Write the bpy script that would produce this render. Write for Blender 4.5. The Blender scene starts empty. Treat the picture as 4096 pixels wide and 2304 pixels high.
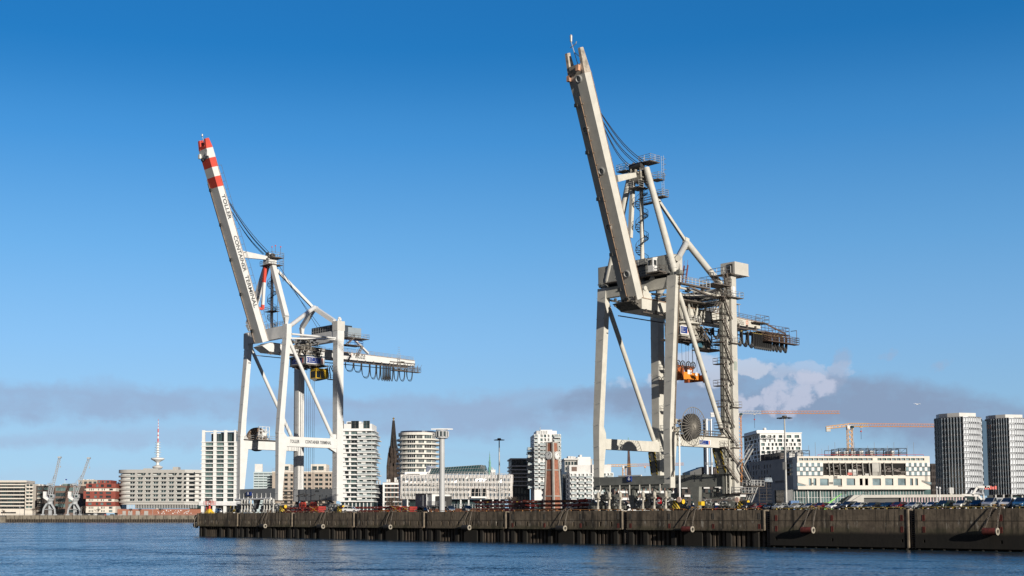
import bpy, math, random
from mathutils import Vector, Matrix
R = math.radians
C = bpy.context.scene.collection
sc = bpy.context.scene

# ------------------------------------------------------------------ camera, sky, sun, exposure
F = 5300.0; X0 = 1700.0; YH = 2074.5; CAMZ = 5.0; QH = 6.56     # focal length and vanishing lines in pixels of the 4096 px photo
PITCH = math.atan(F/65000.0); Y0 = YH - F*math.tan(PITCH)
cam = bpy.data.objects.new('camera', bpy.data.cameras.new('camera')); C.objects.link(cam)
cam.location = (0, 0, CAMZ); cam.rotation_euler = (R(90)+PITCH, 0, 0)
cam.data.sensor_width = 36; cam.data.lens = F/4096*36
cam.data.shift_x = (2048-X0)/4096; cam.data.shift_y = (Y0-1152)/4096
cam.data.clip_start = 1; cam.data.clip_end = 30000
sc.camera = cam
SUN_AZ = 152.0; SUN_EL = 12.5
sd = Vector((math.sin(R(SUN_AZ))*math.cos(R(SUN_EL)), math.cos(R(SUN_AZ))*math.cos(R(SUN_EL)), math.sin(R(SUN_EL))))
sun = bpy.data.objects.new('sun', bpy.data.lights.new('sun', 'SUN')); C.objects.link(sun)
sun.data.energy = 5.0; sun.data.angle = R(0.5); sun.data.color = (1.0, 0.93, 0.82)
sun.rotation_euler = sd.to_track_quat('Z', 'Y').to_euler(); sun.location = (200, -200, 100)
sc.view_settings.view_transform = 'Standard'; sc.view_settings.look = 'None'
sc.view_settings.exposure = 0; sc.view_settings.gamma = 1
sc.render.engine = 'CYCLES'
sc.cycles.max_bounces = 5; sc.cycles.glossy_bounces = 3; sc.cycles.diffuse_bounces = 2; sc.cycles.transmission_bounces = 3
sc.cycles.caustics_reflective = False; sc.cycles.caustics_refractive = False

W_ = bpy.data.worlds.new('World'); sc.world = W_; W_.use_nodes = True
nt = W_.node_tree; nt.nodes.clear()
def N(t, typ, **k):
    n = t.nodes.new(typ)
    for a, b in k.items():
        if a.startswith('i_'):
            key = a[2:]; key = int(key) if key.isdigit() else key
            n.inputs[key].default_value = b
        else: setattr(n, a, b)
    return n
def M(t, op, a, b=None, c=None, clamp=False):
    n = t.nodes.new('ShaderNodeMath'); n.operation = op; n.use_clamp = clamp
    for i, v in enumerate((a, b, c)):
        if v is None: continue
        if isinstance(v, (int, float)): n.inputs[i].default_value = v
        else: t.links.new(v, n.inputs[i])
    return n.outputs[0]
def smooth(t, v, lo, hi, a=0.0, b=1.0):
    n = t.nodes.new('ShaderNodeMapRange'); n.interpolation_type = 'SMOOTHSTEP'
    t.links.new(v, n.inputs[0]); n.inputs[1].default_value = lo; n.inputs[2].default_value = hi
    n.inputs[3].default_value = a; n.inputs[4].default_value = b
    return n.outputs[0]
def curve(t, v, lo, hi, pts, vmax):
    """piecewise curve v in lo..hi -> value (pts given as (v, value))"""
    m = t.nodes.new('ShaderNodeMapRange'); t.links.new(v, m.inputs[0]); m.inputs[1].default_value = lo; m.inputs[2].default_value = hi
    n = t.nodes.new('ShaderNodeFloatCurve'); c = n.mapping.curves[0]
    pp = [((p[0]-lo)/(hi-lo), p[1]/vmax) for p in pts]
    while len(c.points) < len(pp): c.points.new(0.5, 0.5)
    for q, p in zip(c.points, pp): q.location = p
    n.mapping.update(); t.links.new(m.outputs[0], n.inputs['Value'])
    return M(t, 'MULTIPLY', n.outputs[0], vmax)
def mix(t, fac, a, b):
    n = t.nodes.new('ShaderNodeMix'); n.data_type = 'RGBA'
    for i, v in ((0, fac), (6, a), (7, b)):
        if isinstance(v, (int, float)): n.inputs[i].default_value = v
        elif isinstance(v, tuple): n.inputs[i].default_value = (*v, 1) if len(v) == 3 else v
        else: t.links.new(v, n.inputs[i])
    return n.outputs[2]
sky = N(nt, 'ShaderNodeTexSky', sky_type='NISHITA', sun_disc=False, sun_elevation=R(SUN_EL), sun_rotation=R(SUN_AZ),
        altitude=0, air_density=1.0, dust_density=0.6, ozone_density=2.2)
tcw = N(nt, 'ShaderNodeTexCoord')
sep = N(nt, 'ShaderNodeSeparateXYZ'); nt.links.new(tcw.outputs['Generated'], sep.inputs[0])
SX, SY, SZ = sep.outputs
az = M(nt, 'ARCTAN2', SX, SY)                       # azimuth from the view axis, radians
hor = M(nt, 'SQRT', M(nt, 'ADD', M(nt, 'MULTIPLY', SX, SX), M(nt, 'MULTIPLY', SY, SY)))
el = M(nt, 'ARCTAN2', SZ, hor)
AZ = lambda px: math.atan((px-X0)/F)
EL = lambda px, py: math.atan((YH-py)/F*math.cos(AZ(px)))
ns1 = N(nt, 'ShaderNodeTexNoise', i_Scale=9.0, i_Detail=6.0, i_Roughness=0.6)
mp = N(nt, 'ShaderNodeMapping'); mp.inputs['Scale'].default_value = (1, 1, 3.2)
nt.links.new(tcw.outputs['Generated'], mp.inputs[0]); nt.links.new(mp.outputs[0], ns1.inputs[0])
n1 = M(nt, 'SUBTRACT', ns1.outputs[0], 0.5)
ns2 = N(nt, 'ShaderNodeTexNoise', i_Scale=34.0, i_Detail=7.0, i_Roughness=0.62)
nt.links.new(tcw.outputs['Generated'], ns2.inputs[0]); n2 = M(nt, 'SUBTRACT', ns2.outputs[0], 0.5)
ns4 = N(nt, 'ShaderNodeTexNoise', i_Scale=26.0, i_Detail=6.0, i_Roughness=0.6)
nt.links.new(tcw.outputs['Generated'], ns4.inputs[0]); sp4 = N(nt, 'ShaderNodeSeparateColor'); nt.links.new(ns4.outputs[1], sp4.inputs[0])
azb = M(nt, 'ADD', az, M(nt, 'MULTIPLY', M(nt, 'SUBTRACT', sp4.outputs[0], .5), .030)); elb = M(nt, 'ADD', el, M(nt, 'MULTIPLY', M(nt, 'SUBTRACT', sp4.outputs[1], .5), .024))
ns3 = N(nt, 'ShaderNodeTexNoise', i_Scale=80.0, i_Detail=7.0, i_Roughness=0.6)
nt.links.new(tcw.outputs['Generated'], ns3.inputs[0]); n3 = M(nt, 'SUBTRACT', ns3.outputs[0], 0.5)
elw = M(nt, 'ADD', el, M(nt, 'MULTIPLY', n1, 0.022))
elw2 = M(nt, 'ADD', elw, M(nt, 'ADD', M(nt, 'MULTIPLY', n2, 0.018), M(nt, 'MULTIPLY', n3, 0.008)))
dens = smooth(nt, M(nt, 'ADD', n1, M(nt, 'MULTIPLY', n2, .7)), -.25, .12, .6, 1.08)
def band(top, bot, soft_t, soft_b, e=None):
    """cloud bank: (px, py) outlines of its upper and lower edge"""
    e = e or elw2
    lo, hi = AZ(-600), AZ(4700)
    ct = curve(nt, az, lo, hi, [(AZ(x), EL(x, y)) for x, y in top], 0.3)
    cb = curve(nt, az, lo, hi, [(AZ(x), EL(x, y)) for x, y in bot], 0.3)
    a = smooth(nt, M(nt, 'SUBTRACT', ct, e), -soft_t, soft_t)
    b = smooth(nt, M(nt, 'SUBTRACT', e, cb), -soft_b, soft_b)
    return M(nt, 'MULTIPLY', a, b)
def blob(px, py, rx, ry, amp=1.0):
    dx = M(nt, 'DIVIDE', M(nt, 'SUBTRACT', azb, AZ(px)), rx/F); dy = M(nt, 'DIVIDE', M(nt, 'SUBTRACT', elb, EL(px, py)), ry/F)
    d = M(nt, 'ADD', M(nt, 'MULTIPLY', dx, dx), M(nt, 'MULTIPLY', dy, dy))
    return M(nt, 'MULTIPLY', M(nt, 'SUBTRACT', 1.0, d, clamp=True), amp)
def blobs(lst, lo=0.22, hi=0.55, k2=2.3, k3=2.2):
    s = None
    for b in lst:
        o = blob(*b); s = o if s is None else M(nt, 'MAXIMUM', s, o)
    g = smooth(nt, s, 0.0, 0.25)
    s = M(nt, 'ADD', s, M(nt, 'MULTIPLY', M(nt, 'ADD', M(nt, 'MULTIPLY', n2, k2), M(nt, 'MULTIPLY', n3, k3)), g))
    return smooth(nt, s, lo, hi)
front = smooth(nt, M(nt, 'ABSOLUTE', az), 0.75, 0.6)
#SKYTUNE
hs = N(nt, 'ShaderNodeHueSaturation', i_Saturation=1.0, i_Value=1.0); nt.links.new(sky.outputs[0], hs.inputs['Color'])
# clear winter sky: the blue deepens quickly with height and away from the sun
elg = curve(nt, el, 0.0, 1.3, [(0,0),(.06,.10),(.13,.24),(.20,.40),(.28,.58),(.38,.78),(.6,.92),(1.3,1.0)], 1.0)
rmp = N(nt, 'ShaderNodeValToRGB'); nt.links.new(elg, rmp.inputs[0]); cr = rmp.color_ramp
SKYK = 11.8
for i, (p_, c_) in enumerate([(0,(.40,.63,.81)),(.10,(.34,.59,.84)),(.24,(.245,.52,.87)),(.40,(.145,.42,.80)),(.58,(.055,.29,.68)),(.74,(.012,.19,.53)),(1.0,(.004,.09,.34))]):
    e_ = cr.elements[i] if i < 2 else cr.elements.new(p_)
    e_.position = p_; e_.color = (*c_, 1)
vm = N(nt, 'ShaderNodeVectorMath', operation='SCALE'); nt.links.new(rmp.outputs[0], vm.inputs[0])
nt.links.new(smooth(nt, az, -.35, .55, SKYK*1.08, SKYK*.88), vm.inputs['Scale'])
col = mix(nt, 0.94, hs.outputs[0], vm.outputs[0])
# to the sides and behind, the sky is dimmed and greyed to lower fill light
abz = M(nt, 'ABSOLUTE', az)
col = mix(nt, M(nt, 'MULTIPLY', smooth(nt, abz, .5, 1.1), smooth(nt, el, 1.2, .5)), col, (1.6,1.65,1.72))
col = mix(nt, smooth(nt, el, -.02, -.004, 1.0, 0.0), col, (.6,.65,.6))          # below the horizon: dark land
gcol = (4.6, 5.2, 7.2)
lay = [
 (band([(-600,1525),(0,1535),(500,1548),(1000,1572),(1400,1590),(1900,1578),(2300,1560),(2600,1600),(4700,1700)],
       [(-600,1690),(0,1690),(600,1682),(1000,1690),(1500,1740),(2000,1730),(2450,1690),(2600,1600),(4700,1700)], .006, .008), 0.75, (3.7, 5.0, 7.3)),
 (band([(-600,1745),(0,1742),(300,1720),(700,1716),(1100,1745),(1500,1790),(4700,1800)],
       [(-600,1785),(0,1790),(500,1798),(900,1775),(1300,1775),(1500,1790),(4700,1800)], .005, .005), 0.55, (4.2, 5.5, 7.8)),
 (band([(-600,1905),(0,1900),(500,1868),(900,1850),(1600,1900),(2700,1860),(3300,1800),(4700,1780)],
       [(-600,2000),(0,1990),(500,2000),(900,2000),(1600,1990),(2700,2000),(3300,2000),(4700,2000)], .006, .02), 0.34, (5.2, 6.4, 8.3)),
 (band([(-600,1640),(2150,1640),(2300,1570),(2600,1520),(2950,1480),(3350,1490),(3600,1520),(3850,1570),(4096,1630),(4700,1700)],
       [(-600,1640),(2150,1640),(2400,1660),(2700,1720),(3000,1700),(3400,1720),(3700,1780),(4096,1810),(4700,1840)], .006, .012), 0.95, (3.0, 4.1, 6.0)),
]
for msk, amt, c in lay:
    col = mix(nt, M(nt, 'MULTIPLY', M(nt, 'MULTIPLY', M(nt, 'MULTIPLY', msk, dens), amt), front), col, c)
pf = blobs([(2760,1455,150,75),(2880,1500,130,60),(3010,1470,130,45),(2660,1500,90,50,.8)], .25, .7)
col = mix(nt, M(nt, 'MULTIPLY', M(nt, 'MULTIPLY', pf, 0.75), front), col, (6.8, 7.4, 8.8))
pf = blobs([(3140,1475,90,40,.9),(3240,1480,100,48),(3350,1470,90,42,.8),(2480,1540,90,30,.6)], .25, .8)
col = mix(nt, M(nt, 'MULTIPLY', M(nt, 'MULTIPLY', pf, 0.5), front), col, (6.2, 7.0, 8.8))
pf = blobs([(3340,1500,55,70),(3370,1430,60,60),(3320,1560,60,50,.9),(3560,1420,70,35,.55),(3760,1450,90,35,.55)], .2, .9)
col = mix(nt, M(nt, 'MULTIPLY', M(nt, 'MULTIPLY', pf, 0.45), front), col, (4.2, 5.0, 6.8))
pf = blobs([(2985,1615,70,48),(3040,1600,45,35,.9),(3120,1590,70,75),(3150,1550,70,50),(3205,1570,65,60),(3230,1510,60,40),(3165,1640,45,60,.8),(3190,1605,50,45,.9),(3295,1555,70,45,.8),(3110,1640,40,55,.9)], .2, .85)
col = mix(nt, M(nt, 'MULTIPLY', M(nt, 'MULTIPLY', pf, 0.8), front), col, (6.4, 6.9, 8.6))
bg = N(nt, 'ShaderNodeBackground', i_Strength=0.085); nt.links.new(col, bg.inputs[0])
wo = N(nt, 'ShaderNodeOutputWorld'); nt.links.new(bg.outputs[0], wo.inputs[0])

# ------------------------------------------------------------------ frames: pixels of the photo -> points on real planes
CAM = Vector((0, 0, CAMZ))
def ray(px, py):
    a = (px-X0)/F; b = (Y0-py)/F
    return Vector((a, math.cos(PITCH)-b*math.sin(PITCH), math.sin(PITCH)+b*math.cos(PITCH)))
class Fr:
    def __init__(s, o, ang): s.o = Vector(o); s.ang = ang; s.m = Matrix.Rotation(ang, 3, 'Z')
    def W(s, p): return s.o + s.m @ Vector(p)
    def q(s, px, py, u=None, v=None, z=None):
        d = s.m.transposed() @ ray(px, py); o = s.m.transposed() @ (CAM - s.o)
        i, val = (0, u) if u is not None else (1, v) if v is not None else (2, z)
        return o + d*((val-o[i])/d[i])
D0 = QH*F/91.2
QA = math.atan((X0+2804)/F)                                    # the quay runs 40 degrees off the view axis
Q = Fr(((794-X0)/F*D0, D0, 0), -(math.pi/2-QA))                # x along the quay (to the right, nearer), y landward, z up; water at z = 0
def fr_at(px, dist, deg, z=QH):                                # a frame on the ground below a pixel column at a distance
    return Fr(((px-X0)/F*dist, dist, z), R(deg))

# ------------------------------------------------------------------ objects
class Thing:
    def __init__(s, name, fr, base=(0,0,0), label='', cat='', group=None, parent=None):
        o = bpy.data.objects.new(name, None); C.objects.link(o); o.empty_display_size = 1
        o.location = fr.W(base); o.rotation_euler = (0, 0, fr.ang)
        o['label'] = label; o['category'] = cat
        if group: o['group'] = group
        s.o = o; s.base = Vector(base); s.fr = fr; s.n = {}
def prop(o, label=None, cat=None, group=None, kind=None):
    if label: o['label'] = label
    if cat: o['category'] = cat
    if group: o['group'] = group
    if kind: o['kind'] = kind
    return o
class MB:
    def __init__(s): s.v = []; s.f = []; s.m = []
    def add(s, vs, fs, m=0):
        k = len(s.v); s.v += [tuple(v) for v in vs]
        for f in fs: s.f.append(tuple(i+k for i in f)); s.m.append(m)
        return s
    def hexa(s, p, m=0):                                      # 8 points: bottom ring 0-3, top ring 4-7
        return s.add(p, [(3,2,1,0),(4,5,6,7),(0,1,5,4),(1,2,6,5),(2,3,7,6),(3,0,4,7)], m)
    def box(s, x0, x1, y0, y1, z0, z1, m=0):
        if x0 > x1: x0, x1 = x1, x0
        if y0 > y1: y0, y1 = y1, y0
        if z0 > z1: z0, z1 = z1, z0
        return s.hexa([(x0,y0,z0),(x1,y0,z0),(x1,y1,z0),(x0,y1,z0),(x0,y0,z1),(x1,y0,z1),(x1,y1,z1),(x0,y1,z1)], m)
    def loft(s, secs, m=0):                                   # secs: (z, u0, u1, v0, v1)
        k = len(s.v)
        for z, a, b, c, d in secs: s.v += [(a,c,z),(b,c,z),(b,d,z),(a,d,z)]
        s.f.append((k+3,k+2,k+1,k)); s.m.append(m)
        for i in range(len(secs)-1):
            j = k+4*i
            for e in range(4):
                s.f.append((j+e, j+(e+1)%4, j+4+(e+1)%4, j+4+e)); s.m.append(m)
        j = k+4*(len(secs)-1); s.f.append((j,j+1,j+2,j+3)); s.m.append(m)
        return s
    def beam(s, p, q, w, h, up=(0,0,1), w2=None, h2=None, m=0):
        p = Vector(p); q = Vector(q); d = (q-p).normalized(); up = Vector(up)
        if abs(d.dot(up)) > .98: up = Vector((1,0,0))
        x = d.cross(up).normalized(); y = x.cross(d)
        w2 = w if w2 is None else w2; h2 = h if h2 is None else h2
        P = [p+x*a*w/2+y*b*h/2 for a, b in ((-1,-1),(1,-1),(1,1),(-1,1))] + [q+x*a*w2/2+y*b*h2/2 for a, b in ((-1,-1),(1,-1),(1,1),(-1,1))]
        return s.hexa(P, m)
    def tube(s, p, q, r, r2=None, n=10, m=0, caps=True):
        p = Vector(p); q = Vector(q); d = (q-p).normalized(); up = Vector((0,0,1))
        if abs(d.dot(up)) > .98: up = Vector((1,0,0))
        x = d.cross(up).normalized(); y = x.cross(d); r2 = r if r2 is None else r2
        k = len(s.v)
        for c, rr in ((p, r), (q, r2)):
            for i in range(n):
                a = 2*math.pi*i/n; s.v.append(tuple(c + x*math.cos(a)*rr + y*math.sin(a)*rr))
        for i in range(n):
            j = (i+1) % n; s.f.append((k+i, k+j, k+n+j, k+n+i)); s.m.append(m)
        if caps:
            s.f.append(tuple(k+i for i in reversed(range(n)))); s.m.append(m)
            s.f.append(tuple(k+n+i for i in range(n))); s.m.append(m)
        return s
    def path(s, pts, r, n=5, m=0):
        for a, b in zip(pts, pts[1:]): s.tube(a, b, r, n=n, m=m, caps=False)
        return s
    def lathe(s, c, prof, n=24, m=0, axis=(0,0,1), cap=True):  # prof: (radius, height)
        c = Vector(c); ax = Vector(axis).normalized(); t = Vector((1,0,0)) if abs(ax.x) < .9 else Vector((0,1,0))
        x = ax.cross(t).normalized(); y = ax.cross(x); k = len(s.v)
        for r, h in prof:
            for i in range(n):
                a = 2*math.pi*i/n; s.v.append(tuple(c + ax*h + x*math.cos(a)*r + y*math.sin(a)*r))
        for j in range(len(prof)-1):
            for i in range(n):
                e = (i+1) % n; s.f.append((k+j*n+i, k+j*n+e, k+(j+1)*n+e, k+(j+1)*n+i)); s.m.append(m)
        if cap:
            s.f.append(tuple(k+i for i in reversed(range(n)))); s.m.append(m)
            j = len(prof)-1; s.f.append(tuple(k+j*n+i for i in range(n))); s.m.append(m)
        return s
    def prism(s, pts, d, m=0):                                # polygon (3-D points) swept by the vector d
        n = len(pts); d = Vector(d); P = [Vector(p) for p in pts]; P += [p+d for p in P]
        return s.add(P, [tuple(range(n))[::-1], tuple(range(n, 2*n))] + [(i, (i+1)%n, n+(i+1)%n, n+i) for i in range(n)], m)
    def rail(s, pts, h=1.1, r=.045, step=2.0, rows=2, m=0):
        for a, b in zip(pts, pts[1:]):
            a = Vector(a); b = Vector(b); L = (b-a).length; n = max(1, round(L/step))
            for i in range(n+1):
                p = a.lerp(b, i/n); s.tube(p, p+Vector((0,0,h)), r, n=4, m=m, caps=False)
            for j in range(rows):
                z = Vector((0,0,h*(j+1)/rows)); s.tube(a+z, b+z, r, n=4, m=m, caps=False)
        return s
    def stair(s, p, q, w=.9, side=(1,0,0), m=0, hr=True):
        p = Vector(p); q = Vector(q); sd_ = Vector(side).normalized()*w/2
        for k in (-1, 1):
            s.beam(p+sd_*k, q+sd_*k, .08, .28, m=m)
            if hr: s.tube(p+sd_*k+Vector((0,0,1)), q+sd_*k+Vector((0,0,1)), .045, n=4, m=m)
        n = max(2, int((q-p).length/.75))
        for i in range(1, n):
            c = p.lerp(q, i/n); s.beam(c-sd_, c+sd_, .32, .07, m=m)
        return s
    def holed(s, P, x0, x1, z0, z1, holes, dep, m=0, mh=1, back=True):
        """a wall sheet with real openings: reveals dep deep, closed by a back face of material mh"""
        xs = sorted({x0, x1, *[h[0] for h in holes], *[h[1] for h in holes]}); zs = sorted({z0, z1, *[h[2] for h in holes], *[h[3] for h in holes]})
        xs = [x for x in xs if x0-1e-6 <= x <= x1+1e-6]; zs = [z for z in zs if z0-1e-6 <= z <= z1+1e-6]
        for za, zb in zip(zs, zs[1:]):
            if zb-za < 1e-5: continue
            zm = (za+zb)/2; hs_ = [h for h in holes if h[2] < zm < h[3]]; run = None
            for xa, xb in zip(xs, xs[1:]):
                xm = (xa+xb)/2; hole = any(h[0] < xm < h[1] for h in hs_)
                if not hole:
                    run = (run[0], xb) if run else (xa, xb)
                if hole or xb == xs[-1]:
                    if run: s.add([P(run[0],0,za), P(run[1],0,za), P(run[1],0,zb), P(run[0],0,zb)], [(0,1,2,3)], m)
                    run = None
        for a, b, c, d in holes:
            p = [P(a,0,c), P(b,0,c), P(b,0,d), P(a,0,d), P(a,dep,c), P(b,dep,c), P(b,dep,d), P(a,dep,d)]
            s.add(p, [(1,0,4,5),(2,1,5,6),(3,2,6,7),(0,3,7,4)], m)
            if back: s.add(p, [(4,5,6,7)][:1], mh)
        return s
    def build(s, name, mat, parent, smooth=False, label=None, kind=None):
        me = bpy.data.meshes.new(name)
        th = parent if isinstance(parent, Thing) else None
        base = th.base if th else (Vector(parent['_b']) if parent is not None and '_b' in parent else Vector((0,0,0)))
        me.from_pydata([(v[0]-base[0], v[1]-base[1], v[2]-base[2]) for v in s.v], [], s.f)
        for m in (mat if isinstance(mat, (list, tuple)) else [mat]): me.materials.append(m)
        if any(s.m): me.polygons.foreach_set('material_index', s.m)
        if smooth: me.polygons.foreach_set('use_smooth', [True]*len(s.f))
        me.update()
        o = bpy.data.objects.new(name, me); C.objects.link(o)
        if th: o.parent = th.o; o['_b'] = list(base)
        elif parent is not None:
            o.parent = parent
            if '_b' in parent: o['_b'] = list(base)
        if label: o['label'] = label
        if kind: o['kind'] = kind
        if smooth:
            try:
                me.set_sharp_from_angle(angle=R(40))
            except Exception: pass
        return o
def shade(o): return o
def dup(root, loc, rotz=None, label=None, group=None, scale=None):
    r = root.copy(); C.objects.link(r); r.location = loc
    if rotz is not None: r.rotation_euler = (0, 0, rotz)
    if scale: r.scale = scale
    if label: r['label'] = label
    if group: r['group'] = group
    for ch in list(root.children):
        c = ch.copy(); C.objects.link(c); c.parent = r
        for g in list(ch.children):
            d = g.copy(); C.objects.link(d); d.parent = c
    return r
_fonts = {}
def text(s, p0, ex, up, length, height, mat, parent, name='lettering', ext=.02, label=None):
    """flat lettering: p0 = left end of the baseline, ex / up = reading and letter-up directions in the thing's frame"""
    cu = bpy.data.curves.new('t', 'FONT'); cu.body = s; cu.extrude = ext; cu.resolution_u = 3; cu.offset = .022
    o = bpy.data.objects.new('t', cu); C.objects.link(o); bpy.context.view_layer.update()
    dg = bpy.context.evaluated_depsgraph_get(); me = bpy.data.meshes.new_from_object(o.evaluated_get(dg))
    xs = [v.co.x for v in me.vertices]; ys = [v.co.y for v in me.vertices]
    x0, x1, y0, y1 = min(xs), max(xs), min(ys), max(ys)
    ex = Vector(ex).normalized(); up = Vector(up).normalized(); nn = ex.cross(up); p0 = Vector(p0)
    if length is None: length = (x1-x0)*height/(y1-y0)
    for v in me.vertices:
        c = v.co; v.co = p0 + ex*((c.x-x0)/(x1-x0)*length) + up*((c.y-y0)/(y1-y0)*height) + nn*c.z
    bpy.data.objects.remove(o); bpy.data.curves.remove(cu)
    b = MB(); b.v = [tuple(v.co) for v in me.vertices]; b.f = [tuple(p.vertices) for p in me.polygons]; b.m = [0]*len(b.f)
    bpy.data.meshes.remove(me)
    return b.build(name, mat, parent, label=label)

# ------------------------------------------------------------------ materials
MATS = {}
def mat(name, color, rough=.6, metal=0.0, var=.12, vs=.6, streak=0.0, streak_col=(.16,.075,.03), bump=0.0, spec=.5, scale_z=1.0, corr=0.0, corr_dir='X', emis=None, fine=0.0):
    if name in MATS: return MATS[name]
    m = bpy.data.materials.new(name); m.use_nodes = True; t = m.node_tree; b = t.nodes['Principled BSDF']
    b.inputs['Roughness'].default_value = rough; b.inputs['Metallic'].default_value = metal
    b.inputs['Specular IOR Level'].default_value = spec
    tc = t.nodes.new('ShaderNodeTexCoord'); mp_ = t.nodes.new('ShaderNodeMapping'); mp_.inputs['Scale'].default_value = (1, 1, scale_z)
    t.links.new(tc.outputs['Object'], mp_.inputs[0])
    no = N(t, 'ShaderNodeTexNoise', i_Scale=vs, i_Detail=5.0, i_Roughness=.6); t.links.new(mp_.outputs[0], no.inputs[0])
    c0 = tuple(max(0, c*(1-var)) for c in color); c1 = tuple(min(1, c*(1+var)) for c in color)
    out = mix(t, smooth(t, no.outputs[0], .3, .7), c0, c1)
    if fine:
        nf = N(t, 'ShaderNodeTexNoise', i_Scale=vs*9, i_Detail=3.0); t.links.new(mp_.outputs[0], nf.inputs[0])
        out = mix(t, M(t, 'MULTIPLY', smooth(t, nf.outputs[0], .45, .7), fine), out, tuple(c*.45 for c in color))
    if streak:
        m2 = t.nodes.new('ShaderNodeMapping'); m2.inputs['Scale'].default_value = (2.2, 2.2, .12); t.links.new(tc.outputs['Object'], m2.inputs[0])
        n_ = N(t, 'ShaderNodeTexNoise', i_Scale=1.0, i_Detail=6.0, i_Roughness=.7); t.links.new(m2.outputs[0], n_.inputs[0])
        n4 = N(t, 'ShaderNodeTexNoise', i_Scale=.25, i_Detail=2.0); t.links.new(tc.outputs['Object'], n4.inputs[0])
        f = M(t, 'MULTIPLY', smooth(t, n_.outputs[0], .58, .78), smooth(t, n4.outputs[0], .42, .62))
        out = mix(t, M(t, 'MULTIPLY', f, streak), out, streak_col)
    t.links.new(out, b.inputs['Base Color'])
    hgt = None
    if corr:
        w = t.nodes.new('ShaderNodeTexWave'); w.wave_type = 'BANDS'; w.bands_direction = corr_dir; w.inputs['Scale'].default_value = corr
        t.links.new(tc.outputs['Object'], w.inputs[0]); hgt = w.outputs[0]
        bp = N(t, 'ShaderNodeBump', i_Strength=.8, i_Distance=.12); t.links.new(hgt, bp.inputs['Height']); t.links.new(bp.outputs[0], b.inputs['Normal'])
    elif bump:
        bp = N(t, 'ShaderNodeBump', i_Strength=.6, i_Distance=bump); t.links.new(no.outputs[0], bp.inputs['Height']); t.links.new(bp.outputs[0], b.inputs['Normal'])
    if emis:
        b.inputs['Emission Color'].default_value = (*emis[:3], 1); b.inputs['Emission Strength'].default_value = emis[3]
    MATS[name] = m
    return m
def glassmat(name, color, rough=.04, metal=.0, ior=1.9, var=.35, vs=.25):
    m = mat(name, color, rough=rough, metal=metal, var=var, vs=vs); m.node_tree.nodes['Principled BSDF'].inputs['IOR'].default_value = ior
    return m
WHITE1 = mat('white_paint', (.68,.68,.67), .5, var=.05, streak=.18, streak_col=(.36,.30,.24))
CREAM = mat('cream_paint', (.61,.59,.53), .55, var=.08, streak=.5, streak_col=(.30,.19,.11), fine=.1)
GREYST = mat('grey_steel', (.26,.28,.29), .55, var=.1, streak=.4, streak_col=(.18,.11,.07))
GREYC2 = mat('grey_green_steel', (.22,.225,.205), .55, var=.12, streak=.55, streak_col=(.17,.09,.045), fine=.15)
DARK = mat('dark_steel', (.045,.045,.045), .6, var=.3)
RAILG = mat('galvanised', (.42,.42,.41), .5, metal=.3, var=.15)
RAILD = mat('weathered_rail', (.13,.11,.095), .7, var=.3)
BLACK = mat('black_rubber', (.014,.014,.015), .7, var=.3)
REDP = mat('red_paint', (.62,.075,.05), .5, var=.08)
YEL = mat('yellow_paint', (.75,.48,.03), .5, var=.1)
ORNG = mat('orange_paint', (.80,.26,.03), .5, var=.15, streak=.5)
BLUEH = mat('blue_cladding', (.10,.16,.22), .5, var=.1, corr=.9)
BLUESIGN = mat('blue_sign', (.012,.04,.22), .4, var=.05)
WHT = mat('white_sign', (.82,.82,.82), .4, var=.03)
INK = mat('ink_grey', (.06,.065,.07), .6, var=.1)
RUST = mat('rusty_steel', (.22,.10,.05), .8, var=.35, vs=3)
GLASS = glassmat('window_glass', (.035,.06,.065))
GLASSL = glassmat('window_glass_pale', (.13,.2,.2), ior=1.7)
GLASSD = glassmat('window_glass_dark', (.012,.018,.022))
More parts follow.
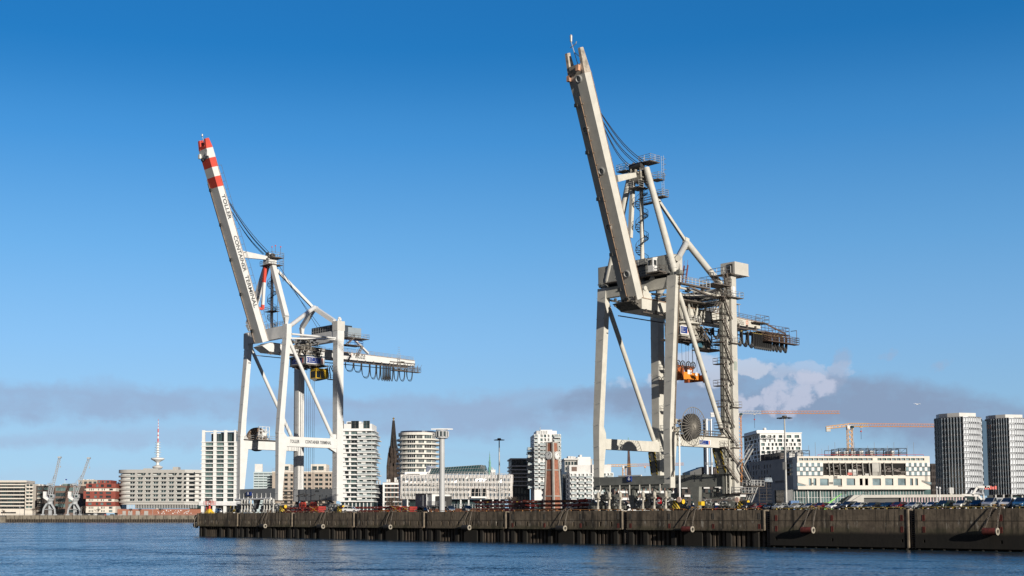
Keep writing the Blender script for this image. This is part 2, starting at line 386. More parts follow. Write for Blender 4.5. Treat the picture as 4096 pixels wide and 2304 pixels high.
# ================================================================== SETTING: water, ground, quay walls
def water_mat():
    m = bpy.data.materials.new('river_water'); m.use_nodes = True; t = m.node_tree; b = t.nodes['Principled BSDF']
    b.inputs['Roughness'].default_value = .04; b.inputs['IOR'].default_value = 1.33
    tc = t.nodes.new('ShaderNodeTexCoord')
    def nz(sx, sy, rot, sc_, det, rough=.55, out=0):
        mp_ = t.nodes.new('ShaderNodeMapping'); mp_.inputs['Scale'].default_value = (sx, sy, 1); mp_.inputs['Rotation'].default_value = (0, 0, R(rot))
        t.links.new(tc.outputs['Object'], mp_.inputs[0])
        n = N(t, 'ShaderNodeTexNoise', i_Scale=sc_, i_Detail=det, i_Roughness=rough); t.links.new(mp_.outputs[0], n.inputs[0]); return n.outputs[out]
    # wave slopes taken straight from noise: short chop on a longer swell, crests leaning to the river side
    c = N(t, 'ShaderNodeSeparateColor'); t.links.new(nz(.8, 1.0, 8, 2.8, 3, .7, 1), c.inputs[0])
    d = N(t, 'ShaderNodeSeparateColor'); t.links.new(nz(1, 1, -15, .09, 3, .6, 1), d.inputs[0])
    patch = nz(1, 2.2, 5, .012, 4)
    gx = M(t, 'ADD', M(t, 'SUBTRACT', c.outputs[0], .5), M(t, 'MULTIPLY', M(t, 'SUBTRACT', d.outputs[0], .5), .5))
    gy = M(t, 'ADD', M(t, 'SUBTRACT', c.outputs[1], .5), M(t, 'MULTIPLY', M(t, 'SUBTRACT', d.outputs[1], .5), .7))
    amp = smooth(t, patch, .35, .65, .75, 1.25)
    nx = M(t, 'MULTIPLY', M(t, 'MULTIPLY', gx, .75), amp)
    ny = M(t, 'MULTIPLY', M(t, 'MULTIPLY', M(t, 'ABSOLUTE', gy), -1.5), amp)
    cv = N(t, 'ShaderNodeCombineXYZ', i_2=1.0); t.links.new(nx, cv.inputs[0]); t.links.new(ny, cv.inputs[1])
    nm = N(t, 'ShaderNodeVectorMath', operation='NORMALIZE'); t.links.new(cv.outputs[0], nm.inputs[0]); t.links.new(nm.outputs[0], b.inputs['Normal'])
    t.links.new(mix(t, smooth(t, patch, .35, .65), (.008,.026,.045), (.014,.03,.04)), b.inputs['Base Color'])
    return m
w = MB(); w.add([(-9000,-60,0),(9000,-60,0),(9000,14000,0),(-9000,14000,0)], [(0,1,2,3)])
prop(w.build('water', water_mat(), None), label='choppy blue river water in front of the quay wall', kind='structure')

PAVE = mat('quay_paving', (.11,.105,.10), .85, var=.25, vs=.3, fine=.3)
def slab(name, pts, z, m, label, thick=2.0):
    b = MB(); b.prism([(x, y, z) for x, y in pts], (0,0,-thick)); o = b.build(name, m, None); prop(o, label=label, kind='structure'); return o
qp = lambda u, v: tuple(Q.W((u, v, 0)))[:2]
slab('ground', [qp(.05,1.95), qp(420,1.95), qp(420,135), qp(.05,135)], QH-.01, PAVE, 'paved quay apron behind the edge of the dark wall', 9)
slab('city_ground', [qp(-251,150), qp(900,150), (5000,6000), (-1020,6000)], QH-.03, PAVE, 'city ground behind the harbour basin', 9)
FQ = 1767.0; FQZ = 5+13.5/F*FQ
fx = lambda px, d=FQ: (px-X0)/F*d
slab('ground_far', [(fx(-500),FQ+6), (fx(799),FQ+6), ((799-X0)/F*6000,6000), (-4200,6000)], FQZ-.02, PAVE, 'promenade ground on top of the far quay at the left', 10)
slab('added_near_ground', [(-9000,-6000),(9000,-6000),(9000,-60),(-9000,-60)], 2.2, PAVE, 'unseen dark ground added behind the viewpoint to cut light from below', 4)  # unseen slab, added to keep light from below off the shaded faces
CONC = None
def quay_mat():
    m = bpy.data.materials.new('quay_concrete'); m.use_nodes = True; t = m.node_tree; b = t.nodes['Principled BSDF']; b.inputs['Roughness'].default_value = .85
    tc = t.nodes.new('ShaderNodeTexCoord'); sp = N(t, 'ShaderNodeSeparateXYZ'); t.links.new(tc.outputs['Object'], sp.inputs[0])
    def nz(sx, sz, sc_, det, rg=.6):
        mp_ = t.nodes.new('ShaderNodeMapping'); mp_.inputs['Scale'].default_value = (sx, sx, sz); t.links.new(tc.outputs['Object'], mp_.inputs[0])
        n = N(t, 'ShaderNodeTexNoise', i_Scale=sc_, i_Detail=det, i_Roughness=rg); t.links.new(mp_.outputs[0], n.inputs[0]); return n.outputs[0]
    blot = nz(1, 1, .12, 6); fine_ = nz(1, 1, 1.6, 5); st = nz(1.4, .1, 1.0, 6, .7); lime = nz(1.1, .22, 1.3, 6, .75)
    c = mix(t, smooth(t, blot, .3, .7), (.125,.095,.068), (.26,.205,.145))
    c = mix(t, M(t, 'MULTIPLY', smooth(t, fine_, .42, .7), .5), c, (.06,.048,.036))
    c = mix(t, M(t, 'MULTIPLY', smooth(t, st, .48, .60), .85), c, (.035,.028,.021))
    big = nz(.35, .10, 1.0, 4, .6)
    c = mix(t, M(t, 'MULTIPLY', smooth(t, big, .52, .64), .75), c, (.028,.023,.018))
    zmask = M(t, 'MULTIPLY', smooth(t, sp.outputs[2], 3.0-QH, 3.6-QH), smooth(t, sp.outputs[2], 5.3-QH, 4.2-QH))
    c = mix(t, M(t, 'MULTIPLY', M(t, 'MULTIPLY', smooth(t, lime, .555, .66), zmask), .8), c, (.50,.46,.39))
    zz = M(t, 'ADD', sp.outputs[2], M(t, 'MULTIPLY', M(t, 'SUBTRACT', st, .5), 1.2))
    tide = smooth(t, zz, 3.1-QH, 2.3-QH)                                # weed and wet mud below the tide line
    alg = M(t, 'MULTIPLY', smooth(t, zz, 3.9-QH, 3.2-QH), smooth(t, blot, .4, .6))
    c = mix(t, M(t, 'MULTIPLY', alg, .6), c, (.06,.058,.028))
    c = mix(t, M(t, 'MULTIPLY', tide, .95), c, (.010,.0085,.007))
    t.links.new(c, b.inputs['Base Color'])
    bp = N(t, 'ShaderNodeBump', i_Strength=.5, i_Distance=.05); t.links.new(fine_, bp.inputs['Height']); t.links.new(bp.outputs[0], b.inputs['Normal'])
    return m
CONC = quay_mat()
EDGEC = mat('edge_concrete', (.19,.155,.115), .85, var=.3, vs=.8, streak=.6, streak_col=(.08,.06,.05))
PILE = mat('sheet_pile_steel', (.075,.058,.044), .8, var=.4, vs=.5, streak=.8, streak_col=(.03,.025,.02))
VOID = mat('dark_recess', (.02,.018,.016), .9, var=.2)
REDFR = mat('red_frame', (.15,.035,.028), .7, var=.3)
UQ = lambda px: Q.q(px, 2110, v=0).x
cuts = [0.0]+[UQ(p) for p in (954,1173,1421,1702.5,2031,2499,3069.6,3648)]+[252.0, 285.0, 420.0]
U_OPEN = cuts[7]                                               # left of this the wall stands on sheet piles, right of it it is solid
fend_px = [1060.6,1292,1561,1876.7,2259,2768,3250.7,3987]
fend_u = [Q.q(p, 2100, v=-.7).x for p in fend_px]
wall = Thing('quay_wall', Q, (0,0,QH), 'long dark stained concrete quay wall standing on sheet piles in the river', 'quay wall')
rng = random.Random(5)
for i in range(len(cuts)-1):
    a, c = cuts[i], cuts[i+1]; g0 = .35 if i == 0 else .55; ua, ub = a+g0, c-.55
    solid = a >= U_OPEN-1; zb = .35 if solid else 2.95
    b = MB(); P = lambda x, d, z: (x, d, z)
    holes = []; frames = []
    L = ub-ua
    if not solid:
        for f_ in (.03,.33,.65,.965):
            x = ua+L*f_; holes.append((x-.13,x+.13,5.0,5.85)); holes.append((x-.13,x+.13,3.25,3.95)); frames.append((x,5.42,.85)); frames.append((x,3.6,.7))
        if i < 6:
            for k in range(9):
                x = ua+L*(.07+.105*k)+rng.uniform(-.6,.6)
                if all(abs(x-h[0]) > .7 for h in holes): holes.append((x-.22,x+.22,3.45,4.4))
    else:
        for f_ in (.05,.47,.955):
            x = ua+L*f_; holes += [(x-.16,x+.16,4.75,5.45),(x-.16,x+.16,2.95,3.6),(x-.16,x+.16,1.2,1.7)]; frames += [(x,5.1,.75),(x,3.27,.7)]
    b.holed(P, ua, ub, zb, QH, holes, .35)
    b.add([(ub,0,zb),(ub,2,zb),(ub,2,QH),(ub,0,QH)], [(0,1,2,3)], 2)
    b.add([(ua,0,zb),(ua,2,zb),(ua,2,QH),(ua,0,QH)], [(3,2,1,0)], 0)
    b.add([(ua,0,QH),(ub,0,QH),(ub,2,QH),(ua,2,QH)], [(0,1,2,3)], 0)
    b.add([(ua,0,zb),(ub,0,zb),(ub,2,zb),(ua,2,zb)], [(3,2,1,0)], 0)
    b.box(ub-.26, ub-.02, -.12, -.003, zb-.05, QH-.03, 2)              # lighter edge strip: the sunlit end face put into the colour
    if not solid:
        b.box(ua, ub-.45, -.22, -.003, zb-.12, zb+.22, 0)              # the rounded lower lip
    b.box(ua+.02, ub-.45, -.04, -.003, 4.62, 4.68, 3)                  # day joint
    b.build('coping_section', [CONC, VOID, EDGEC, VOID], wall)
    fb = MB()
    for x, z, h in frames:
        w_ = .17; m_ = 1 if (i >= 7 or z < 4) else 0
        for s in (-1,1): fb.box(x+s*w_-.04, x+s*w_+.04, -.05, -.004, z-h/2-.05, z+h/2+.05, m_)
        fb.box(x-w_-.04, x+w_+.04, -.05, -.004, z+h/2+.05, z+h/2+.12, m_); fb.box(x-w_-.04, x+w_+.04, -.05, -.004, z-h/2-.12, z-h/2-.05, m_)
        fb.box(x-.03, x+.03, -.04, 0.1, z-h/2-.05, z+h/2+.05, m_)
    if i >= 5: fb.build('recess_frame', [mat('recess_frame_grey', (.10,.09,.08), .8) , REDFR], wall)
    lb = MB()                                                          # ladder in the joint
    for s in (-.3,.3): lb.box(c+s-.04, c+s+.04, .35, .43, .2, QH-.1)
    for k in range(18): lb.box(c-.3, c+.3, .36, .42, .4+k*.34, .46+k*.34)
    lb.build('ladder', RAILD, wall)
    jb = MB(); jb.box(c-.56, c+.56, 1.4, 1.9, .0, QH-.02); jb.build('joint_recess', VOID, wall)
    rb = MB()                                                          # low edge rail with its brackets
    for s0, s1 in ((ua+.6, ua+L*.46), (ua+L*.54, ub-.6)):
        rb.path([(s0,.25,QH+.02),(s0+.7,.2,QH+.24),(s1-.7,.2,QH+.24),(s1,.25,QH+.02)], .06, n=5)
        x = s0+.7
        while x < s1-.6: rb.box(x-.05, x+.05, .1, .3, QH, QH+.22); x += 2.5
    rb.build('edge_rail', mat('edge_rail_rust', (.36,.17,.06), .8, var=.4, vs=2) if 4 <= i <= 6 else mat('edge_rail_yellow', (.40,.29,.07), .7, var=.4, vs=2) if i > 6 else mat('edge_rail_dull', (.17,.14,.09), .8, var=.4, vs=2), wall)
# sheet piling
sp_ = MB(); prof = [(0,.15),(.32,.15),(.42,.75),(.78,.75),(.88,.15)]; u = 0.0; pts = []
while u < U_OPEN+.5:
    for du, dv in prof: pts.append((u+du, .5+dv))
    u += 1.08
k0 = len(sp_.v)
for x, y in pts: sp_.v += [(x,y,-1.0),(x,y,3.0)]
for i in range(len(pts)-1): sp_.f.append((k0+2*i, k0+2*i+2, k0+2*i+3, k0+2*i+1)); sp_.m.append(0)
sp_.build('sheet_piling', PILE, wall)
cb = MB()
for x in fend_u[:6]:
    cb.box(x-2.6, x+1.6, .12, 1.4, -1, 2.83); cb.box(x-5.6, x-4.7, .16, 1.4, -1, 2.82); cb.box(x+2.6, x+3.4, .18, 1.4, -1, 2.82)
for i in range(7):
    for f_ in (.02,.13,.52,.72,.9):
        x = cuts[i]+(cuts[i+1]-cuts[i])*f_+.7
        if all(abs(x-a) > 6.5 for a in fend_u): cb.box(x-.5, x+.5, .2, 1.4, -1, 2.8)
cb.build('console_block', CONC, wall)
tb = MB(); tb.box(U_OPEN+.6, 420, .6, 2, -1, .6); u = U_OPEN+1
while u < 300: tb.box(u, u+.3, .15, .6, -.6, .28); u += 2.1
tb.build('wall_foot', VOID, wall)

# fenders on chains and the bollards above them
place = ['under the left legs of the white crane', 'under the right leg of the white crane', 'left of the radar tower', 'right of the radar tower',
         'left of the cream crane', 'under the cream crane', 'in front of the parked silver saloons', 'nearest the right end of the wall']
CHAIN = mat('chain_steel', (.20,.17,.14), .7, var=.3, vs=3)
TYRE = mat('fender_rubber', (.022,.021,.02), .8, var=.3, vs=2)
TYRER = mat('fender_rust_red', (.12,.022,.016), .85, var=.5, vs=1.5)
RING = mat('fender_ring', (.30,.27,.22), .8, var=.35, vs=2)
BOL = mat('bollard_iron', (.10,.07,.05), .75, var=.3, vs=3); BOLY = mat('bollard_yellow', (.38,.23,.08), .8, var=.4, vs=3)
for k, u in enumerate(fend_u):
    zc = 3.05; r = .55 if k < 7 else .57; red = k >= 5
    T = Thing('roller_fender', Q, (u-1,-.75,zc), ('rust red' if red else 'black')+' roller fender on chains '+place[k], 'fender', 'roller fenders hung along the quay wall')
    b = MB(); b.tube((u-2.1,-.75,zc), (u,-.75,zc), r, n=18); b.build('drum', TYRER if red else TYRE, T, smooth=True)
    b = MB(); b.lathe((u,-.75,zc), [(r*.55,0),(r*1.02,0),(r*1.04,.16),(r*.55,.18),(r*.5,.02)], n=20, axis=(1,0,0), cap=False); b.build('end_ring', RING, T, smooth=True)
    b = MB(); b.tube((u+.03,-.75,zc), (u+.06,-.75,zc), r*.54, n=16); b.build('bore', VOID, T)
    for dx, tx in ((-1.95,-1.15),(-.05,.15)):
        b = MB(); p = Vector((u+dx,-.75,zc+.45)); q = Vector((u+tx,-.12,QH+.1)); q2 = Vector((u+tx+.05,.6,QH+.35)); n = 26
        pts = [p.lerp(q, j/n) for j in range(n+1)]
        for j in range(n): b.beam(pts[j], pts[j+1], .09 if j % 2 else .035, .035 if j % 2 else .09)
        b.path([q, q2], .035); b.build('chain', CHAIN, T)
        b = MB(); q3 = q+Vector((.28,-.1,0)); b.path([q2, q3, q3.lerp(p, .5)+Vector((.1,-.1,-.1)), p+Vector((.15,0,.1))], .035, n=5); b.build('rope', CHAIN, T)
    for s, nm in ((-1.1,'left'),(.25,'right')):
        y_ = .75
        bt = Thing('bollard', Q, (u+s,y_,QH), f'rusty bollard, {nm} one of the pair '+place[k], 'bollard', 'mooring bollards along the quay edge')
        b = MB(); b.lathe((u+s,y_,QH), [(.28,0),(.22,.08),(.19,.42)], n=14); b.build('post', BOL, bt, smooth=True)
        b = MB(); b.lathe((u+s,y_,QH), [(.19,.42),(.3,.48),(.33,.55),(.28,.62),(.1,.65)], n=14); b.box(u+s-.1,u+s+.5,y_-.12,y_+.12,QH+.46,QH+.56); b.build('cap', BOLY if k > 4 else BOL, bt, smooth=True)
# tyres on the pier end
T = Thing('tyre_fender', Q, (-.7,-.2,3.2), 'black tyres hung on a chain at the left end of the quay wall', 'fender')
for j, (z, y) in enumerate(((5.35,-.1),(4.7,.3),(3.15,-.3),(3.0,.35))):
    b = MB(); n = 16; pr = [(.36,-.2),(.6,-.22),(.72,-.1),(.72,.1),(.6,.22),(.36,.2),(.34,0)]
    b.lathe((-.7-.15*j%2,y,z), pr, n=20, axis=(.25,-1,0), cap=False); b.build('tyre', TYRE, T, smooth=True)
b = MB(); b.path([(-.15,.3,QH),(-.55,-.5,5.2),(-.7,-.7,4.2),(-.5,-.75,3.2),(-.6,-.8,2.5)], .1); b.build('chain', CHAIN, T)
b = MB(); b.box(-.35,.38,-.1,1.6,2.9,QH-.03); b.build('corner_post', EDGEC, wall)

# far quay at the left
FF = Fr((fx(-500), FQ, FQZ), 0); lw = fx(800)-fx(-500)
T = Thing('far_quay_wall', FF, (0,0,0), 'low brown quay wall with sheet piles on the far side of the water', 'quay wall')
b = MB(); x = 0; seg = 11.0
xs0 = fx(30)-fx(-500)
b.box(0, xs0-1, 4, 5.9, -9.6, -2.0)
x = xs0
while x < lw:
    b.box(x+.35, x+seg-.35, 0, 5, -5.4, 0); b.box(x-.35, x+.35, 1.2, 5, -5.4, -.1, 1)
    b.box(x+seg*.45, x+seg*.45+.5, -.12, 0, -5.6, -3.4, 1); x += seg
b.build('coping_section', [mat('far_concrete', (.20,.175,.14), .9, var=.3, vs=.15, fine=.2, streak=.6, streak_col=(.06,.055,.04)), VOID], T)
b = MB(); x = xs0
while x < lw: b.box(x, x+1.5, .6, 5, -10, -5.4, 0); b.box(x+1.5, x+3.2, 1.6, 5, -10, -5.42, 1); x += 3.2
b.build('sheet_piling', [PILE, VOID], T)
b = MB(); b.rail([(xs0, .8, 0), (lw-2, .8, 0)], h=1.6, r=.1, step=9, rows=2); b.build('railing', RAILG, T)
# ================================================================== CONTAINER CRANES
zB = lambda x, y: (920+x/3.3026, 1220+y/3.3026)               # readings taken on enlarged details of the photo
z2 = lambda x, y: (760+x/3.1415, 1640+y/3.1415)
zA = lambda x, y: (760+x/1.812, 500+y/1.812)
zt = lambda x, y: (2220+x/2.898, 160+y/2.898)
zm = lambda x, y: (2380+x/2.415, 620+y/2.415)
z6 = lambda x, y: (2360+x/3.623, 1000+y/3.623)
z7 = lambda x, y: (2600+x/3.45, 1140+y/3.45)
z8 = lambda x, y: (2350+x/2.898, 1560+y/2.898)
zq = lambda x, y: (2640+x/3.623, 1000+y/3.623)
za = lambda x, y: (2460+x/7.245, 600+y/7.245)
z5 = lambda x, y: (2340+x/3.1415, 1640+y/3.1415)
z9 = lambda x, y: (2360+x/3.68, 1900+y/3.68)
STRIPES = {}
def hazard_mat():
    m = bpy.data.materials.new('hazard_stripes'); m.use_nodes = True; t = m.node_tree; b = t.nodes['Principled BSDF']; b.inputs['Roughness'].default_value = .6
    tc = t.nodes.new('ShaderNodeTexCoord'); sp = N(t, 'ShaderNodeSeparateXYZ'); t.links.new(tc.outputs['Object'], sp.inputs[0])
    v = M(t, 'ADD', M(t, 'ADD', sp.outputs[0], sp.outputs[1]), M(t, 'MULTIPLY', sp.outputs[2], 1.0))
    f = M(t, 'GREATER_THAN', M(t, 'FRACT', M(t, 'MULTIPLY', v, 1.35)), .5)
    t.links.new(mix(t, f, (.02,.02,.02), (.62,.44,.04)), b.inputs['Base Color']); return m
HAZ = hazard_mat()
CABLE = mat('cable_rubber', (.012,.012,.013), .55, var=.2)
ROPE = mat('wire_rope', (.03,.035,.045), .6, var=.2)

def festoon(T, loops, u, r=.13, m=None, strands=3):
    """cable garland: loops = [(v0, v1, z_top, z_bottom)]"""
    for v0, v1, zt_, zb_ in loops:
        b = MB(); n = 14
        for s in range(strands):
            o = (s-(strands-1)/2)*.16; dz = (s-(strands-1)/2)*.22
            b.path([(u+o, v0+(v1-v0)*(.5-.5*math.copysign(abs(math.cos(math.pi*i/n))**.75, math.cos(math.pi*i/n))), zt_-(zt_-zb_+dz)*math.sin(math.pi*i/n)**.62) for i in range(n+1)], r, n=5)
        b.build('festoon_cable', m or CABLE, T)
def spiral(c, z0, z1, r, turns, w=.9, m=None, parent=None):
    b = MB(); n = int(turns*13)
    pts = []
    for i in range(n+1):
        a = 2*math.pi*turns*i/n; z = z0+(z1-z0)*i/n; x, y = math.cos(a), math.sin(a)
        b.beam((c[0]+x*.3, c[1]+y*.3, z), (c[0]+x*r, c[1]+y*r, z), .42, .08); pts.append((c[0]+x*r, c[1]+y*r, z+1.0))
        b.tube((c[0]+x*r, c[1]+y*r, z), (c[0]+x*r, c[1]+y*r, z+1), .035, n=4)
    b.path(pts, .045, n=4); b.path([(p[0], p[1], p[2]-1) for p in pts], .07, n=4)
    return b.build('spiral_stair', m or DARK, parent)
def clutter(b, lo, hi, n, seed, smax=.8, m=0, pipes=.4):
    g = random.Random(seed)
    for i in range(n):
        p = [g.uniform(lo[k], hi[k]) for k in range(3)]
        if g.random() < pipes:
            q = list(p); k = g.choice((0,1,1,2)); q[k] = min(hi[k], p[k]+g.uniform(.6, 2.5)); b.tube(p, q, g.uniform(.05,.16), n=6, m=m)
        else:
            s = [g.uniform(.15, smax) for _ in range(3)]; b.box(p[0]-s[0]/2, p[0]+s[0]/2, p[1]-s[1]/2, p[1]+s[1]/2, p[2], p[2]+s[2], m)
def platform(T, u0, u1, v0, v1, z, name='platform', m=None, rails='uUvV', h=1.1, r=.05, step=1.6, rows=2, dark=None):
    b = MB(); b.box(u0, u1, v0, v1, z-.16, z, 1)
    c = {'v': [(u0,v0,z),(u1,v0,z)], 'V': [(u0,v1,z),(u1,v1,z)], 'u': [(u0,v0,z),(u0,v1,z)], 'U': [(u1,v0,z),(u1,v1,z)]}
    for k in rails: b.rail(c[k], h=h, r=r, step=step, rows=rows)
    return b.build(name, [m or RAILG, dark or RAILD], T)
def floodlight(T, p, s=1.0, name='floodlight'):
    b = MB(); p = Vector(p)
    b.box(p.x-.45*s, p.x+.45*s, p.y-.55*s, p.y-.15*s, p.z-.4*s, p.z+.4*s); b.box(p.x-.06, p.x+.06, p.y-.2, p.y+.35, p.z-.06, p.z+.06)
    b.box(p.x-.38*s, p.x+.38*s, p.y-.58*s, p.y-.551*s, p.z-.3*s, p.z+.3*s, 1)
    return b.build(name, [DARK, GLASSD], T)
def bolts(b, line_pts, out=(-.12,.12), n=8, m=0):             # lifting lugs / rungs seen as small pegs along the leg edges
    p, q = Vector(line_pts[0]), Vector(line_pts[1])
    for i in range(n):
        c = p.lerp(q, (i+.5)/n); b.tube(c, c+Vector(out), .05, n=5, m=m)

def bogies(T, u0, u1, v, zt_, dark, front, seed, posts=()):
    """travel gear between the sill beam and the rail: equalisers, wheel trucks, buffers"""
    g = random.Random(seed); zr = QH+.05; s = -1 if front else 1
    for ca in (u0+(u1-u0)*.16, u0+(u1-u0)*.80):
        b = MB(); b.lathe((ca, v, zt_-.9), [(.75,0),(.95,.1),(.95,.45),(.6,.5),(.6,.9)], n=16)
        b.prism([(ca-3.3,v-.45,zt_-1.0),(ca+3.3,v-.45,zt_-1.0),(ca+3.3,v-.45,zt_-1.7),(ca+1.0,v-.45,zt_-2.35),(ca-1.0,v-.45,zt_-2.35),(ca-3.3,v-.45,zt_-1.7)], (0,.9,0))
        b.box(ca-.5, ca+.5, v-.62, v-.46, zt_-1.9, zt_-.8); b.build('main_equaliser', dark, T)
        for cb_ in (ca-2.9, ca+2.9):
            b = MB(); b.prism([(cb_-2.0,v-.4,zr+1.5),(cb_-1.1,v-.4,zr+2.0),(cb_-.3,v-.4,zr+1.6),(cb_+.3,v-.4,zr+1.6),(cb_+1.1,v-.4,zr+2.0),(cb_+2.0,v-.4,zr+1.5),(cb_+1.6,v-.4,zr+.85),(cb_-1.6,v-.4,zr+.85)], (0,.8,0))
            b.build('sub_equaliser', dark, T)
            b = MB()
            for cc in (cb_-1.25, cb_+1.25):
                b.box(cc-.85, cc+.85, v-.55, v+.55, zr+.32, zr+.98); b.box(cc-.25, cc+.25, v-.66, v-.56, zr+.45, zr+.85)
                for w in (-.45,.45): b.tube((cc+w,v-.3,zr+.36), (cc+w,v+.3,zr+.36), .36, n=14, m=1)
                for w in (-.4,.4): b.tube((cc+w,v-.60,zr+.65), (cc+w,v-.56,zr+.65), .12, n=8, m=1)
            b.build('wheel_truck', [dark, DARK], T)
            b = MB(); clutter(b, (cb_-2, v-.9, zr+.9), (cb_+2, v-.3, zr+2.4), 14, seed+int(cb_*7), .4); b.build('travel_drive', [RAILG], T)
def storm_posts(T, us, v, z1, m):
    for u in us:                                              # pale rail clamps standing in front of the trucks
        b = MB(); zr = QH+.05
        b.box(u-.55, u+.55, v-.35, v+.35, zr, zr+.28); b.box(u-.4, u-.15, v-.25, v+.25, zr+.28, zr+.9); b.tube((u,v,zr+.25), (u+.12,v,zr+2.3), .2, n=10); b.tube((u,v,zr+.2), (u,v,zr+.9), .3, n=10)
        b.box(u-.5, u+.55, v-.35, v+.25, zr+2.25, zr+2.6); b.lathe((u+.1,v,zr+2.6), [(.32,0),(.36,.4),(.3,.9),(.12,1.1)], n=12); b.tube((u+.1,v+.1,zr+3.4), (u+.1,v+.35,z1), .1, n=6)
        b.build('rail_clamp', m, T, smooth=True)
def buffers(T, u, v, m, col, s=1):
    b = MB(); zr = QH+.05
    b.box(u, u+s*1.1, v-.45, v+.45, zr+.2, zr+1.0, 1); b.tube((u+s*1.1,v,zr+1.6), (u+s*2.3,v,zr+1.6), .42, n=14, m=2); b.tube((u+s*2.3,v,zr+1.6), (u+s*2.36,v,zr+1.6), .45, n=14, m=0)
    b.box(u, u+s*1.0, v-.3, v+.3, zr+.9, zr+1.9, 1); b.build('buffer', [col, HAZ, DARK], T)

# ---------------------------------------------------------------- the white crane (left)
T = K1 = Thing('container_crane', Q, (26, 13, QH), 'white container crane at left with red and white banded tip on its raised boom', 'crane')
W1 = WHITE1
# legs
def legmb(secs, pegs=True):
    b = MB(); b.loft(secs)
    if pegs:
        zs = [s[0] for s in secs]; z0, z1 = zs[0]+2, zs[-1]-2; n = 9
        for i in range(n):
            z = z0+(z1-z0)*i/(n-1); j = max(k for k in range(len(secs)-1) if secs[k][0] <= z); f = (z-secs[j][0])/(secs[j+1][0]-secs[j][0])
            u0, u1, v0, v1 = [secs[j][k]+(secs[j+1][k]-secs[j][k])*f for k in range(1,5)]
            for uu in (u0+.15, u1-.12): b.tube((uu,v0,z), (uu,v0-.28,z), .05, n=5, m=1)
    return b
for u1, wb in ((17.4,1.45),(36.4,1.45)):
    b = legmb([(9.9,u1-wb,u1,3.0,4.45),(13.2,u1-wb,u1,3.0,4.5),(24.6,u1-wb-.1,u1,3.0,5.65),(27.2,u1-wb-.12,u1,3.0,5.7),(28.3,u1-1.7,u1,3.05,4.75),(33,u1-1.75,u1,3.4,4.95),(53.6,u1-2.0,u1,5.25,6.6),(54.2,u1-2.05,u1+.04,5.2,6.8)])
    b.box(u1-wb-.2, u1+.06, 2.95, 4.85, 27.9, 28.3); b.build('leg', [W1, GREYST], T)
for u1 in (17.4,36.4):
    b = legmb([(9.9,u1-2.15,u1,22.5,24.6),(13.4,u1-2.15,u1,22.5,24.6),(54.5,u1-2.1,u1,22.45,24.6)])
    b.box(u1-2.25, u1+.06, 22.42, 24.68, 13.3, 13.6)
    b.build('leg', [W1, GREYST], T)
b = MB(); b.box(34.15,36.5,22.3,24.95,57.6,60.3); b.build('leg_cap', mat('cap_cladding', (.66,.65,.61), .5, var=.05, corr=1.1, corr_dir='Y'), T)
b = MB(); b.path([(35.3,23.6,60.3),(35.3,23.6,61.1),(35.3,23.9,61.5),(35.3,24.3,61.1),(35.3,24.3,60.6)], .28, n=10); b.build('vent_pipe', W1, T, smooth=True)
SILL1 = mat('sill_grey', (.235,.25,.265), .5, var=.07, streak=.3)
b = MB(); b.box(15.9,34.9,3.02,4.4,10.15,13.15)
b.tube((15.9,2.5,10.2),(33.9,2.5,10.35),.3,n=12,m=1)
for i in range(8): x = 17.3+i*2.2; b.prism([(x,2.55,10.25),(x,3.0,10.2),(x,3.0,11.2)], (.08,0,0), 1); b.box(x-.03,x+.03,2.9,3.0,10.6,11.9,1)
b.build('sill_beam', [SILL1, W1], T)
b = MB(); b.box(15.2,34.3,22.52,24.3,10.15,13.35); b.build('sill_beam', SILL1, T)
# number plate 8 and the marks on the landside sill
pl = Q.q(*z2(718,1030), v=2.9); pr = Q.q(*z2(772,1075), v=2.9)
b = MB(); b.box(pl.x,pr.x,2.6,2.9,pr.z,pl.z); o = b.build('number_plate', BLUESIGN, T)
text('8', (pl.x+.5,2.58,pr.z+.2), (1,0,0), (0,0,1), .8, (pl.z-pr.z)*.72, WHT, o, 'numeral')
for (x, y, s_) in ((1575,1030,'SPUR2'),(1625,1092,'20'),(1658,1082,'2'),(1706,1092,'40')):
    p_ = Q.q(*z2(x,y), v=22.5); text(s_, (p_.x,22.50,p_.z), (1,0,0), (0,0,1), None, .5, INK, T, 'marking')
b = MB()
for x, y in ((1632,1095),(1710,1095)): p_ = Q.q(*z2(x,y), v=22.5); b.box(p_.x-.05,p_.x+.05,22.46,22.52,p_.z-1.3,p_.z)
for x0,y0,x1,y1 in ((1340,1088,1395,1060),(1345,1075,1440,1050),(1370,1068,1370,1088),(1400,1085,1490,1060),(1455,1085,1455,1055),(1500,1085,1575,1060)):
    p_ = Q.q(*z2(x0,y0), v=22.4); q_ = Q.q(*z2(x1,y1), v=22.4); b.tube(p_, q_, .07, n=4)
b.build('pipe_bracket', RAILD, T)
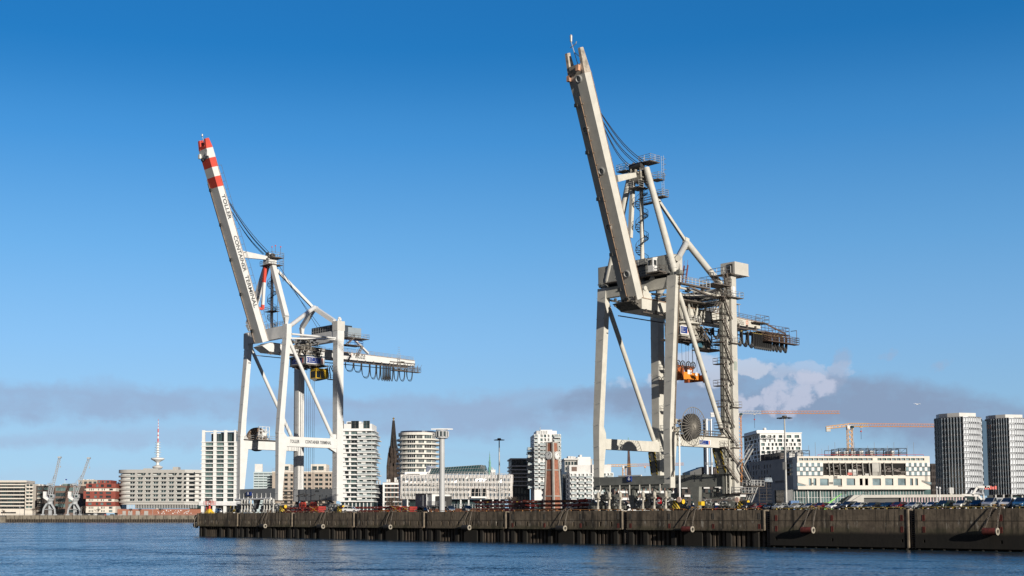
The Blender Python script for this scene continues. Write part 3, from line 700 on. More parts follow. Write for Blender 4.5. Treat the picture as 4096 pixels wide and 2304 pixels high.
# lower beams along the boom direction
b = MB(); b.box(34.75,36.28,5.0,22.6,24.45,27.1); b.box(36.28,36.36,6.6,20.6,24.6,27.15); b.prism([(35.0,20.0,24.5),(35.0,22.6,23.2),(35.0,22.6,24.5)], (1.1,0,0)); b.build('side_beam', W1, T)
p0 = Q.q(*z2(1257,412), u=36.38); p1 = Q.q(*z2(1375,415), u=36.38); text('TOLLER', (36.38,p0.y,p0.z-.03), (0,1,0), (0,0,1), p1.y-p0.y, .92, INK, T)
p0 = Q.q(*z2(1448,418), u=36.38); p1 = Q.q(*z2(1775,430), u=36.38); text('CONTAINER TERMINAL', (36.38,p0.y,p0.z-.05), (0,1,0), (0,0,1), p1.y-p0.y, .92, INK, T)
b = MB(); b.box(15.7,17.25,5.0,22.6,24.45,27.1); b.build('side_beam', W1, T)
b = MB(); b.box(17.3,18.4,4.0,22.0,27.08,27.2,1); b.rail([(18.35,4.2,27.2),(18.35,16,27.2)], r=.05, step=1.6); b.build('walkway', [RAILG, RAILD], T)
# upper frame
b = MB(); b.loft([(54.2,15.2,36.2,5.25,6.7),(57.5,15.2,36.38,5.35,6.8)]); b.box(34.4,36.44,5.3,6.85,54.2,57.85); b.box(15.0,17.3,5.2,6.9,53.0,57.3)
b.build('portal_beam', [W1], T)
b = MB(); b.rail([(24,5.5,57.6),(34,5.5,57.75)], r=.05, step=1.5); b.rail([(24,6.6,57.6),(34,6.6,57.75)], r=.05, step=1.5); b.build('railing', RAILG, T)
b = MB(); b.loft([(54.7,15.3,34.3,22.5,24.4),(57.7,15.3,34.3,22.5,24.4)]); b.box(34.2,36.46,22.4,24.7,54.5,57.6); b.build('portal_beam', W1, T)
for (a, c, r) in ((zB(815,383),zB(1392,438),.28),(zB(570,433),zB(1390,455),.28)):
    pa = Q.q(*a, u=36 if a == zB(815,383) else 28.4); pb = Q.q(*c, v=22.4)
    b = MB(); b.tube(pa, pb, r, n=12); b.build('tie_tube', W1, T, smooth=True)
# diagonals
for u in (35.7, 16.6):
    b = MB(); b.tube((u,6.3,53.9),(u,20.9,28.4),.5,n=16); b.tube((u,20.9,28.4),(u,21.6,27.1),.5,.25,n=12); b.box(u-.12,u+.12,20.6,22.5,26.9,28.4); b.build('brace', W1, T, smooth=True)
# back frame over the landside portal
node = Vector((26.3,21.7,64.8))
b = MB(); b.tube((35.8,6.8,57.4), node+Vector((.6,-.4,.3)), .6, n=14); b.build('strut', W1, T, smooth=True)
for ue, k in ((34.6,1),(18.0,-1)):
    b = MB(); kn = Vector((ue-k*.4,22.9,60.4)); b.beam(node+Vector((k*.4,0,0)), kn, 1.15, 1.2); b.beam(kn, (ue,23.2,57.6), 1.15, 1.2, w2=.6, h2=.8); b.build('strut', W1, T)
b = MB(); b.lathe(node+Vector((0,-.9,0)), [(.8,0),(.8,1.8)], n=16, axis=(0,1,0)); b.tube(node+Vector((0,-.95,0)), node+Vector((0,-.9,0)), .3, n=10, m=1); b.build('node_pin', [W1, RUST], T)
# A-frame and apex
ap = Vector((26.4,6.2,76.6))
for u0, k in ((35.3,1),(17.1,-1)):
    b = MB(); kn = Vector((u0+k*.2,5.6,59.8)); b.beam((u0-.2*k,5.9,57.9), kn, .7, .8, w2=1.35, h2=1.3, up=(0,1,0)); b.beam(kn, ap+Vector((k*1.2,0,-.6)), 1.35, 1.35, up=(0,1,0)); b.build('mast', W1, T)
b = MB(); b.box(25.0,27.8,5.0,7.6,75.6,77.2); b.box(25.6,27.2,5.4,7.2,77.2,78.7); b.tube((24.8,6.3,77.9),(28.0,6.3,77.9),.75,n=16,m=1); clutter(b,(25,4.6,76.6),(28,7.6,78.8),22,3,.7,1); b.build('sheave_head', [W1, DARK], T)
platform(T, 24.2,29.2,4.4,8.8,75.4, rails='uUvV', m=RAILG); platform(T, 26.4,29.6,5.0,8.8,77.4, rails='uUvV', m=RAILG, h=1.3)
b = MB()
for x, y in ((28.8,8.2),(29.2,6.2),(27.2,6.4)): b.tube((x,y,78.5),(x,y,80.6),.06,n=5); b.box(x-.12,x+.12,y-.12,y+.12,80.4,80.7,1)
b.tube((29.4,8.9,70.8),(29.4,8.9,78.5),.05,n=4); b.tube((29.0,8.9,70.8),(29.0,8.9,78.5),.05,n=4)
for i in range(14): b.tube((29.0,8.9,71+i*.55),(29.4,8.9,71+i*.55),.035,n=4)
b.build('mast_ladder', [RAILD, REDP], T)
b = MB(); b.tube((26.2,7.2,57.7),(26.2,7.2,75.4),.42,n=12); b.build('centre_column', W1, T, smooth=True)
spiral((26.2,7.2), 57.8, 72.5, 1.3, 3.2, parent=T); platform(T, 24.3,28.0,6.0,8.6,62.6)
b = MB(); b.tube((27.9,8.0,57.7),(27.9,8.0,72),.07,n=5); b.build('riser_pipe', DARK, T)
pa = Q.q(*zA(390,940), u=28.0); b = MB(); b.beam(pa+Vector((-.2,-.8,.1)), ap+Vector((.2,-.6,.7)), .8, 1.9, h2=.95); b.build('boom_stay', W1, T)
b = MB(); pa = Q.q(*zA(545,1025), u=25.6); pb = Q.q(*zA(525,1335), u=25.6)
L = [pa, pa.lerp(pb,.38), pa.lerp(pb,.9), pb]
b.beam(L[0],L[1],.75,.7,m=0); b.beam(L[1],L[2],.74,.69,m=1); b.beam(L[2],L[3],.75,.7,m=0); pc = Q.q(*zA(490,1325), u=25.6); b.beam(pb, pc, .5,.6,m=0); b.build('folded_stay', [REDP, W1], T)
b = MB(); b.beam(ap+Vector((-.2,.3,-.5)), node+Vector((0,-.6,.4)), .6, .75); b.build('back_stay', W1, T)
for (a, c, uu) in ((zA(575,925),zA(272,535),27.6),(zA(560,930),zA(285,565),26.6),(zA(555,932),zA(287,572),26.2),(zA(538,935),zA(300,625),25),(zA(530,938),zA(312,640),24.6)):
    p_ = Q.q(*a, u=uu); q_ = Q.q(*c, u=uu); b = MB(); n = 8
    b.path([p_.lerp(q_, i/n)-Vector((0,0,1.0*math.sin(math.pi*i/n))) for i in range(n+1)], .085, n=5); b.build('hoist_rope', ROPE, T)
for (a, c) in ((zA(640,1010),zB(1150,295)),(zA(660,1080),zB(1190,285))):
    b = MB(); b.tube(Q.q(*a, u=27), Q.q(*c, u=29), .07, n=5); b.build('hoist_rope', ROPE, T)
# boom: hinged at the waterside portal, raised
B0 = Vector((28.6,2.75,53.2)); B1 = Vector((28.4,-15.75,104.3)); bd = (B1-B0).normalized(); bn = Vector((0,bd.z,-bd.y))   # bn points to the upper side
LB = (B1-B0).length
def bp_(s, a, d): return B0 + bd*s + Vector((-a,0,0)) + bn*d                  # s along, a across (0 = right edge), d depth
b = MB(); marks = [0]+[(z-B0.z)/bd.z for z in (94.3,97.0,99.4,101.8)]+[LB]; cols = [0,1,0,1,0]
for i in range(5):
    s0, s1 = marks[i], marks[i+1]; w0, w1 = 3.95, 3.95
    P = [bp_(s0,0,0),bp_(s0,w0,0),bp_(s0,w0,2.1),bp_(s0,0,2.1),bp_(s1,0,0),bp_(s1,w1,0),bp_(s1,w1,2.1),bp_(s1,0,2.1)]; P = [P[k] for k in (1,0,3,2,5,4,7,6)]
    b.hexa(P, cols[i])
b.build('boom', [W1, REDP], T, label='raised boom with red and white bands near its tip')
b = MB()
for a0, a1 in ((0,.85),(3.1,3.95)):
    P = [bp_(LB,a1,0),bp_(LB,a0,0),bp_(LB,a0,2.1),bp_(LB,a1,2.1),bp_(LB+2.6,a1,.6),bp_(LB+2.6,a0+.05,.6),bp_(LB+2.6,a0+.05,1.7),bp_(LB+2.6,a1,1.7)]; b.hexa(P)
b.hexa([bp_(LB,3.2,.1),bp_(LB,.8,.1),bp_(LB,.8,1.8),bp_(LB,3.2,1.8),bp_(LB+.9,3.2,.1),bp_(LB+.9,.8,.1),bp_(LB+.9,.8,1.8),bp_(LB+.9,3.2,1.8)])
b.build('boom_horn', REDP, T)
b = MB()
for a in (.0,3.9): p_ = bp_(LB-1.6,a,-.3); b.box(p_.x-.35,p_.x+.45,p_.y-.3,p_.y+.3,p_.z-.5,p_.z+.7)
b.build('tip_bracket', W1, T)
b = MB(); p_ = bp_(LB+.9,1.7,.8); b.tube(p_, p_+Vector((-.6,-.4,2.7)), .07, n=6); b.tube(p_+Vector((1.1,.2,0)), p_+Vector((-.4,-.25,1.8)), .06, n=5); q_ = p_+Vector((-.6,-.4,2.7)); b.lathe(q_, [(.2,0),(.22,.5),(.1,.6)], n=8); b.tube(q_+Vector((-.5,0,-.1)), q_+Vector((.5,0,-.1)), .05, n=5); b.build('wind_gauge', RAILG, T)
ex = -bd
def btext(s, ya, yb, xa, xb):
    p0 = Q.q(*zA(xa,ya), u=28.64); s0 = (p0-B0).dot(bd); p1 = Q.q(*zA(xb,yb), u=28.64); s1 = (p1-B0).dot(bd)
    base = B0+bd*s0+bn*.38; base.x = 28.62-.2*s0/LB
    text(s, base, -bd, bn, s0-s1, 1.2, INK, T)
btext('TOLLER', 508, 688, 215, 270); btext('CONTAINER', 808, 1068, 303, 378); btext('TERMINAL', 1094, 1330, 388, 455)
b = MB()                                                       # thin lighter hatch lines, cable tray and rungs down the underside
b.tube(bp_(1,3.6,-.3), bp_(LB-8,3.5,-.3), .13, n=6)
for i in range(26): s_ = 1.5+i*1.75; b.tube(bp_(s_,3.55,0), bp_(s_,3.55,-.3), .05, n=4)
b.build('cable_tray', RAILD, T)
b = MB(); b.beam(bp_(.5,3.93,.0), bp_(LB-9,3.93,.0), .3, .5, up=(1,0,0)); b.beam(bp_(.2,-.06,1.9), bp_(LB-4,-.06,1.9), .08, .22, up=(1,0,0)); b.build('edge_rail', mat('rusty_edge', (.34,.25,.19), .8, var=.3, vs=2), T)
b = MB()                                                       # walkway rail on the back of the boom
for i in range(22): s_ = 3+i*2.2; b.tube(bp_(s_,-.1,2.1), bp_(s_,-.1,3.1), .045, n=4)
b.tube(bp_(3,-.1,3.1), bp_(3+21*2.2,-.1,3.1), .05, n=4); b.build('boom_handrail', RAILD, T)
for x, y in ((105,250),(165,470),(241,722),(316,975),(388,1225)):
    p_ = Q.q(*zA(x,y), u=26.2); s_ = (p_-B0).dot(bd); p_ = bp_(s_, 3.0 if y > 300 else 2.6, -.2)
    floodlight(T, p_, 1.0)
floodlight(T, bp_(3.6,2.6,-.2), 1.1)
# girder (rear part of the boom line) and its gear
b = MB(); g0, g1 = 5.0, 57.2
b.hexa([(24.0,g0,50.9),(28.6,g0,50.9),(28.6,g1,50.75),(24.0,g1,50.75),(24.0,g0,53.4),(28.6,g0,53.4),(28.6,g1,52.35),(24.0,g1,52.35)])
b.prism([(24.0,2.6,52.3),(24.0,5,50.9),(24.0,5,53.3)], (4.6,0,0)); b.build('girder', W1, T)
b = MB(); b.beam((28.7,5,53.42),(28.7,57.1,52.4),.14,.14); b.build('edge_rail', MATS['rusty_edge'], T)
b = MB(); b.tube((29.1,4,50.2),(29.1,57,49.9),.13,n=6); b.tube((23.6,4,50.2),(23.6,57,49.9),.13,n=6)
for i in range(18): b.box(28.9,29.2,5+i*3,5.2+i*3,50.0,50.9)
b.build('festoon_track', RAILD, T)
b = MB(); b.rail([(28.4,27,53.05),(28.4,56.8,52.35)], r=.045, step=1.7, rows=3); b.rail([(24.2,27,53.05),(24.2,56.8,52.35)], r=.045, step=1.7, rows=2); b.build('railing', RAILG, T)
p0 = Q.q(*zB(1632,668), u=28.62); p1 = Q.q(*zB(1787,682), u=28.62); text('KOCKS', (28.62,p0.y,p0.z), (0,1,-.02), (0,0,1), p1.y-p0.y, .78, INK, T)
p0 = Q.q(*zB(1657,703), u=28.62); p1 = Q.q(*zB(1785,712), u=28.62); text('KRANE', (28.62,p0.y,p0.z), (0,1,-.02), (0,0,1), p1.y-p0.y, .55, INK, T)
b = MB(); pz = [Q.q(*zB(x,y), u=28.62) for x,y in ((1617,640),(1612,655),(1590,668),(1612,680),(1580,676),(1590,662))]; b.prism(pz[:1]+pz[1:3]+pz[3:], (.02,0,0)); b.build('logo', mat('logo_salmon', (.75,.30,.18), .6), T)
b = MB(); pz = [Q.q(*zB(x,y), u=28.62) for x,y in ((1585,684),(1615,686),(1615,692),(1585,690))]; b.prism(pz, (.02,0,0)); b.build('logo', INK, T)
lp = [1508,1520,1632,1735,1845,1933,1985,2018,2040,2062,2085,2108]
tops = lambda x: 752+(x-1520)*.083; bots = [815,875,887,962,975,985,995,1000,1000,1000,1000,1000]
def fest(lst, u, conv):
    L = []
    for x0, x1, yt, yb in lst:
        a = Q.q(*conv(x0,yt), u=u); c = Q.q(*conv(x1,yt), u=u); d = Q.q(*conv((x0+x1)/2,yb), u=u); L.append((a.y, c.y, a.z, d.z))
    return L
ls = [(1524,1628,757,872),(1637,1732,765,885),(1740,1842,772,960),(1850,1928,782,972),(1937,1982,790,985),(1992,2022,797,992),(2026,2046,800,998),(2050,2068,802,998),(2072,2090,803,1000),(2094,2112,805,1000),(2116,2152,808,1000),(2166,2222,830,1000),(2238,2308,835,1000),(2334,2408,845,1000)]
festoon(T, fest(ls, 29.1, zB), 29.1, r=.06)
e0 = Q.q(*zB(2135,880), u=29.6); e1 = Q.q(*zB(2500,905), u=29.6)
platform(T, 28.8,30.4,e0.y,e1.y,e1.z+.3, name='end_platform', m=RAILD, rails='uUvV', h=1.3, rows=3)
b = MB()
for i in range(9):
    y = e0.y+(e1.y-e0.y)*i/8; b.tube((28.9,y,e1.z+.3),(28.9,y,min(50.9,e1.z+4.2)),.08,n=5); b.tube((28.9,y,e1.z+.3),(28.9,y+1.6,e1.z+2.8),.05,n=4)
b.tube((28.9,e0.y,e1.z+2.9),(28.9,e1.y-1,e1.z+2.9),.1,n=5); b.box(28.7,29.4,e0.y+4,e0.y+5.2,e1.z+3,e1.z+9.5 if False else e1.z+3.2); b.build('end_truss', RAILD, T)
b = MB(); y = Q.q(*zB(2215,760), u=28.8).y
for dy in (0,.8): b.tube((28.9,y+dy,e1.z+.5),(28.9,y+dy,54.2),.06,n=4)
for i in range(12): b.tube((28.9,y,e1.z+.8+i*.6),(28.9,y+.8,e1.z+.8+i*.6),.04,n=4)
b.build('access_ladder', RAILG, T)
# machinery house, electrical room on the landside beam
b = MB(); b.box(21.0,32.5,24.6,30.5,56.6,60.0); b.build('machinery_house', mat('dark_cladding', (.035,.05,.065), .5, var=.1, corr=1.3, corr_dir='X'), T)
platform(T, 22.5,32.5,23.4,24.6,57.6, rails='vuU', h=1.9, step=1.1, rows=2)
b = MB(); p0 = Q.q(*zB(1545,313), u=36); b.box(33.6,36.1,26.4,31.0,56.0,58.9); b.build('electrical_room', mat('pale_blue_box', (.27,.33,.38), .5, var=.05), T)
b = MB(); b.box(36.1,36.14,27.9,29.0,56.1,57.4); b.box(36.14,36.17,28.2,28.7,56.4,56.9,1); b.build('door', [mat('pale_blue_box',(0,0,0)), DARK], T)
platform(T, 33.0,37.4,25.2,33.0,55.9, rails='UVv', h=1.2); platform(T, 33.5,37.0,25.0,31.0,53.9, rails='UV', h=1.2, m=BLUESIGN)
b = MB(); b.stair((37.2,25.2,53.9),(37.2,27.6,55.9)); b.stair((36.0,29.5,50.6),(36.0,31.5,53.9),m=0); b.build('stair', RAILD, T)
b = MB(); a_ = Q.q(*zB(1670,505), u=30); c_ = Q.q(*zB(1825,640), u=28.4); b.beam(a_+Vector((0,-1,1.2)), c_, .55,.55); b.build('girder_stay', W1, T)
# trolley machinery hanging under the girder
b = MB(); b.box(22.8,30.6,13.2,21.5,52.9,53.1,1); clutter(b,(28.6,12.8,50.5),(31.0,21.5,55.0),46,8,.9); clutter(b,(22.8,12.8,53.5),(30,21,55.2),34,9,1.1)
b.rail([(31.2,12.6,52.2),(31.2,22,52.2)],step=1.2,rows=3); b.box(30.4,31.3,12.6,22,52.0,52.2,1)
for y in (14,16,19,20.5):
    b.beam((30.4,y,50.6),(30.6,y+.6,53),.3,.3)
b.build('trolley_winch', [mat('trolley_steel', (.20,.185,.16), .6, var=.3, vs=2), RAILD], T)
b = MB(); b.box(22.2,30.0,16.2,22.7,48.25,50.55); b.box(22.0,30.1,16.1,22.8,50.55,50.75); b.build('trolley_house', mat('trolley_blue', (.05,.085,.13), .5, var=.1), T)
b = MB(); b.box(22.6,30.8,15.8,23.6,47.9,48.2); clutter(b,(22.6,15.8,47.2),(30.8,23.6,47.9),40,4,.7)
for y in (17,19,21): b.box(22.2,31.0,y,y+.3,47.7,47.95)
b.build('trolley_underframe', RAILD, T)
def hhla(T, o, ex, nn, L, H, W_side=WHT):
    """blue company board with white outlined letters and a red bar; o = lower left corner on the wall"""
    o = Vector(o); ex = Vector(ex); nn = Vector(nn); up = Vector((0,0,1))
    def plate(x0, x1, z0, z1, d, m, nm):
        b = MB(); P = [o+ex*x+up*z+nn*dd for dd in (0, d) for x, z in ((x0,z0),(x1,z0),(x1,z1),(x0,z1))]; b.hexa(P); return b.build(nm, m, T)
    bd_ = plate(0, L, 0, H, .04, W_side, 'company_board')
    def sub(x0, x1, z0, z1, d, m, nm):
        b = MB(); P = [o+ex*x+up*z+nn*dd for dd in (.01, d) for x, z in ((x0,z0),(x1,z0),(x1,z1),(x0,z1))]; b.hexa(P); return b.build(nm, m, bd_)
    sub(.07*H, L*.80, .1*H, .9*H, .06, BLUESIGN, 'blue_field'); sub(L*.85, L*.91, .12*H, .88*H, .06, REDP, 'red_bar')
    text('HHLA', o+ex*(.17*H)+up*(.27*H)+nn*.07, ex, up, L*.50, .48*H, W_side, bd_, ext=.01)
    text('HHLA', o+ex*(.17*H+.02*L)+up*(.32*H)+nn*.09, ex, up, L*.47, .38*H, BLUESIGN, bd_, ext=.006)
hhla(T, (30.02,16.35,48.4), (0,1,0), (1,0,0), 6.2, 2.0)
hhla(T, (23.0,16.18,48.4), (1,0,0), (0,-1,0), 6.4, 2.0, mat('board_white_shaded', (.42,.43,.44), .5))  # dimmer white: the shade on this side is put into the colour
for i, (x, y0, y1) in enumerate(((985,870,1387),(1015,850,1387),(1045,850,1387),(1068,850,1387),(1097,850,1387),(1117,850,1387),(908,870,1387),(935,870,1387))):
    p_ = Q.q(*zB(x,y0), u=26); b = MB(); b.tube((26,p_.y,47.5),(26,p_.y,QH+3.2),.05,n=4); b.build('hoist_rope', ROPE, T)
# cab
b = MB(); c0 = Q.q(*zB(1190,900), u=30)
x0,x1,y0,y1 = 26.6,29.4,c0.y-1.0,c0.y+3.2
b.box(x0,x1,y0,y1,46.6,47.4,0); b.prism([(x0,y0,46.6),(x0,y1,46.6),(x0,y1,44.6),(x0,y0+1.4,43.9),(x0,y0,44.6)], (x1-x0,0,0), 1)
for y in (y0,y0+1.5,y1-.15): b.box(x1,x1+.06,y,y+.15,44.6,46.6,0)
b.box(x1,x1+.06,y0,y1,44.5,44.7,0); b.box(x1,x1+.05,y1-1.5,y1,44.7,46.6,0); b.box(x0,x0+.15,y0-.05,y0,44.6,46.6,0); b.box(x1-.15,x1,y0-.05,y0,44.6,46.6,0); b.box(x0,x1,y0-.05,y0,44.5,44.7,0)
b.build('operator_cab', [YEL, GLASSD], T)
b = MB(); b.stair((30,y1+.2,44.6),(30,y1-.4,47.8)); b.rail([(30.4,y1,44.5),(30.4,y1+3.4,44.5)]); b.box(29,30.5,y1,y1+3.4,44.35,44.5); b.stair((30,y1+3,44.6),(30,y1+.6,48.4)); b.build('cab_stair', RAILD, T)
# cable reel on the lower beam
RC = Q.q(*z2(842,312), u=15.1); RC = Vector((15.1, RC.y, 27.45))
b = MB(); b.lathe(RC+Vector((-.5,0,0)), [(3.4,0),(3.4,.12)], n=40, axis=(1,0,0)); b.lathe(RC+Vector((.3,0,0)), [(3.4,0),(3.4,.08)], n=40, axis=(1,0,0))
for i in range(26):
    a = 2*math.pi*i/26; b.beam(RC+Vector((.42,math.cos(a)*.5,math.sin(a)*.5)), RC+Vector((.42,math.cos(a)*3.4,math.sin(a)*3.4)), .1,.1, m=1)
b.build('cable_reel', [mat('reel_brown', (.12,.075,.045), .8, var=.4, vs=2), mat('reel_rib', (.38,.32,.26), .7, var=.3)], T)
b = MB(); clutter(b,(15.9,9.2,27.2),(17.0,12.9,30.4),30,11,.5)
for y in (9.4,10.6,11.8,12.9): b.tube((17.0,y,27.1),(17.0,y,31.0),.1,n=5)
for z in (28.4,29.8,31.0): b.tube((17.0,9.2,z),(17.0,13,z),.08,n=5)
b.box(16.9,17.1,10.6,11.8,28.4,29.3); b.build('reel_frame', WHITE1, T)
# travel gear
bogies(T, 15.9, 36.4, 3.7, 10.1, SILL1, True, 21); bogies(T, 15.2, 36.4, 23.5, 10.1, SILL1, False, 22)
storm_posts(T, [Q.q(*z2(x,1230), v=2.3).x for x in (650,688,722,760,932,964,1000,1045)], 2.3, 9.9, mat('pale_clamp', (.50,.49,.46), .6, var=.2, vs=2))
for u, s in ((15.0,-1),(37.0,1)): buffers(T, u, 3.4, None, YEL, s)
buffers(T, 37.0, 22.6, None, YEL, 1)
b = MB(); b.prism([(24.0,3.2,10.2),(26.3,3.2,10.2),(25.2,3.2,7.6),(24.6,3.2,7.6)], (0,.9,0)); b.build('storm_anchor', SILL1, T)
b = MB(); b.prism([(23.5,22.8,10.2),(25.5,22.8,10.2),(24.9,22.8,7.6),(24.3,22.8,7.6)], (0,.9,0)); b.build('storm_anchor', SILL1, T)
for x in (20.3,25.6):
    b = MB()
    for d in (-.75,.75): b.tube((x+d,22.2,8.9),(x+d,22.5,8.9),.85,n=22); b.tube((x+d,22.1,8.9),(x+d,22.6,8.9),.2,n=10,m=1)
    b.prism([(x-1.5,22.25,8.7),(x+1.5,22.25,8.7),(x,22.25,7.2)], (0,.2,0)); b.build('sheave_pair', [mat('bright_red', (.75,.10,.07), .45, var=.08), DARK], T)
# ---------------------------------------------------------------- the cream crane (right)
T = K2 = Thing('container_crane', Q, (160, 12.5, QH), 'taller cream coloured container crane at right with lift tower and big spoked cable reel', 'crane')
CR = CREAM; CORR = mat('cream_cladding', (.59,.57,.52), .55, var=.06, corr=1.0, corr_dir='Y', streak=.3, streak_col=(.34,.22,.13)); CORX = mat('grey_cladding', (.28,.28,.26), .55, var=.06, corr=1.0, corr_dir='X', streak=.2)
for u1, s in ((151.5,0),(169.7,1)):
    b = legmb([(10.9 if s else 13.2,u1-1.55,u1,3.0,4.35),(15,u1-1.55,u1,3.0,4.4),(20.8,u1-1.6,u1,3.0,5.2),(22.3,u1-1.65,u1,3.05,5.1),(23.6,u1-1.7,u1,3.1,4.5),(50.2,u1-2.2,u1,5.35,6.75),(52.3,u1-2.25,u1+.02,5.5,6.9)])
    b.box(u1-1.62,u1+.05,2.97,4.5,16.8,17.0); b.build('leg', [CR, GREYST], T)
b = MB(); b.beam((169.95,4.15,22),(169.95,6.4,52.3),.1,.16,up=(1,0,0)); b.beam((169.95,3.6,13),(169.95,4.0,22),.1,.16,up=(1,0,0)); b.build('cable_duct', mat('duct_brown', (.20,.15,.11), .7, var=.3), T)
b = MB(); b.tube((170.3,4.9,QH+1.5),(170.3,5.1,21.5),.17,n=8); b.build('white_pipe', WHT, T)
b = MB(); b.path([(170.1,3.8,21.7),(169.9,3.7,20),(169.95,3.7,14.2),(169.4,3.0,12.6)],.2,n=6); b.build('black_hose', DARK, T)
# landside legs: left plain, right one clad as the lift tower
b = legmb([(13.4,149.6,151.5,21.9,23.2),(19,149.5,151.5,21.9,23.9),(49.5,149.5,151.5,21.9,23.9)])
b.build('leg', [CR, GREYST], T)
b = MB()
for uu in (149.45,): pass
b.prism([(149.6,21.4,13.9),(151.3,21.4,13.9),(151.3,20.6,19.2),(149.6,20.6,19.2)], (0,.5,0)); b.build('lower_leg', GREYC2, T)
b = MB()
for u in (149.5,151.1): b.beam((u+.15,21.35,14.3),(u+.15,20.55,19.0),.34,.06,up=(0,1,0))
b.build('hazard_strip', HAZ, T)
b = MB(); b.prism([(167.0,21.2,13.9),(169.2,21.2,13.9),(169.0,19.7,19.2),(166.9,19.7,19.2)], (0,.6,0)); b.build('lower_leg', GREYC2, T)
b = MB()
for u in (167.0,168.9): b.beam((u+.12,21.12,14.2),(u+.05,19.62,19.0),.36,.06,up=(0,1,0))
b.build('hazard_strip', HAZ, T)
b = legmb([(11.4,167.4,169.7,21.9,23.6),(50,167.5,169.7,21.9,23.8)], False); b.build('leg', [CR, GREYST], T)
b = MB(); b.box(168.6,170.4,22.1,23.85,9.0,54.3); b.build('lift_tower', CORR, T)
b = MB()
for z in (14.9,19.3,23.8,28.3,32.8,37.3,41.8,46.3,50.8): b.box(168.55,170.44,22.05,23.9,z,z+.1)
b.build('tower_joint', CR, T)
b = MB(); b.box(168.0,171.5,22.0,26.6,54.5,56.9); b.box(167.9,171.6,21.9,26.7,54.3,54.5); b.build('lift_motor_room', CORR, T)
b = MB(); b.box(169.7,171.0,21.9,22.0,54.6,56.5); b.build('door', DARK, T)
b = MB(); b.box(170.42,170.46,22.6,23.4,49.8,52.0); b.build('door', WHT, T)
b = MB(); b.box(170.42,170.46,22.6,23.5,34.9,36.7); b.build('door', mat('pale_green_door', (.34,.38,.34), .6), T)
platform(T, 166.2,171.4,20.8,22.0,54.45, rails='uv', h=1.4, r=.06)
# stairs zig-zagging up the tower, cable shaft on its left
b = MB()
for z0, z1 in ((10,49.5),): b.box(168.05,168.5,21.2,21.6,z0,z1); b.box(168.9,169.1,21.2,21.5,z0,z1,1); b.box(169.7,169.9,21.2,21.5,z0,z1,1)
z = 12.
while z < 49: b.box(168.9,169.9,21.25,21.4,z,z+.12,1); z += 4.4
b.build('cable_shaft', [GREYC2, CR], T)
zz = [12.0,15.6,19.3,23.0,27.4,31.6,36.0,40.4,44.9,49.6]
for i, (a_, c_) in enumerate(zip(zz, zz[1:])):
    b = MB(); b.stair((170.5,19.2,c_),(170.5,21.9 if i > 2 else 23.0,a_+.2), w=.6, m=0); b.build('stair_flight', RAILD, T)
    platform(T, 168.4,170.8,18.4,19.8,c_, name='landing', rails='uvU', r=.04, step=1.3, rows=2, m=RAILD)
    if i in (2,4,7): platform(T, 170.2,171.0,21.6,24.2,a_, name='landing', rails='UV', r=.04, step=1.3, m=RAILG)
b = MB(); b.stair((170.2,20.4,54.4),(170.2,21.9,50.0)); b.stair((169.2,18.4,46.4),(169.6,20.4,49.6)); b.build('stair_flight', RAILD, T)
platform(T, 167.8,171.2,20.0,25.2,49.75, name='landing', rails='vUV', r=.045, step=1.3)
c_ = Q.q(*z5(2000,1000), u=171)
platform(T, 170.6,172.6,24.5,29.0,11.6, name='landing', rails='uvUV', r=.07, step=1.2, rows=2, m=RAILG)
platform(T, 168.0,172.4,21.5,26.4,10.1, name='landing', rails='UvV', r=.055, step=1.2)
b = MB(); b.stair((171.6,27.4,11.4),(171.6,24.2,QH+.3), w=1.0); b.build('stair_flight', RAILG, T)
b = MB(); b.stair((171.6,22.6,15.4),(171.6,25.6,11.7), w=.9); b.stair((171.9,22.6,15.6),(171.9,25.8,19.0), w=.9); b.build('stair_flight', RAILG, T)
# sills
b = MB(); b.box(149.95,168.15,3.02,4.3,11.7,13.3); b.box(151.6,168.2,2.62,3.0,11.62,11.75); b.box(149.95,169.6,2.9,4.3,10.2 if False else 10.85,11.68)
for i in range(7): x = 152.2+i*2.55; b.box(x-.08,x+.08,2.4,2.55,9.6,11.6,1)
b.box(149.95,151.5,3.0,4.3,10.8,13.35); b.build('sill_beam', [GREYC2, CR], T)
b = MB(); b.box(150,169.4,21.55,23.2,11.45,14.0); b.build('sill_beam', GREYC2, T)
b = MB()
for x, h in ((1250,60),(1380,60),(1470,80),(1633,70)):
    p_ = Q.q(*z5(x,900), u=None, v=21.5); b.box(p_.x-.05,p_.x+.05,21.5,21.56,p_.z,p_.z+h/31)
b.build('marking', INK, T)
for x, y, s_ in ((1462,893,'20'),(1630,880,'40')):
    p_ = Q.q(*z5(x,y), v=21.5); text(s_, (p_.x-.3,21.5,p_.z), (1,0,0), (0,0,1), None, .4, INK, T, 'marking')
pl = Q.q(*z5(530,833), v=2.85); pr = Q.q(*z5(584,897), v=2.85)
b = MB(); b.box(pl.x,pr.x,2.7,3.0,pr.z,pl.z); o = b.build('number_plate', BLUESIGN, T)
text('6', (pl.x+.32,2.68,pr.z+.2), (1,0,0), (0,0,1), .62*(pr.x-pl.x)*.8, (pl.z-pr.z)*.75, WHT, o, 'numeral')
b = MB(); b.box(pl.x-2.4,pr.x+2.4,2.9,3.2,13.32,13.55); b.build('lamp_bar', WHITE1, T)
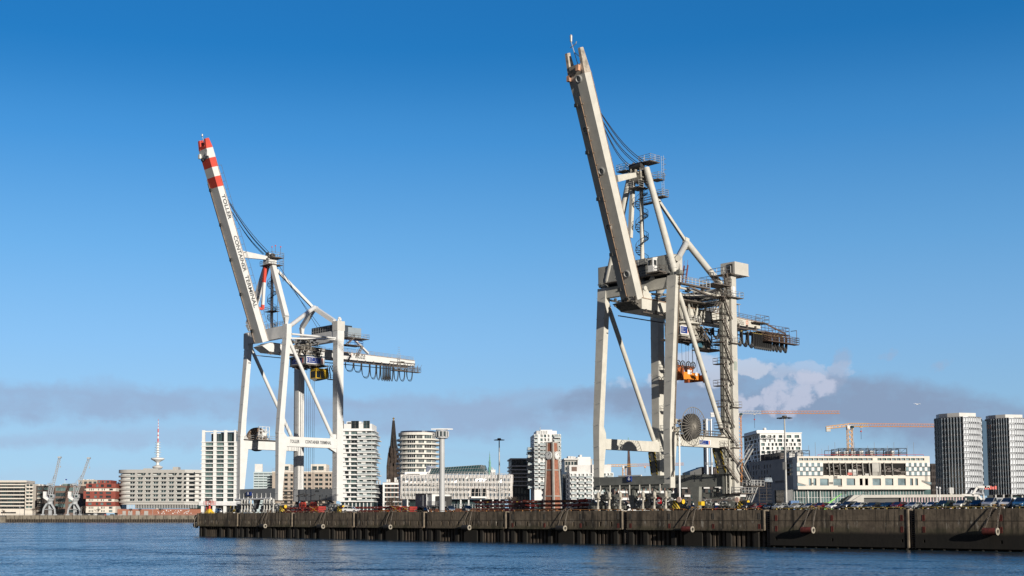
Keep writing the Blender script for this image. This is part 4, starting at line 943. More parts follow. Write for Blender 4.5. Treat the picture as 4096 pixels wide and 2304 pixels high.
# side beams, striped legs, diagonals
b = MB(); b.box(168.2,169.62,4.4,21.6,19.05,21.2); b.prism([(168.3,18.6,21.25),(168.3,21.7,22.4),(168.3,21.7,21.25)], (1.2,0,0)); b.build('side_beam', CR, T)
b = MB(); b.box(150.0,151.42,4.4,22.0,19.05,21.2); b.build('side_beam', CR, T)
p0 = Q.q(*z5(1455,372), u=169.8); p1 = Q.q(*z5(1588,445), u=169.8)
hhla(T, (169.66,p0.y-.4,p1.z), (0,1,0), (1,0,0), p1.y-p0.y+.4, p0.z-p1.z)
b = MB(); b.rail([(169.5,4.6,21.25),(169.5,21,21.25)], r=.05, step=1.2, rows=2); b.rail([(168.3,4.6,21.25),(168.3,21,21.25)], r=.05, step=1.2, rows=2); b.box(169.3,170.2,4.6,21,21.2,21.32); b.build('walkway', RAILD, T)
b = MB(); clutter(b,(169.0,3.4,21.3),(170.4,6.4,24.2),26,5,.5); b.build('junction_boxes', mat('cream_box', (.45,.42,.35), .6, var=.2), T)
for u, v0, z0, v1, z1 in ((169.0,7.2,49.2,20.3,22.3),(150.9,6.7,49.0,20.6,21.8)):
    b = MB(); b.tube((u,v0,z0),(u,v1,z1),.48,n=16); b.tube((u,v1,z1),(u,v1+.6,z1-1.2),.48,.3,n=12); b.box(u-.1,u+.1,v1-.3,v1+1.6,z1-1.6,z1-.2); b.build('brace', CR, T, smooth=True)
# portal beams
b = MB(); b.loft([(50.2,149.3,168.3,5.6,6.9),(52.25,149.3,169.72,5.5,6.9)]); b.box(167.6,169.76,5.45,6.95,50.0,52.5); b.build('portal_beam', CR, T)
b = MB(); b.loft([(49.9,149.6,168.0,21.5,23.2),(51.85,149.6,168.0,21.5,23.2)]); b.build('portal_beam', CR, T)
for a, c, ua, vb in ((z6(1298,545),z6(1865,665),169.3,21.8),(z6(815,635),z6(1860,680),162.4,21.8)):
    b = MB(); b.tube(Q.q(*a, u=ua), Q.q(*c, v=vb), .24, n=12); b.build('tie_tube', CR, T, smooth=True)
b = MB(); a_ = Q.q(*z6(275,725), u=150.5); c_ = Q.q(*z6(545,785), u=158); b.tube(a_, c_, .22, n=8); b.build('tie_tube', CR, T)
# machinery house over the waterside portal
b = MB(); x0,x1 = Q.q(2393,1142,v=5.7).x,168.0; b.box(x0,x1,5.7,9.7,53.3,56.8); b.box(x0-.1,x1+.1,5.6,9.8,53.1,53.3)
b.prism([(x0,5.7,56.8),(x0,9.7,56.8),(x0,7.7,57.1)], (x1-x0,0,0)); b.build('machinery_house', CORX, T)
b = MB(); b.box(x1,x1+.05,5.72,9.68,53.35,56.8); b.build('end_cladding', CORR, T)
b = MB(); b.box(151,167,7.0,9.5,52.3,53.1); b.box(152,167.5,4.3,5.6,52.9,53.05,1); b.rail([(155,4.4,53.05),(166,4.4,53.05)], step=1.6, r=.05); b.build('house_frame', [DARK, RAILD], T)
b = MB(); c0 = Q.q(*z6(840,300), v=3.6)
b.box(c0.x,c0.x+1.25,3.6,4.9,53.4,56.2); b.prism([(c0.x-.05,3.5,56.2),(c0.x-.05,5.0,56.2),(c0.x-.05,5.0,56.5)], (1.35,0,0)); b.box(c0.x+.2,c0.x+1.05,3.54,3.6,54.8,55.8,1); b.box(c0.x+1.25,c0.x+1.3,3.9,4.7,54.8,55.8,1); b.build('lookout_cabin', [WHITE1, GLASSD], T)
b = MB(); b.box(c0.x-.4,c0.x+3,3.4,5.6,53.2,53.4); b.rail([(c0.x+1.6,3.6,53.4),(c0.x+3,3.6,53.4),(c0.x+3,5.4,53.4)]); b.build('cabin_platform', RAILD, T)
b = MB(); c0 = Q.q(*z6(905,425), v=5.6); b.lathe(c0, [(.75,0),(.45,.2),(.4,1.3),(.6,1.5)], n=10); b.build('vent', WHITE1, T)
# A-frame
ap2 = Vector((160.2,5.9,76.0))
for u0, u1, k in ((169.0,162.3,1),(151.2,158.2,-1)):
    b = MB(); pa = Vector((u0,6.2,52.9)); pb = Vector((u1,6.0,75.2)); b.tube(pa+(pb-pa)*.04, pb, .68, .62, n=18); b.tube(pa-Vector((0,0,.3)), pa+(pb-pa)*.04, .4,.68,n=14); b.build('mast', CR, T, smooth=True)
    b = MB(); b.tube((u0-.3,5.5,52.7),(u0-.3,6.9,52.7),.5,n=12); b.tube((u0+1.2*k,5.5,52.9),(u0+1.2*k,6.6,52.9),.5,n=12); b.build('mast_pin', GREYC2, T)
b = MB(); b.box(159.0,161.4,5.2,7.0,72.8,74.8); clutter(b,(158.4,4.8,72.6),(161.9,7.4,76.6),40,31,.8); b.tube((158.6,5.6,75.9),(161.6,5.6,75.9),.75,n=18,m=1); b.tube((158.6,6.4,74.6),(161.6,6.4,74.6),.55,n=18,m=1)
b.build('sheave_head', [mat('head_grey', (.30,.28,.24), .7, var=.3, vs=2), DARK], T)
platform(T, 160.8,163.8,5.4,8.4,76.5, r=.05, h=1.3, step=1.3, rows=3, m=RAILG); platform(T, 155.6,158.0,4.6,6.6,75.6, r=.05, h=1.3, step=1.3, rows=3)
platform(T, 159.0,161.8,4.2,7.2,71.4, r=.05, h=1.3, rows=3); platform(T, 162.8,164.8,6.6,8.6,72.8, r=.05, h=1.3, rows=3); platform(T, 163.4,165.4,7.2,9.0,69.3, r=.05, h=1.3, rows=3)
platform(T, 159.5,163.8,7.4,8.6,68.6, r=.05, h=1.5, rows=3, m=RAILD)
b = MB()
for x in (164.0,164.5): b.tube((x,8.7,69.4),(x,8.7,77.8),.04,n=4)
for i in range(15): b.tube((164.0,8.7,69.7+i*.55),(164.5,8.7,69.7+i*.55),.035,n=4)
for i in range(4): b.path([(164,8.7,73.9+i*1.1),(163.9,9.3,73.9+i*1.1),(164.6,9.3,73.9+i*1.1),(164.5,8.7,73.9+i*1.1)],.035,n=4)
b.build('mast_ladder', RAILG, T)
b = MB(); b.tube((160.4,6.6,52),(160.4,6.6,73),.42,n=12); b.build('centre_column', CR, T, smooth=True)
spiral((160.4,6.6), 56.0, 70.5, 1.3, 3.1, parent=T); platform(T, 158.6,162.4,5.2,7.8,55.6)
b = MB(); pa = Q.q(*zm(365,270), u=158.6); pb = Q.q(*zm(340,800), u=158.0); b.beam(pa, pb, .75,.75, up=(0,1,0)); b.build('folded_stay', CR, T)
b = MB(); b.beam(Q.q(*za(30,835), u=161.2), Q.q(*za(560,730), u=160.6), 1.0, 1.35, h2=.95); b.build('boom_stay', CR, T)
node2 = Vector((160.0,21.0,62.4))
b = MB(); b.beam(ap2+Vector((.8,.8,-2.6)), node2+Vector((0,-.4,.6)), .5,.62); b.build('back_stay', CR, T)
b = MB(); b.tube((169.0,7.2,56.0), node2+Vector((.5,-.5,-.3)), .6, n=14); b.build('strut', CR, T, smooth=True)
for ue, k in ((168.4,1),(151,-1)):
    b = MB(); e = Vector((ue,22.2,51.9)); b.tube(node2+Vector((k*.3,.3,-.2)), e.lerp(node2,.08), .68, n=14); b.tube(e.lerp(node2,.08), e, .68,.3,n=12); b.build('strut', CR, T, smooth=True)
b = MB(); b.prism([(159.6,20.2,61.0),(159.6,21.8,61.0),(159.6,21.6,63.3),(159.6,20.5,63.5)], (.9,0,0)); b.build('node_plate', CR, T)
for a, c, uu in ((zt(950,1362),zt(535,850),162.4),(zt(940,1365),zt(545,875),161.8),(zt(915,1395),zt(552,940),160.8),(zt(905,1400),zt(558,955),160.2),(zt(900,1405),zt(575,1030),158.6),(zt(893,1410),zt(580,1045),158.0)):
    p_ = Vector((uu,5.7,76.3)); q_ = Q.q(*c, u=uu); b = MB(); n = 8
    b.path([p_.lerp(q_, i/n)-Vector((0,0,1.1*math.sin(math.pi*i/n))) for i in range(n+1)], .075, n=5); b.build('hoist_rope', ROPE, T)
# boom
B0 = Vector((163.0,1.95,47.95)); B1 = Vector((163.0,-12.7,90.5)); bd = (B1-B0).normalized(); bn = Vector((0,bd.z,-bd.y)); LB = (B1-B0).length
b = MB(); th = 1.95; wd = 4.45
def bq(s, a, d): return B0+bd*s+Vector((-a,0,0))+bn*d
P = lambda s0, s1, a0, a1, d0, d1: [bq(s0,a1,d0),bq(s0,a0,d0),bq(s0,a0,d1),bq(s0,a1,d1),bq(s1,a1,d0),bq(s1,a0,d0),bq(s1,a0,d1),bq(s1,a1,d1)]
b.hexa(P(0,LB,0,2.35,0,th)); b.hexa(P(-1.2,LB-4.2,2.35,wd,.35,th))
b.hexa([bq(LB-4.2,wd,.35),bq(LB-4.2,2.35,.35),bq(LB-4.2,2.35,th),bq(LB-4.2,wd,th),bq(LB,wd-.1,.0),bq(LB,2.35,.0),bq(LB,2.35,th),bq(LB,wd-.1,th)])
b.build('boom', mat('boom_cream', (.61,.59,.535), .5, var=.07, streak=.22, streak_col=(.36,.22,.13), vs=.5), T, label='raised cream boom with horned tip')
b = MB()
b.hexa([bq(LB,.7,0),bq(LB,0,0),bq(LB,0,th),bq(LB,.7,th),bq(LB+4.9,.75,.6),bq(LB+4.9,.15,.6),bq(LB+4.9,.15,1.5),bq(LB+4.9,.75,1.5)])
b.hexa([bq(LB,wd-.1,0),bq(LB,wd-.8,0),bq(LB,wd-.8,th),bq(LB,wd-.1,th),bq(LB+4.7,wd-.2,.6),bq(LB+4.7,wd-.8,.6),bq(LB+4.7,wd-.8,1.5),bq(LB+4.7,wd-.2,1.5)])
b.hexa(P(LB,LB+2.0,.7,wd-.8,.1,th-.1)); b.build('boom_horn', mat('horn_rusty_cream', (.42,.37,.31), .6, var=.35, vs=1.2, streak=.7), T)
b = MB()
for s_, a in ((LB+1.2,1.1),(LB-.2,wd-.5)): p_ = bq(s_,a,-.3); b.box(p_.x-.35,p_.x+.35,p_.y-.3,p_.y+.3,p_.z-.5,p_.z+.6)
b.build('tip_bracket', mat('salmon_bracket', (.62,.34,.22), .6, var=.3), T)
b = MB(); p_ = bq(LB+2.0,2.0,1); q_ = p_+Vector((-1.0,-.8,4.6)); b.tube(p_, q_, .08, n=6); b.tube(p_+Vector((1.5,.4,.3)), p_.lerp(q_,.55), .07, n=5); b.lathe(q_, [(.22,0),(.26,1.2),(.2,1.4)], n=8); r_ = p_.lerp(q_,.8); b.path([r_+Vector((-.6,0,-.1)), r_, r_+Vector((.9,0,.3)), r_+Vector((1.1,0,.7))], .09, n=5); b.build('wind_gauge', RAILG, T)
b = MB(); b.tube(bq(.0,2.25,-.35), bq(LB-4,2.25,-.35), .11, n=6)
for i in range(17): s_ = 1+i*2.4; b.tube(bq(s_,2.25,0), bq(s_,2.25,-.35), .06, n=4); b.tube(bq(s_+.05,1.8,-.35), bq(s_+.05,2.3,-.35), .09, n=5)
b.build('conductor_pipe', mat('rusty_pipe', (.30,.20,.13), .7, var=.3, vs=2), T)
b = MB(); b.beam(bq(0,-.04,th-.08), bq(LB,-.04,th-.08), .08, .14, up=(1,0,0)); b.build('edge_rail', MATS['rusty_edge'], T)
for x, y in ((290,458),(357,1043)):
    p_ = Q.q(*zt(x,y), u=160); s_ = (p_-B0).dot(bd); c = bq(s_, 1.7 if y < 500 else 2.9, -.0); b = MB(); b.lathe(c, [(.45,0),(.72,-.02),(.75,.2),(.6,.28),(.48,.15)], n=22, axis=-bn, cap=False); b.build('lifebuoy_ring', RAILG, T, smooth=True)
for x, y, a in ((72,155,1.4),(135,698,2.9),(305,1140,1.1)):
    p_ = Q.q(*zm(x,y), u=160); s_ = (p_-B0).dot(bd); c = bq(s_, a, 0); b = MB(); b.lathe(c, [(.45,0),(.72,-.02),(.75,.2),(.6,.28),(.48,.15)], n=22, axis=-bn, cap=False); b.build('lifebuoy_ring', RAILG, T, smooth=True)
for z_, x, y in ((zt,268,762),(zt,400,1305),(zm,55,422),(zm,182,955),(zm,262,1290)):
    p_ = Q.q(*z_(x,y), u=158.5); s_ = (p_-B0).dot(bd); floodlight(T, bq(s_, 3.6, -.1), .85)
# girder
b = MB(); g0, g1 = 3.2, 42.3
b.hexa([(157.4,g0,46.3),(163.0,g0,46.3),(163.0,g1,45.95),(157.4,g1,45.95),(157.4,g0,48.5),(163.0,g0,48.5),(163.0,g1,47.35),(157.4,g1,47.35)])
b.build('girder', CR, T)
b = MB(); b.prism([(157.6,.6,47.6),(157.6,3.2,46.3),(157.6,3.2,48.4)], (5.2,0,0)); clutter(b,(157.5,.4,46.9),(163.2,3.2,48.4),40,77,.7); b.build('boom_hinge', mat('hinge_dark', (.12,.11,.095), .7, var=.5, vs=1.5), T)
b = MB(); b.prism([(162.9,3.6,48.5),(162.9,6.8,48.4),(162.9,4.7,50.9),(162.9,4.0,50.9)], (-.3,0,0)); b.tube((162.5,4.3,50.5),(163.1,4.3,50.5),.5,n=14); b.build('hinge_lug', CR, T)
b = MB(); b.beam((163.05,3.2,48.52),(163.05,42.2,47.38),.16,.16); b.build('edge_rail', MATS['rusty_edge'], T)
p0 = Q.q(*zq(1120,1070), u=163.02); p1 = Q.q(*zq(1215,1085), u=163.02); text('KOCKS', (163.02,p0.y,p0.z), (0,1,-.03), (0,0,1), p1.y-p0.y, .72, mat('faded_ink', (.22,.21,.19), .7), T)
p0 = Q.q(*zq(1120,1022), u=163.02); text('Salzgitter', (163.02,p0.y,p0.z), (0,1,-.03), (0,0,1), (p1.y-p0.y)*.85, .42, mat('fainter_ink', (.36,.34,.29), .7), T)
b = MB(); p0 = Q.q(*zq(1262,1048), u=163.02); b.lathe(p0, [(.26,0),(.42,0),(.42,.03),(.26,.03)], n=20, axis=(1,0,0), cap=False); b.box(163.02,163.05,p0.y-.4,p0.y+.4,p0.z-.75,p0.z-.5); b.build('logo', MATS['logo_salmon'], T)
b = MB(); b.rail([(162.8,22,47.95),(162.8,42.2,47.35)], r=.05, step=1.4, rows=3); b.rail([(157.6,8,48.4),(157.6,42.2,47.35)], r=.05, step=1.6, rows=2); b.rail([(162.8,4.5,48.5),(162.8,9,48.3)], r=.05, step=1.4); b.build('railing', RAILD, T)
b = MB(); b.box(158.6,161.5,28.2,33.0,47.7,49.4); b.build('girder_cabinet', WHITE1, T)
b = MB(); b.box(158.0,162.6,28.0,36.0,50.6,50.75)
for x, y in ((162.4,31),(162.4,35.6),(158.2,35.6)): b.tube((x,y,47.7),(x,y,50.6),.07,n=5)
b.build('canopy_roof', RAILG, T)
b = MB(); b.tube((163.4,3,45.6),(163.4,43,45.3),.12,n=6); b.tube((157,3,45.6),(157,43,45.3),.12,n=6)
for i in range(13): b.box(163.1,163.5,4+i*3,4.2+i*3,45.5,46.3)
b.build('festoon_track', RAILD, T)
# festoon (dense garland) and its end platforms
def c2(x, y): return z7(x, y)
ls = [(1190,1256,640,822),(1262,1338,640,832),(1348,1415,655,850)]+[(1420+i*27,1446+i*27,668+i*4.5,860+i*4.2) for i in range(9)]+[(1663,1708,705,895),(1712,1752,708,905),(1760,1808,712,910),(1825,1878,720,918)]
festoon(T, fest(ls, 163.5, z7), 163.5, r=.11, strands=4)
ls2 = [(790,848,600,675),(866,952,590,725)]
festoon(T, fest(ls2, 163.5, z7), 163.5, r=.1, strands=4)
b = MB()
for l in fest(ls, 163.5, z7): b.box(163.3,163.6,l[0]-.1,l[0]+.1,l[2]-.35,l[2]+.2)
b.build('festoon_trolley', mat('brass_yellow', (.50,.38,.12), .6, var=.3, vs=3), T)
BR = mat('brown_steel', (.10,.062,.045), .8, var=.3)
e0 = Q.q(*z7(1560,750), u=164); e1 = Q.q(*z7(1995,835), u=164)
platform(T, 163.9,165.2,e0.y,e1.y,e1.z+.1, name='end_platform', m=BR, dark=BR, rails='uUvV', h=1.4, step=1.3, rows=3, r=.055)
u0_ = Q.q(*z7(1620,640), u=163); u1_ = Q.q(*z7(1910,690), u=163)
platform(T, 157.5,163.2,42.4,u1_.y,u1_.z, name='end_platform', m=BR, dark=BR, rails='uUvV', h=1.5, step=1.3, rows=2, r=.055)
b = MB(); y0, y1 = 42.4, e1.y-.5
for i in range(8):
    y = y0+(u1_.y-y0)*i/7; b.tube((163.3,y,u1_.z),(163.3,y,e1.z+.3),.08,n=5)
    if i < 7: b.tube((163.3,y,u1_.z if i % 2 else e1.z+1.6),(163.3,y+1.45,e1.z+1.6 if i % 2 else u1_.z),.07,n=4)
b.beam((163.3,y0,u1_.z+1.9),(163.3,u1_.y-1.5,u1_.z+.1),.12,.3); b.tube((163.3,y0,e1.z+1.6),(163.3,y1,e1.z+1.6),.12,n=5); b.tube((164.8,y1+.2,e1.z),(164.8,y1+.2,e1.z+3.2),.07,n=4); b.tube((163.3,y1+.2,e1.z+3.2),(164.8,y1+.2,e1.z+3.2),.07,n=4)
b.build('end_truss', BR, T)
platform(T, 162.6,164.4,38.8,43.5,47.1, name='end_platform', m=RAILD, rails='UV', h=1.5)
# trolley: machinery, slewing ring, house, cab
b = MB(); b.box(157.2,165.2,12.6,25.2,48.9,49.1,1); clutter(b,(158,13,49.1),(164.8,24,51.4),50,18,1.2); b.rail([(165.1,12.8,49.1),(165.1,25,49.1)],step=1.2,rows=3); b.rail([(157.4,12.8,49.1),(165.1,12.8,49.1)],step=1.3,rows=3); b.rail([(157.4,25,49.1),(165.1,25,49.1)],step=1.3,rows=3)
for y in (14.2,17,20,22.6):
    b.beam((163.7,y,48.9),(163.5,y+(.8 if y < 18 else -.8),45.4),.32,.32,m=2); b.tube((164.4,y,48.8),(163.8,y+2,45.6),.09,n=5)
b.build('trolley_winch', [mat('trolley_dark', (.11,.105,.095), .7, var=.35, vs=2), RAILD, CR], T)
b = MB(); b.lathe((160.9,18.4,44.6), [(3.5,0),(3.7,.1),(3.7,.3),(2.8,.4),(2.7,.9),(3.2,.95),(3.2,1.1)], n=36, m=0)
for r_ in (3.8,): 
    for i in range(30):
        a = 2*math.pi*i/30; p_ = Vector((160.9+r_*math.cos(a),18.4+r_*math.sin(a),44.9)); b.tube(p_, p_+Vector((0,0,1.2)), .05, n=4, m=1)
    for z in (45.5,46.1): b.path([(160.9+r_*math.cos(2*math.pi*i/30),18.4+r_*math.sin(2*math.pi*i/30),z) for i in range(31)], .05, n=4, m=1)
b.build('slewing_ring', [CR, RAILG], T)
HC = mat('house_cladding', (.42,.40,.35), .55, var=.08, corr=1.1, corr_dir='Y', streak=.4); HCX = CORX
b = MB(); b.box(159.3,163.6,14.6,17.0,41.9,44.3); b.box(158.6,163.4,17.0,21.9,41.6,44.5); b.build('trolley_house', HC, T)
b = MB(); b.box(158.6,163.9,14.2,22.4,41.3,41.6); clutter(b,(158.8,14.4,40.9),(163.6,22,41.3),30,6,.6); b.build('trolley_underframe', RAILD, T)
# the visible end of the company board: white frame, blue field, red bar
hhla(T, (163.62,14.2,42.3), (0,1,0), (1,0,0), 2.75, 1.7)
hhla(T, (159.5,14.56,42.3), (1,0,0), (0,-1,0), 3.9, 1.7, MATS['board_white_shaded'])  # shaded side again, its shade painted into the dimmer white
b = MB(); c0 = Q.q(*z7(745,735), u=163.4); c1 = Q.q(*z7(845,880), u=163.4)
b.box(161.4,163.4,c0.y,c1.y-.1,c1.z,c0.z-.2); b.build('operator_cab', HC, T)
b = MB(); b.box(161.6,163.0,c0.y-1.6,c0.y,c1.z+.1,c1.z+1.6); b.build('cab_window', glassmat('cab_glass', (.05,.14,.2)), T)
b = MB(); b.box(161,165,c0.y-1.0,c1.y+2.2,c1.z-.45,c1.z-.25,1); b.rail([(164.6,c0.y,c1.z-.25),(164.6,c1.y+2,c1.z-.25)],step=1.1,rows=3); b.stair((164.6,19.2,44.0),(164.6,c0.y+.6,c1.z)); b.stair((163.9,20,44.2),(163.9,c0.y+1.4,c1.z+1)); clutter(b,(163.6,18,41),(165,23,44),24,15,.35,pipes=.9); b.build('cab_stair', RAILD, T)
platform(T, 163.4,165.6,c1.y+.3,c1.y+5.2,c1.z+.9, m=RAILD, h=1.6, rows=3)
# spreader hanging on its ropes
S = Thing('spreader', Q, (160,21,33.5), 'orange container spreader hanging on ropes under the cream crane', 'crane spreader')
s0 = Q.q(*z7(355,1250), u=161); s1 = Q.q(*z7(668,1290), u=161)
b = MB(); ya, yb = s0.y, s1.y; zc = 34.0; b.box(159.6,161.4,ya,yb,33.6,35.0); b.box(159.2,161.8,ya+.2,ya+2.6,33.4,34.9); b.build('frame', ORNG, S)
b = MB()
for y in (ya-.2,yb-.2): b.box(158.4,162.4,y,y+.5,33.3,34.6); b.prism([(162.2,y,34.5),(162.6,y,35.6),(162.9,y,35.4),(162.8,y,33.0),(162.3,y,33.0)], (0,.5,0))
b.box(160.2,161.2,(ya+yb)/2,(ya+yb)/2+.6,32.9,33.6); b.build('end_beam', mat('dark_orange', (.35,.09,.02), .6, var=.3), S)
for y in (ya+1.6,yb-2.4):
    b = MB(); b.prism([(160.0,y-1.3,36.4),(160.0,y+1.3,36.4),(160.0,y+.6,35.0),(160.0,y-.6,35.0)], (.9,0,0)); b.build('sheave_block', mat('dark_orange',(0,0,0)), S)
    b = MB()
    for d in (-.75,.75):
        b.lathe((160.95,y+d,36.6), [(.62,0),(.78,0),(.78,.1),(.62,.1)], n=20, axis=(1,0,0), cap=False)
        for k in range(6): a = k*math.pi/3; b.beam((161,y+d,36.6),(161,y+d+.7*math.cos(a),36.6+.7*math.sin(a)),.06,.08)
    b.build('sheave_wheel', DARK, S)
b = MB(); b.box(161.42,161.46,ya+3.3,ya+4.6,34.6,35.5); b.box(161.42,161.46,yb-1.6,yb-.9,34.4,35.1); b.build('plate', WHT, S)
for x in (382,448,497,530,590,597,650):
    p_ = Q.q(*z7(x,1200), u=160.9); b = MB(); b.tube((160.9,p_.y,35.4 if x != 497 else 34.9),(160.9+(.2 if x in (497,530) else 0),p_.y-.15,41.0),.045,n=4); b.build('hoist_rope', ROPE, S)
# big spoked cable reel
c = Vector((171.0,8.1,22.8)); rr = 3.72
b = MB()
for i in range(32):
    a = 2*math.pi*i/32; b.beam(c+Vector((.55,math.cos(a)*.3,math.sin(a)*.3)), c+Vector((.42,math.cos(a)*rr,math.sin(a)*rr)), .05,.07)
ring = [c+Vector((.42,math.cos(2*math.pi*i/48)*rr,math.sin(2*math.pi*i/48)*rr)) for i in range(49)]; b.path(ring, .07, n=5)
b.tube(c+Vector((.3,0,0)), c+Vector((.75,0,0)), .35, n=12); b.build('reel_spokes', mat('reel_steel', (.26,.24,.21), .6, var=.25, vs=3), T)
b = MB(); b.tube(c+Vector((-.5,0,0)), c+Vector((.30,0,0)), 2.5, n=40); b.build('reel_drum', mat('reel_black', (.028,.026,.026), .8, var=.3), T)
b = MB(); clutter(b,(169.8,5.4,21.4),(170.4,10.8,24.4),24,12,.5); b.build('reel_drive', RAILD, T)
# access bridge from the machinery house to the tower
a_ = Q.q(*z6(1295,478), u=170.2); c_ = Q.q(*z6(1715,565), u=170.2)
b = MB(); b.beam(a_, c_, 1.0, .3, m=1); b.rail([a_+Vector((.45,0,.1)), c_+Vector((.45,0,.1))], h=1.3, r=.055, step=1.2, rows=3); b.rail([a_+Vector((-.45,0,.1)), c_+Vector((-.45,0,.1))], h=1.3, r=.055, step=1.2, rows=2)
b.beam(a_.lerp(c_,.35)-Vector((0,0,.3)), c_-Vector((0,0,1.2)), .2,.3,m=1); b.build('access_bridge', [RAILG, RAILD], T)
platform(T, 167.5,171,a_.y+9.8,21.5,51.9, m=RAILD, h=1.4, rows=2)
b = MB(); b.stair((170.0,8.4,54.6),(170.0,a_.y+1.6,a_.z+.2)); b.build('stair_flight', mat('red_brown_stair', (.16,.05,.04), .7), T)
b = MB()
for x in (157.6,162.4):
    for y in (8.6,20.5): b.box(x-.15,x+.15,y-.15,y+.15,48.2,52.6)
b.build('girder_hanger', CR, T)
# travel gear
bogies(T, 150.2, 169.4, 3.6, 10.8, GREYC2, True, 41); bogies(T, 150.2, 169.4, 22.4, 11.3, GREYC2, False, 42)
storm_posts(T, [Q.q(*z5(x,1180), v=2.3).x for x in (160,303,440,725,868,1012)], 2.3, 9.6, mat('cream_clamp', (.42,.39,.33), .6, var=.25, vs=2))
buffers(T, 171.2, 22.2, None, YEL, 1); buffers(T, 170.2, 3.2, None, YEL, 1)
for x, lab in ((1110,0),(1370,1)):
    p_ = Q.q(*z5(x if lab else 540,960), v=3.2 if not lab else 22.0)
b = MB(); b.prism([(158.6,3.1,10.9),(160.7,3.1,10.9),(160.3,3.1,QH+.2),(159.6,3.1,QH+.2)], (0,.9,0)); b.build('storm_anchor', GREYC2, T)
b = MB(); p_ = Q.q(*z5(1310,975), v=20.6); b.prism([(p_.x,20.6,11.5),(p_.x+2.5,20.6,11.5),(p_.x+2.3,20.6,QH+.3),(p_.x+1.5,20.6,QH+.3)], (0,.9,0)); b.build('storm_anchor', GREYC2, T)
p_ = Q.q(*z5(940,1138), v=2.4); b = MB(); b.box(p_.x-.42,p_.x+.42,2.2,2.5,p_.z-.6,p_.z+.6); b.lathe((p_.x,2.18,p_.z), [(.12,0),(.27,0),(.27,-.06),(.12,-.06)], n=18, axis=(0,1,0), m=1, cap=False); b.build('lifebuoy_box', [mat('signal_red', (.60,.02,.03), .4), WHT], T)
for x, y, vv in ((1182,1125,2.4),(1910,1128,20.5)):
    p_ = Q.q(*z5(x,y), v=vv); b = MB(); b.lathe((p_.x,vv,p_.z), [(.0,-.1),(.5,-.1),(.55,0),(.5,.1),(0,.1)], n=18, axis=(0,1,0), m=0); b.build('warning_lamp', mat('peach_lens', (.75,.52,.42), .4), T)
p_ = Q.q(*z5(770,1130), v=4.8); b = MB(); b.prism([(p_.x-.5,4.8,p_.z+.9),(p_.x+.5,4.8,p_.z+.9),(p_.x+.3,4.8,p_.z-.9),(p_.x-.1,4.8,p_.z-.9)], (0,.4,0)); b.build('yellow_bracket', YEL, T)
p_ = Q.q(*z5(1442,1168), v=12); b = MB(); b.box(p_.x-.4,p_.x+.4,12,13,p_.z-.5,p_.z+.3); b.build('yellow_box', YEL, T)
# ================================================================== THE CITY BEHIND
r1 = lambda x, y: (x/3.1415, 1640+y/3.1415)
z3 = lambda x, y: (1340+x/3.1415, 1640+y/3.1415)
z4 = lambda x, y: (2040+x/4.954, 1640+y/4.954)
r6 = lambda x, y: (2900+x/3.15, 1640+y/3.15)
r7 = lambda x, y: (3400+x/3.15, 1640+y/3.15)
PW = mat('white_render', (.74,.74,.73), .6, var=.04, streak=.08, streak_col=(.5,.5,.48))
PWG = mat('white_grey_render', (.62,.61,.59), .6, var=.05)
PGR = mat('grey_cladding_panel', (.40,.39,.37), .5, var=.06)
PBE = mat('beige_brick', (.44,.37,.31), .8, var=.12, vs=1.5, fine=.25)
PCR = mat('cream_panel', (.70,.645,.57), .6, var=.05, fine=.05)
PBR = mat('brown_brick', (.17,.115,.095), .85, var=.2, vs=1.5, fine=.3)
PDB = mat('dark_brick', (.055,.045,.042), .85, var=.2, vs=1.5)
PRB = mat('red_brick', (.34,.14,.09), .85, var=.2, vs=1.2, fine=.3)
PRED = mat('red_cladding', (.25,.055,.038), .6, var=.15)
PDG = mat('dark_grey_panel', (.05,.052,.055), .5, var=.15)
FRM = mat('window_frame', (.12,.12,.12), .5, var=.1); FRW = mat('window_frame_white', (.6,.6,.6), .5, var=.05)
wr = random.Random(11)
def wins(T, P, holes, dep, glasses=(GLASS,GLASS,GLASSD,GLASSL), fm=FRM, mull=1.6, nm='window', tr=0, cap=100):
    for a, b_, c, d in holes:
        T.n[nm] = T.n.get(nm, 0)+1
        rest = T.n[nm] > cap
        b = T.n.setdefault('_'+nm, MB()) if rest else MB()
        e = dep-.06; s = (b_-a)
        b.add([P(a,e,c),P(b_,e,c),P(b_,e,d),P(a,e,d)], [(0,1,2,3)], 0)
        n = max(1, round(s/mull)) if mull else 1; w = min(.09, s*.06)+.03
        xs = [a+s*i/n for i in range(n+1)]
        for i, x in enumerate(xs):
            x0 = x-(w if i else 0); x1 = x+(w if i < n else 0)
            b.add([P(x0,e-.05,c),P(x1,e-.05,c),P(x1,e-.05,d),P(x0,e-.05,d)], [(0,1,2,3)], 1)
        for z_ in ([c+.04, d-.04]+([c+(d-c)*tr] if tr else [])):
            b.add([P(a,e-.055,z_-.06),P(b_,e-.055,z_-.06),P(b_,e-.055,z_+.06),P(a,e-.055,z_+.06)], [(0,1,2,3)], 1)
        if not rest: b.build(nm, [wr.choice(glasses), fm], T)
        T.n['_gl'] = glasses; T.n['_fm'] = fm
def flush(T, nm='window'):
    if '_'+nm in T.n: T.n['_'+nm].build(nm, [T.n['_gl'][0], T.n['_fm']], T, kind='stuff')
def side(x0, y0, deg):                                         # wall plane in the thing's frame: origin, direction angle; inward normal on its left side
    a = R(deg); ex = (math.cos(a), math.sin(a)); iy = (-math.sin(a), math.cos(a))
    return lambda x, d, z: (x0+ex[0]*x+iy[0]*d, y0+ex[1]*x+iy[1]*d, z)
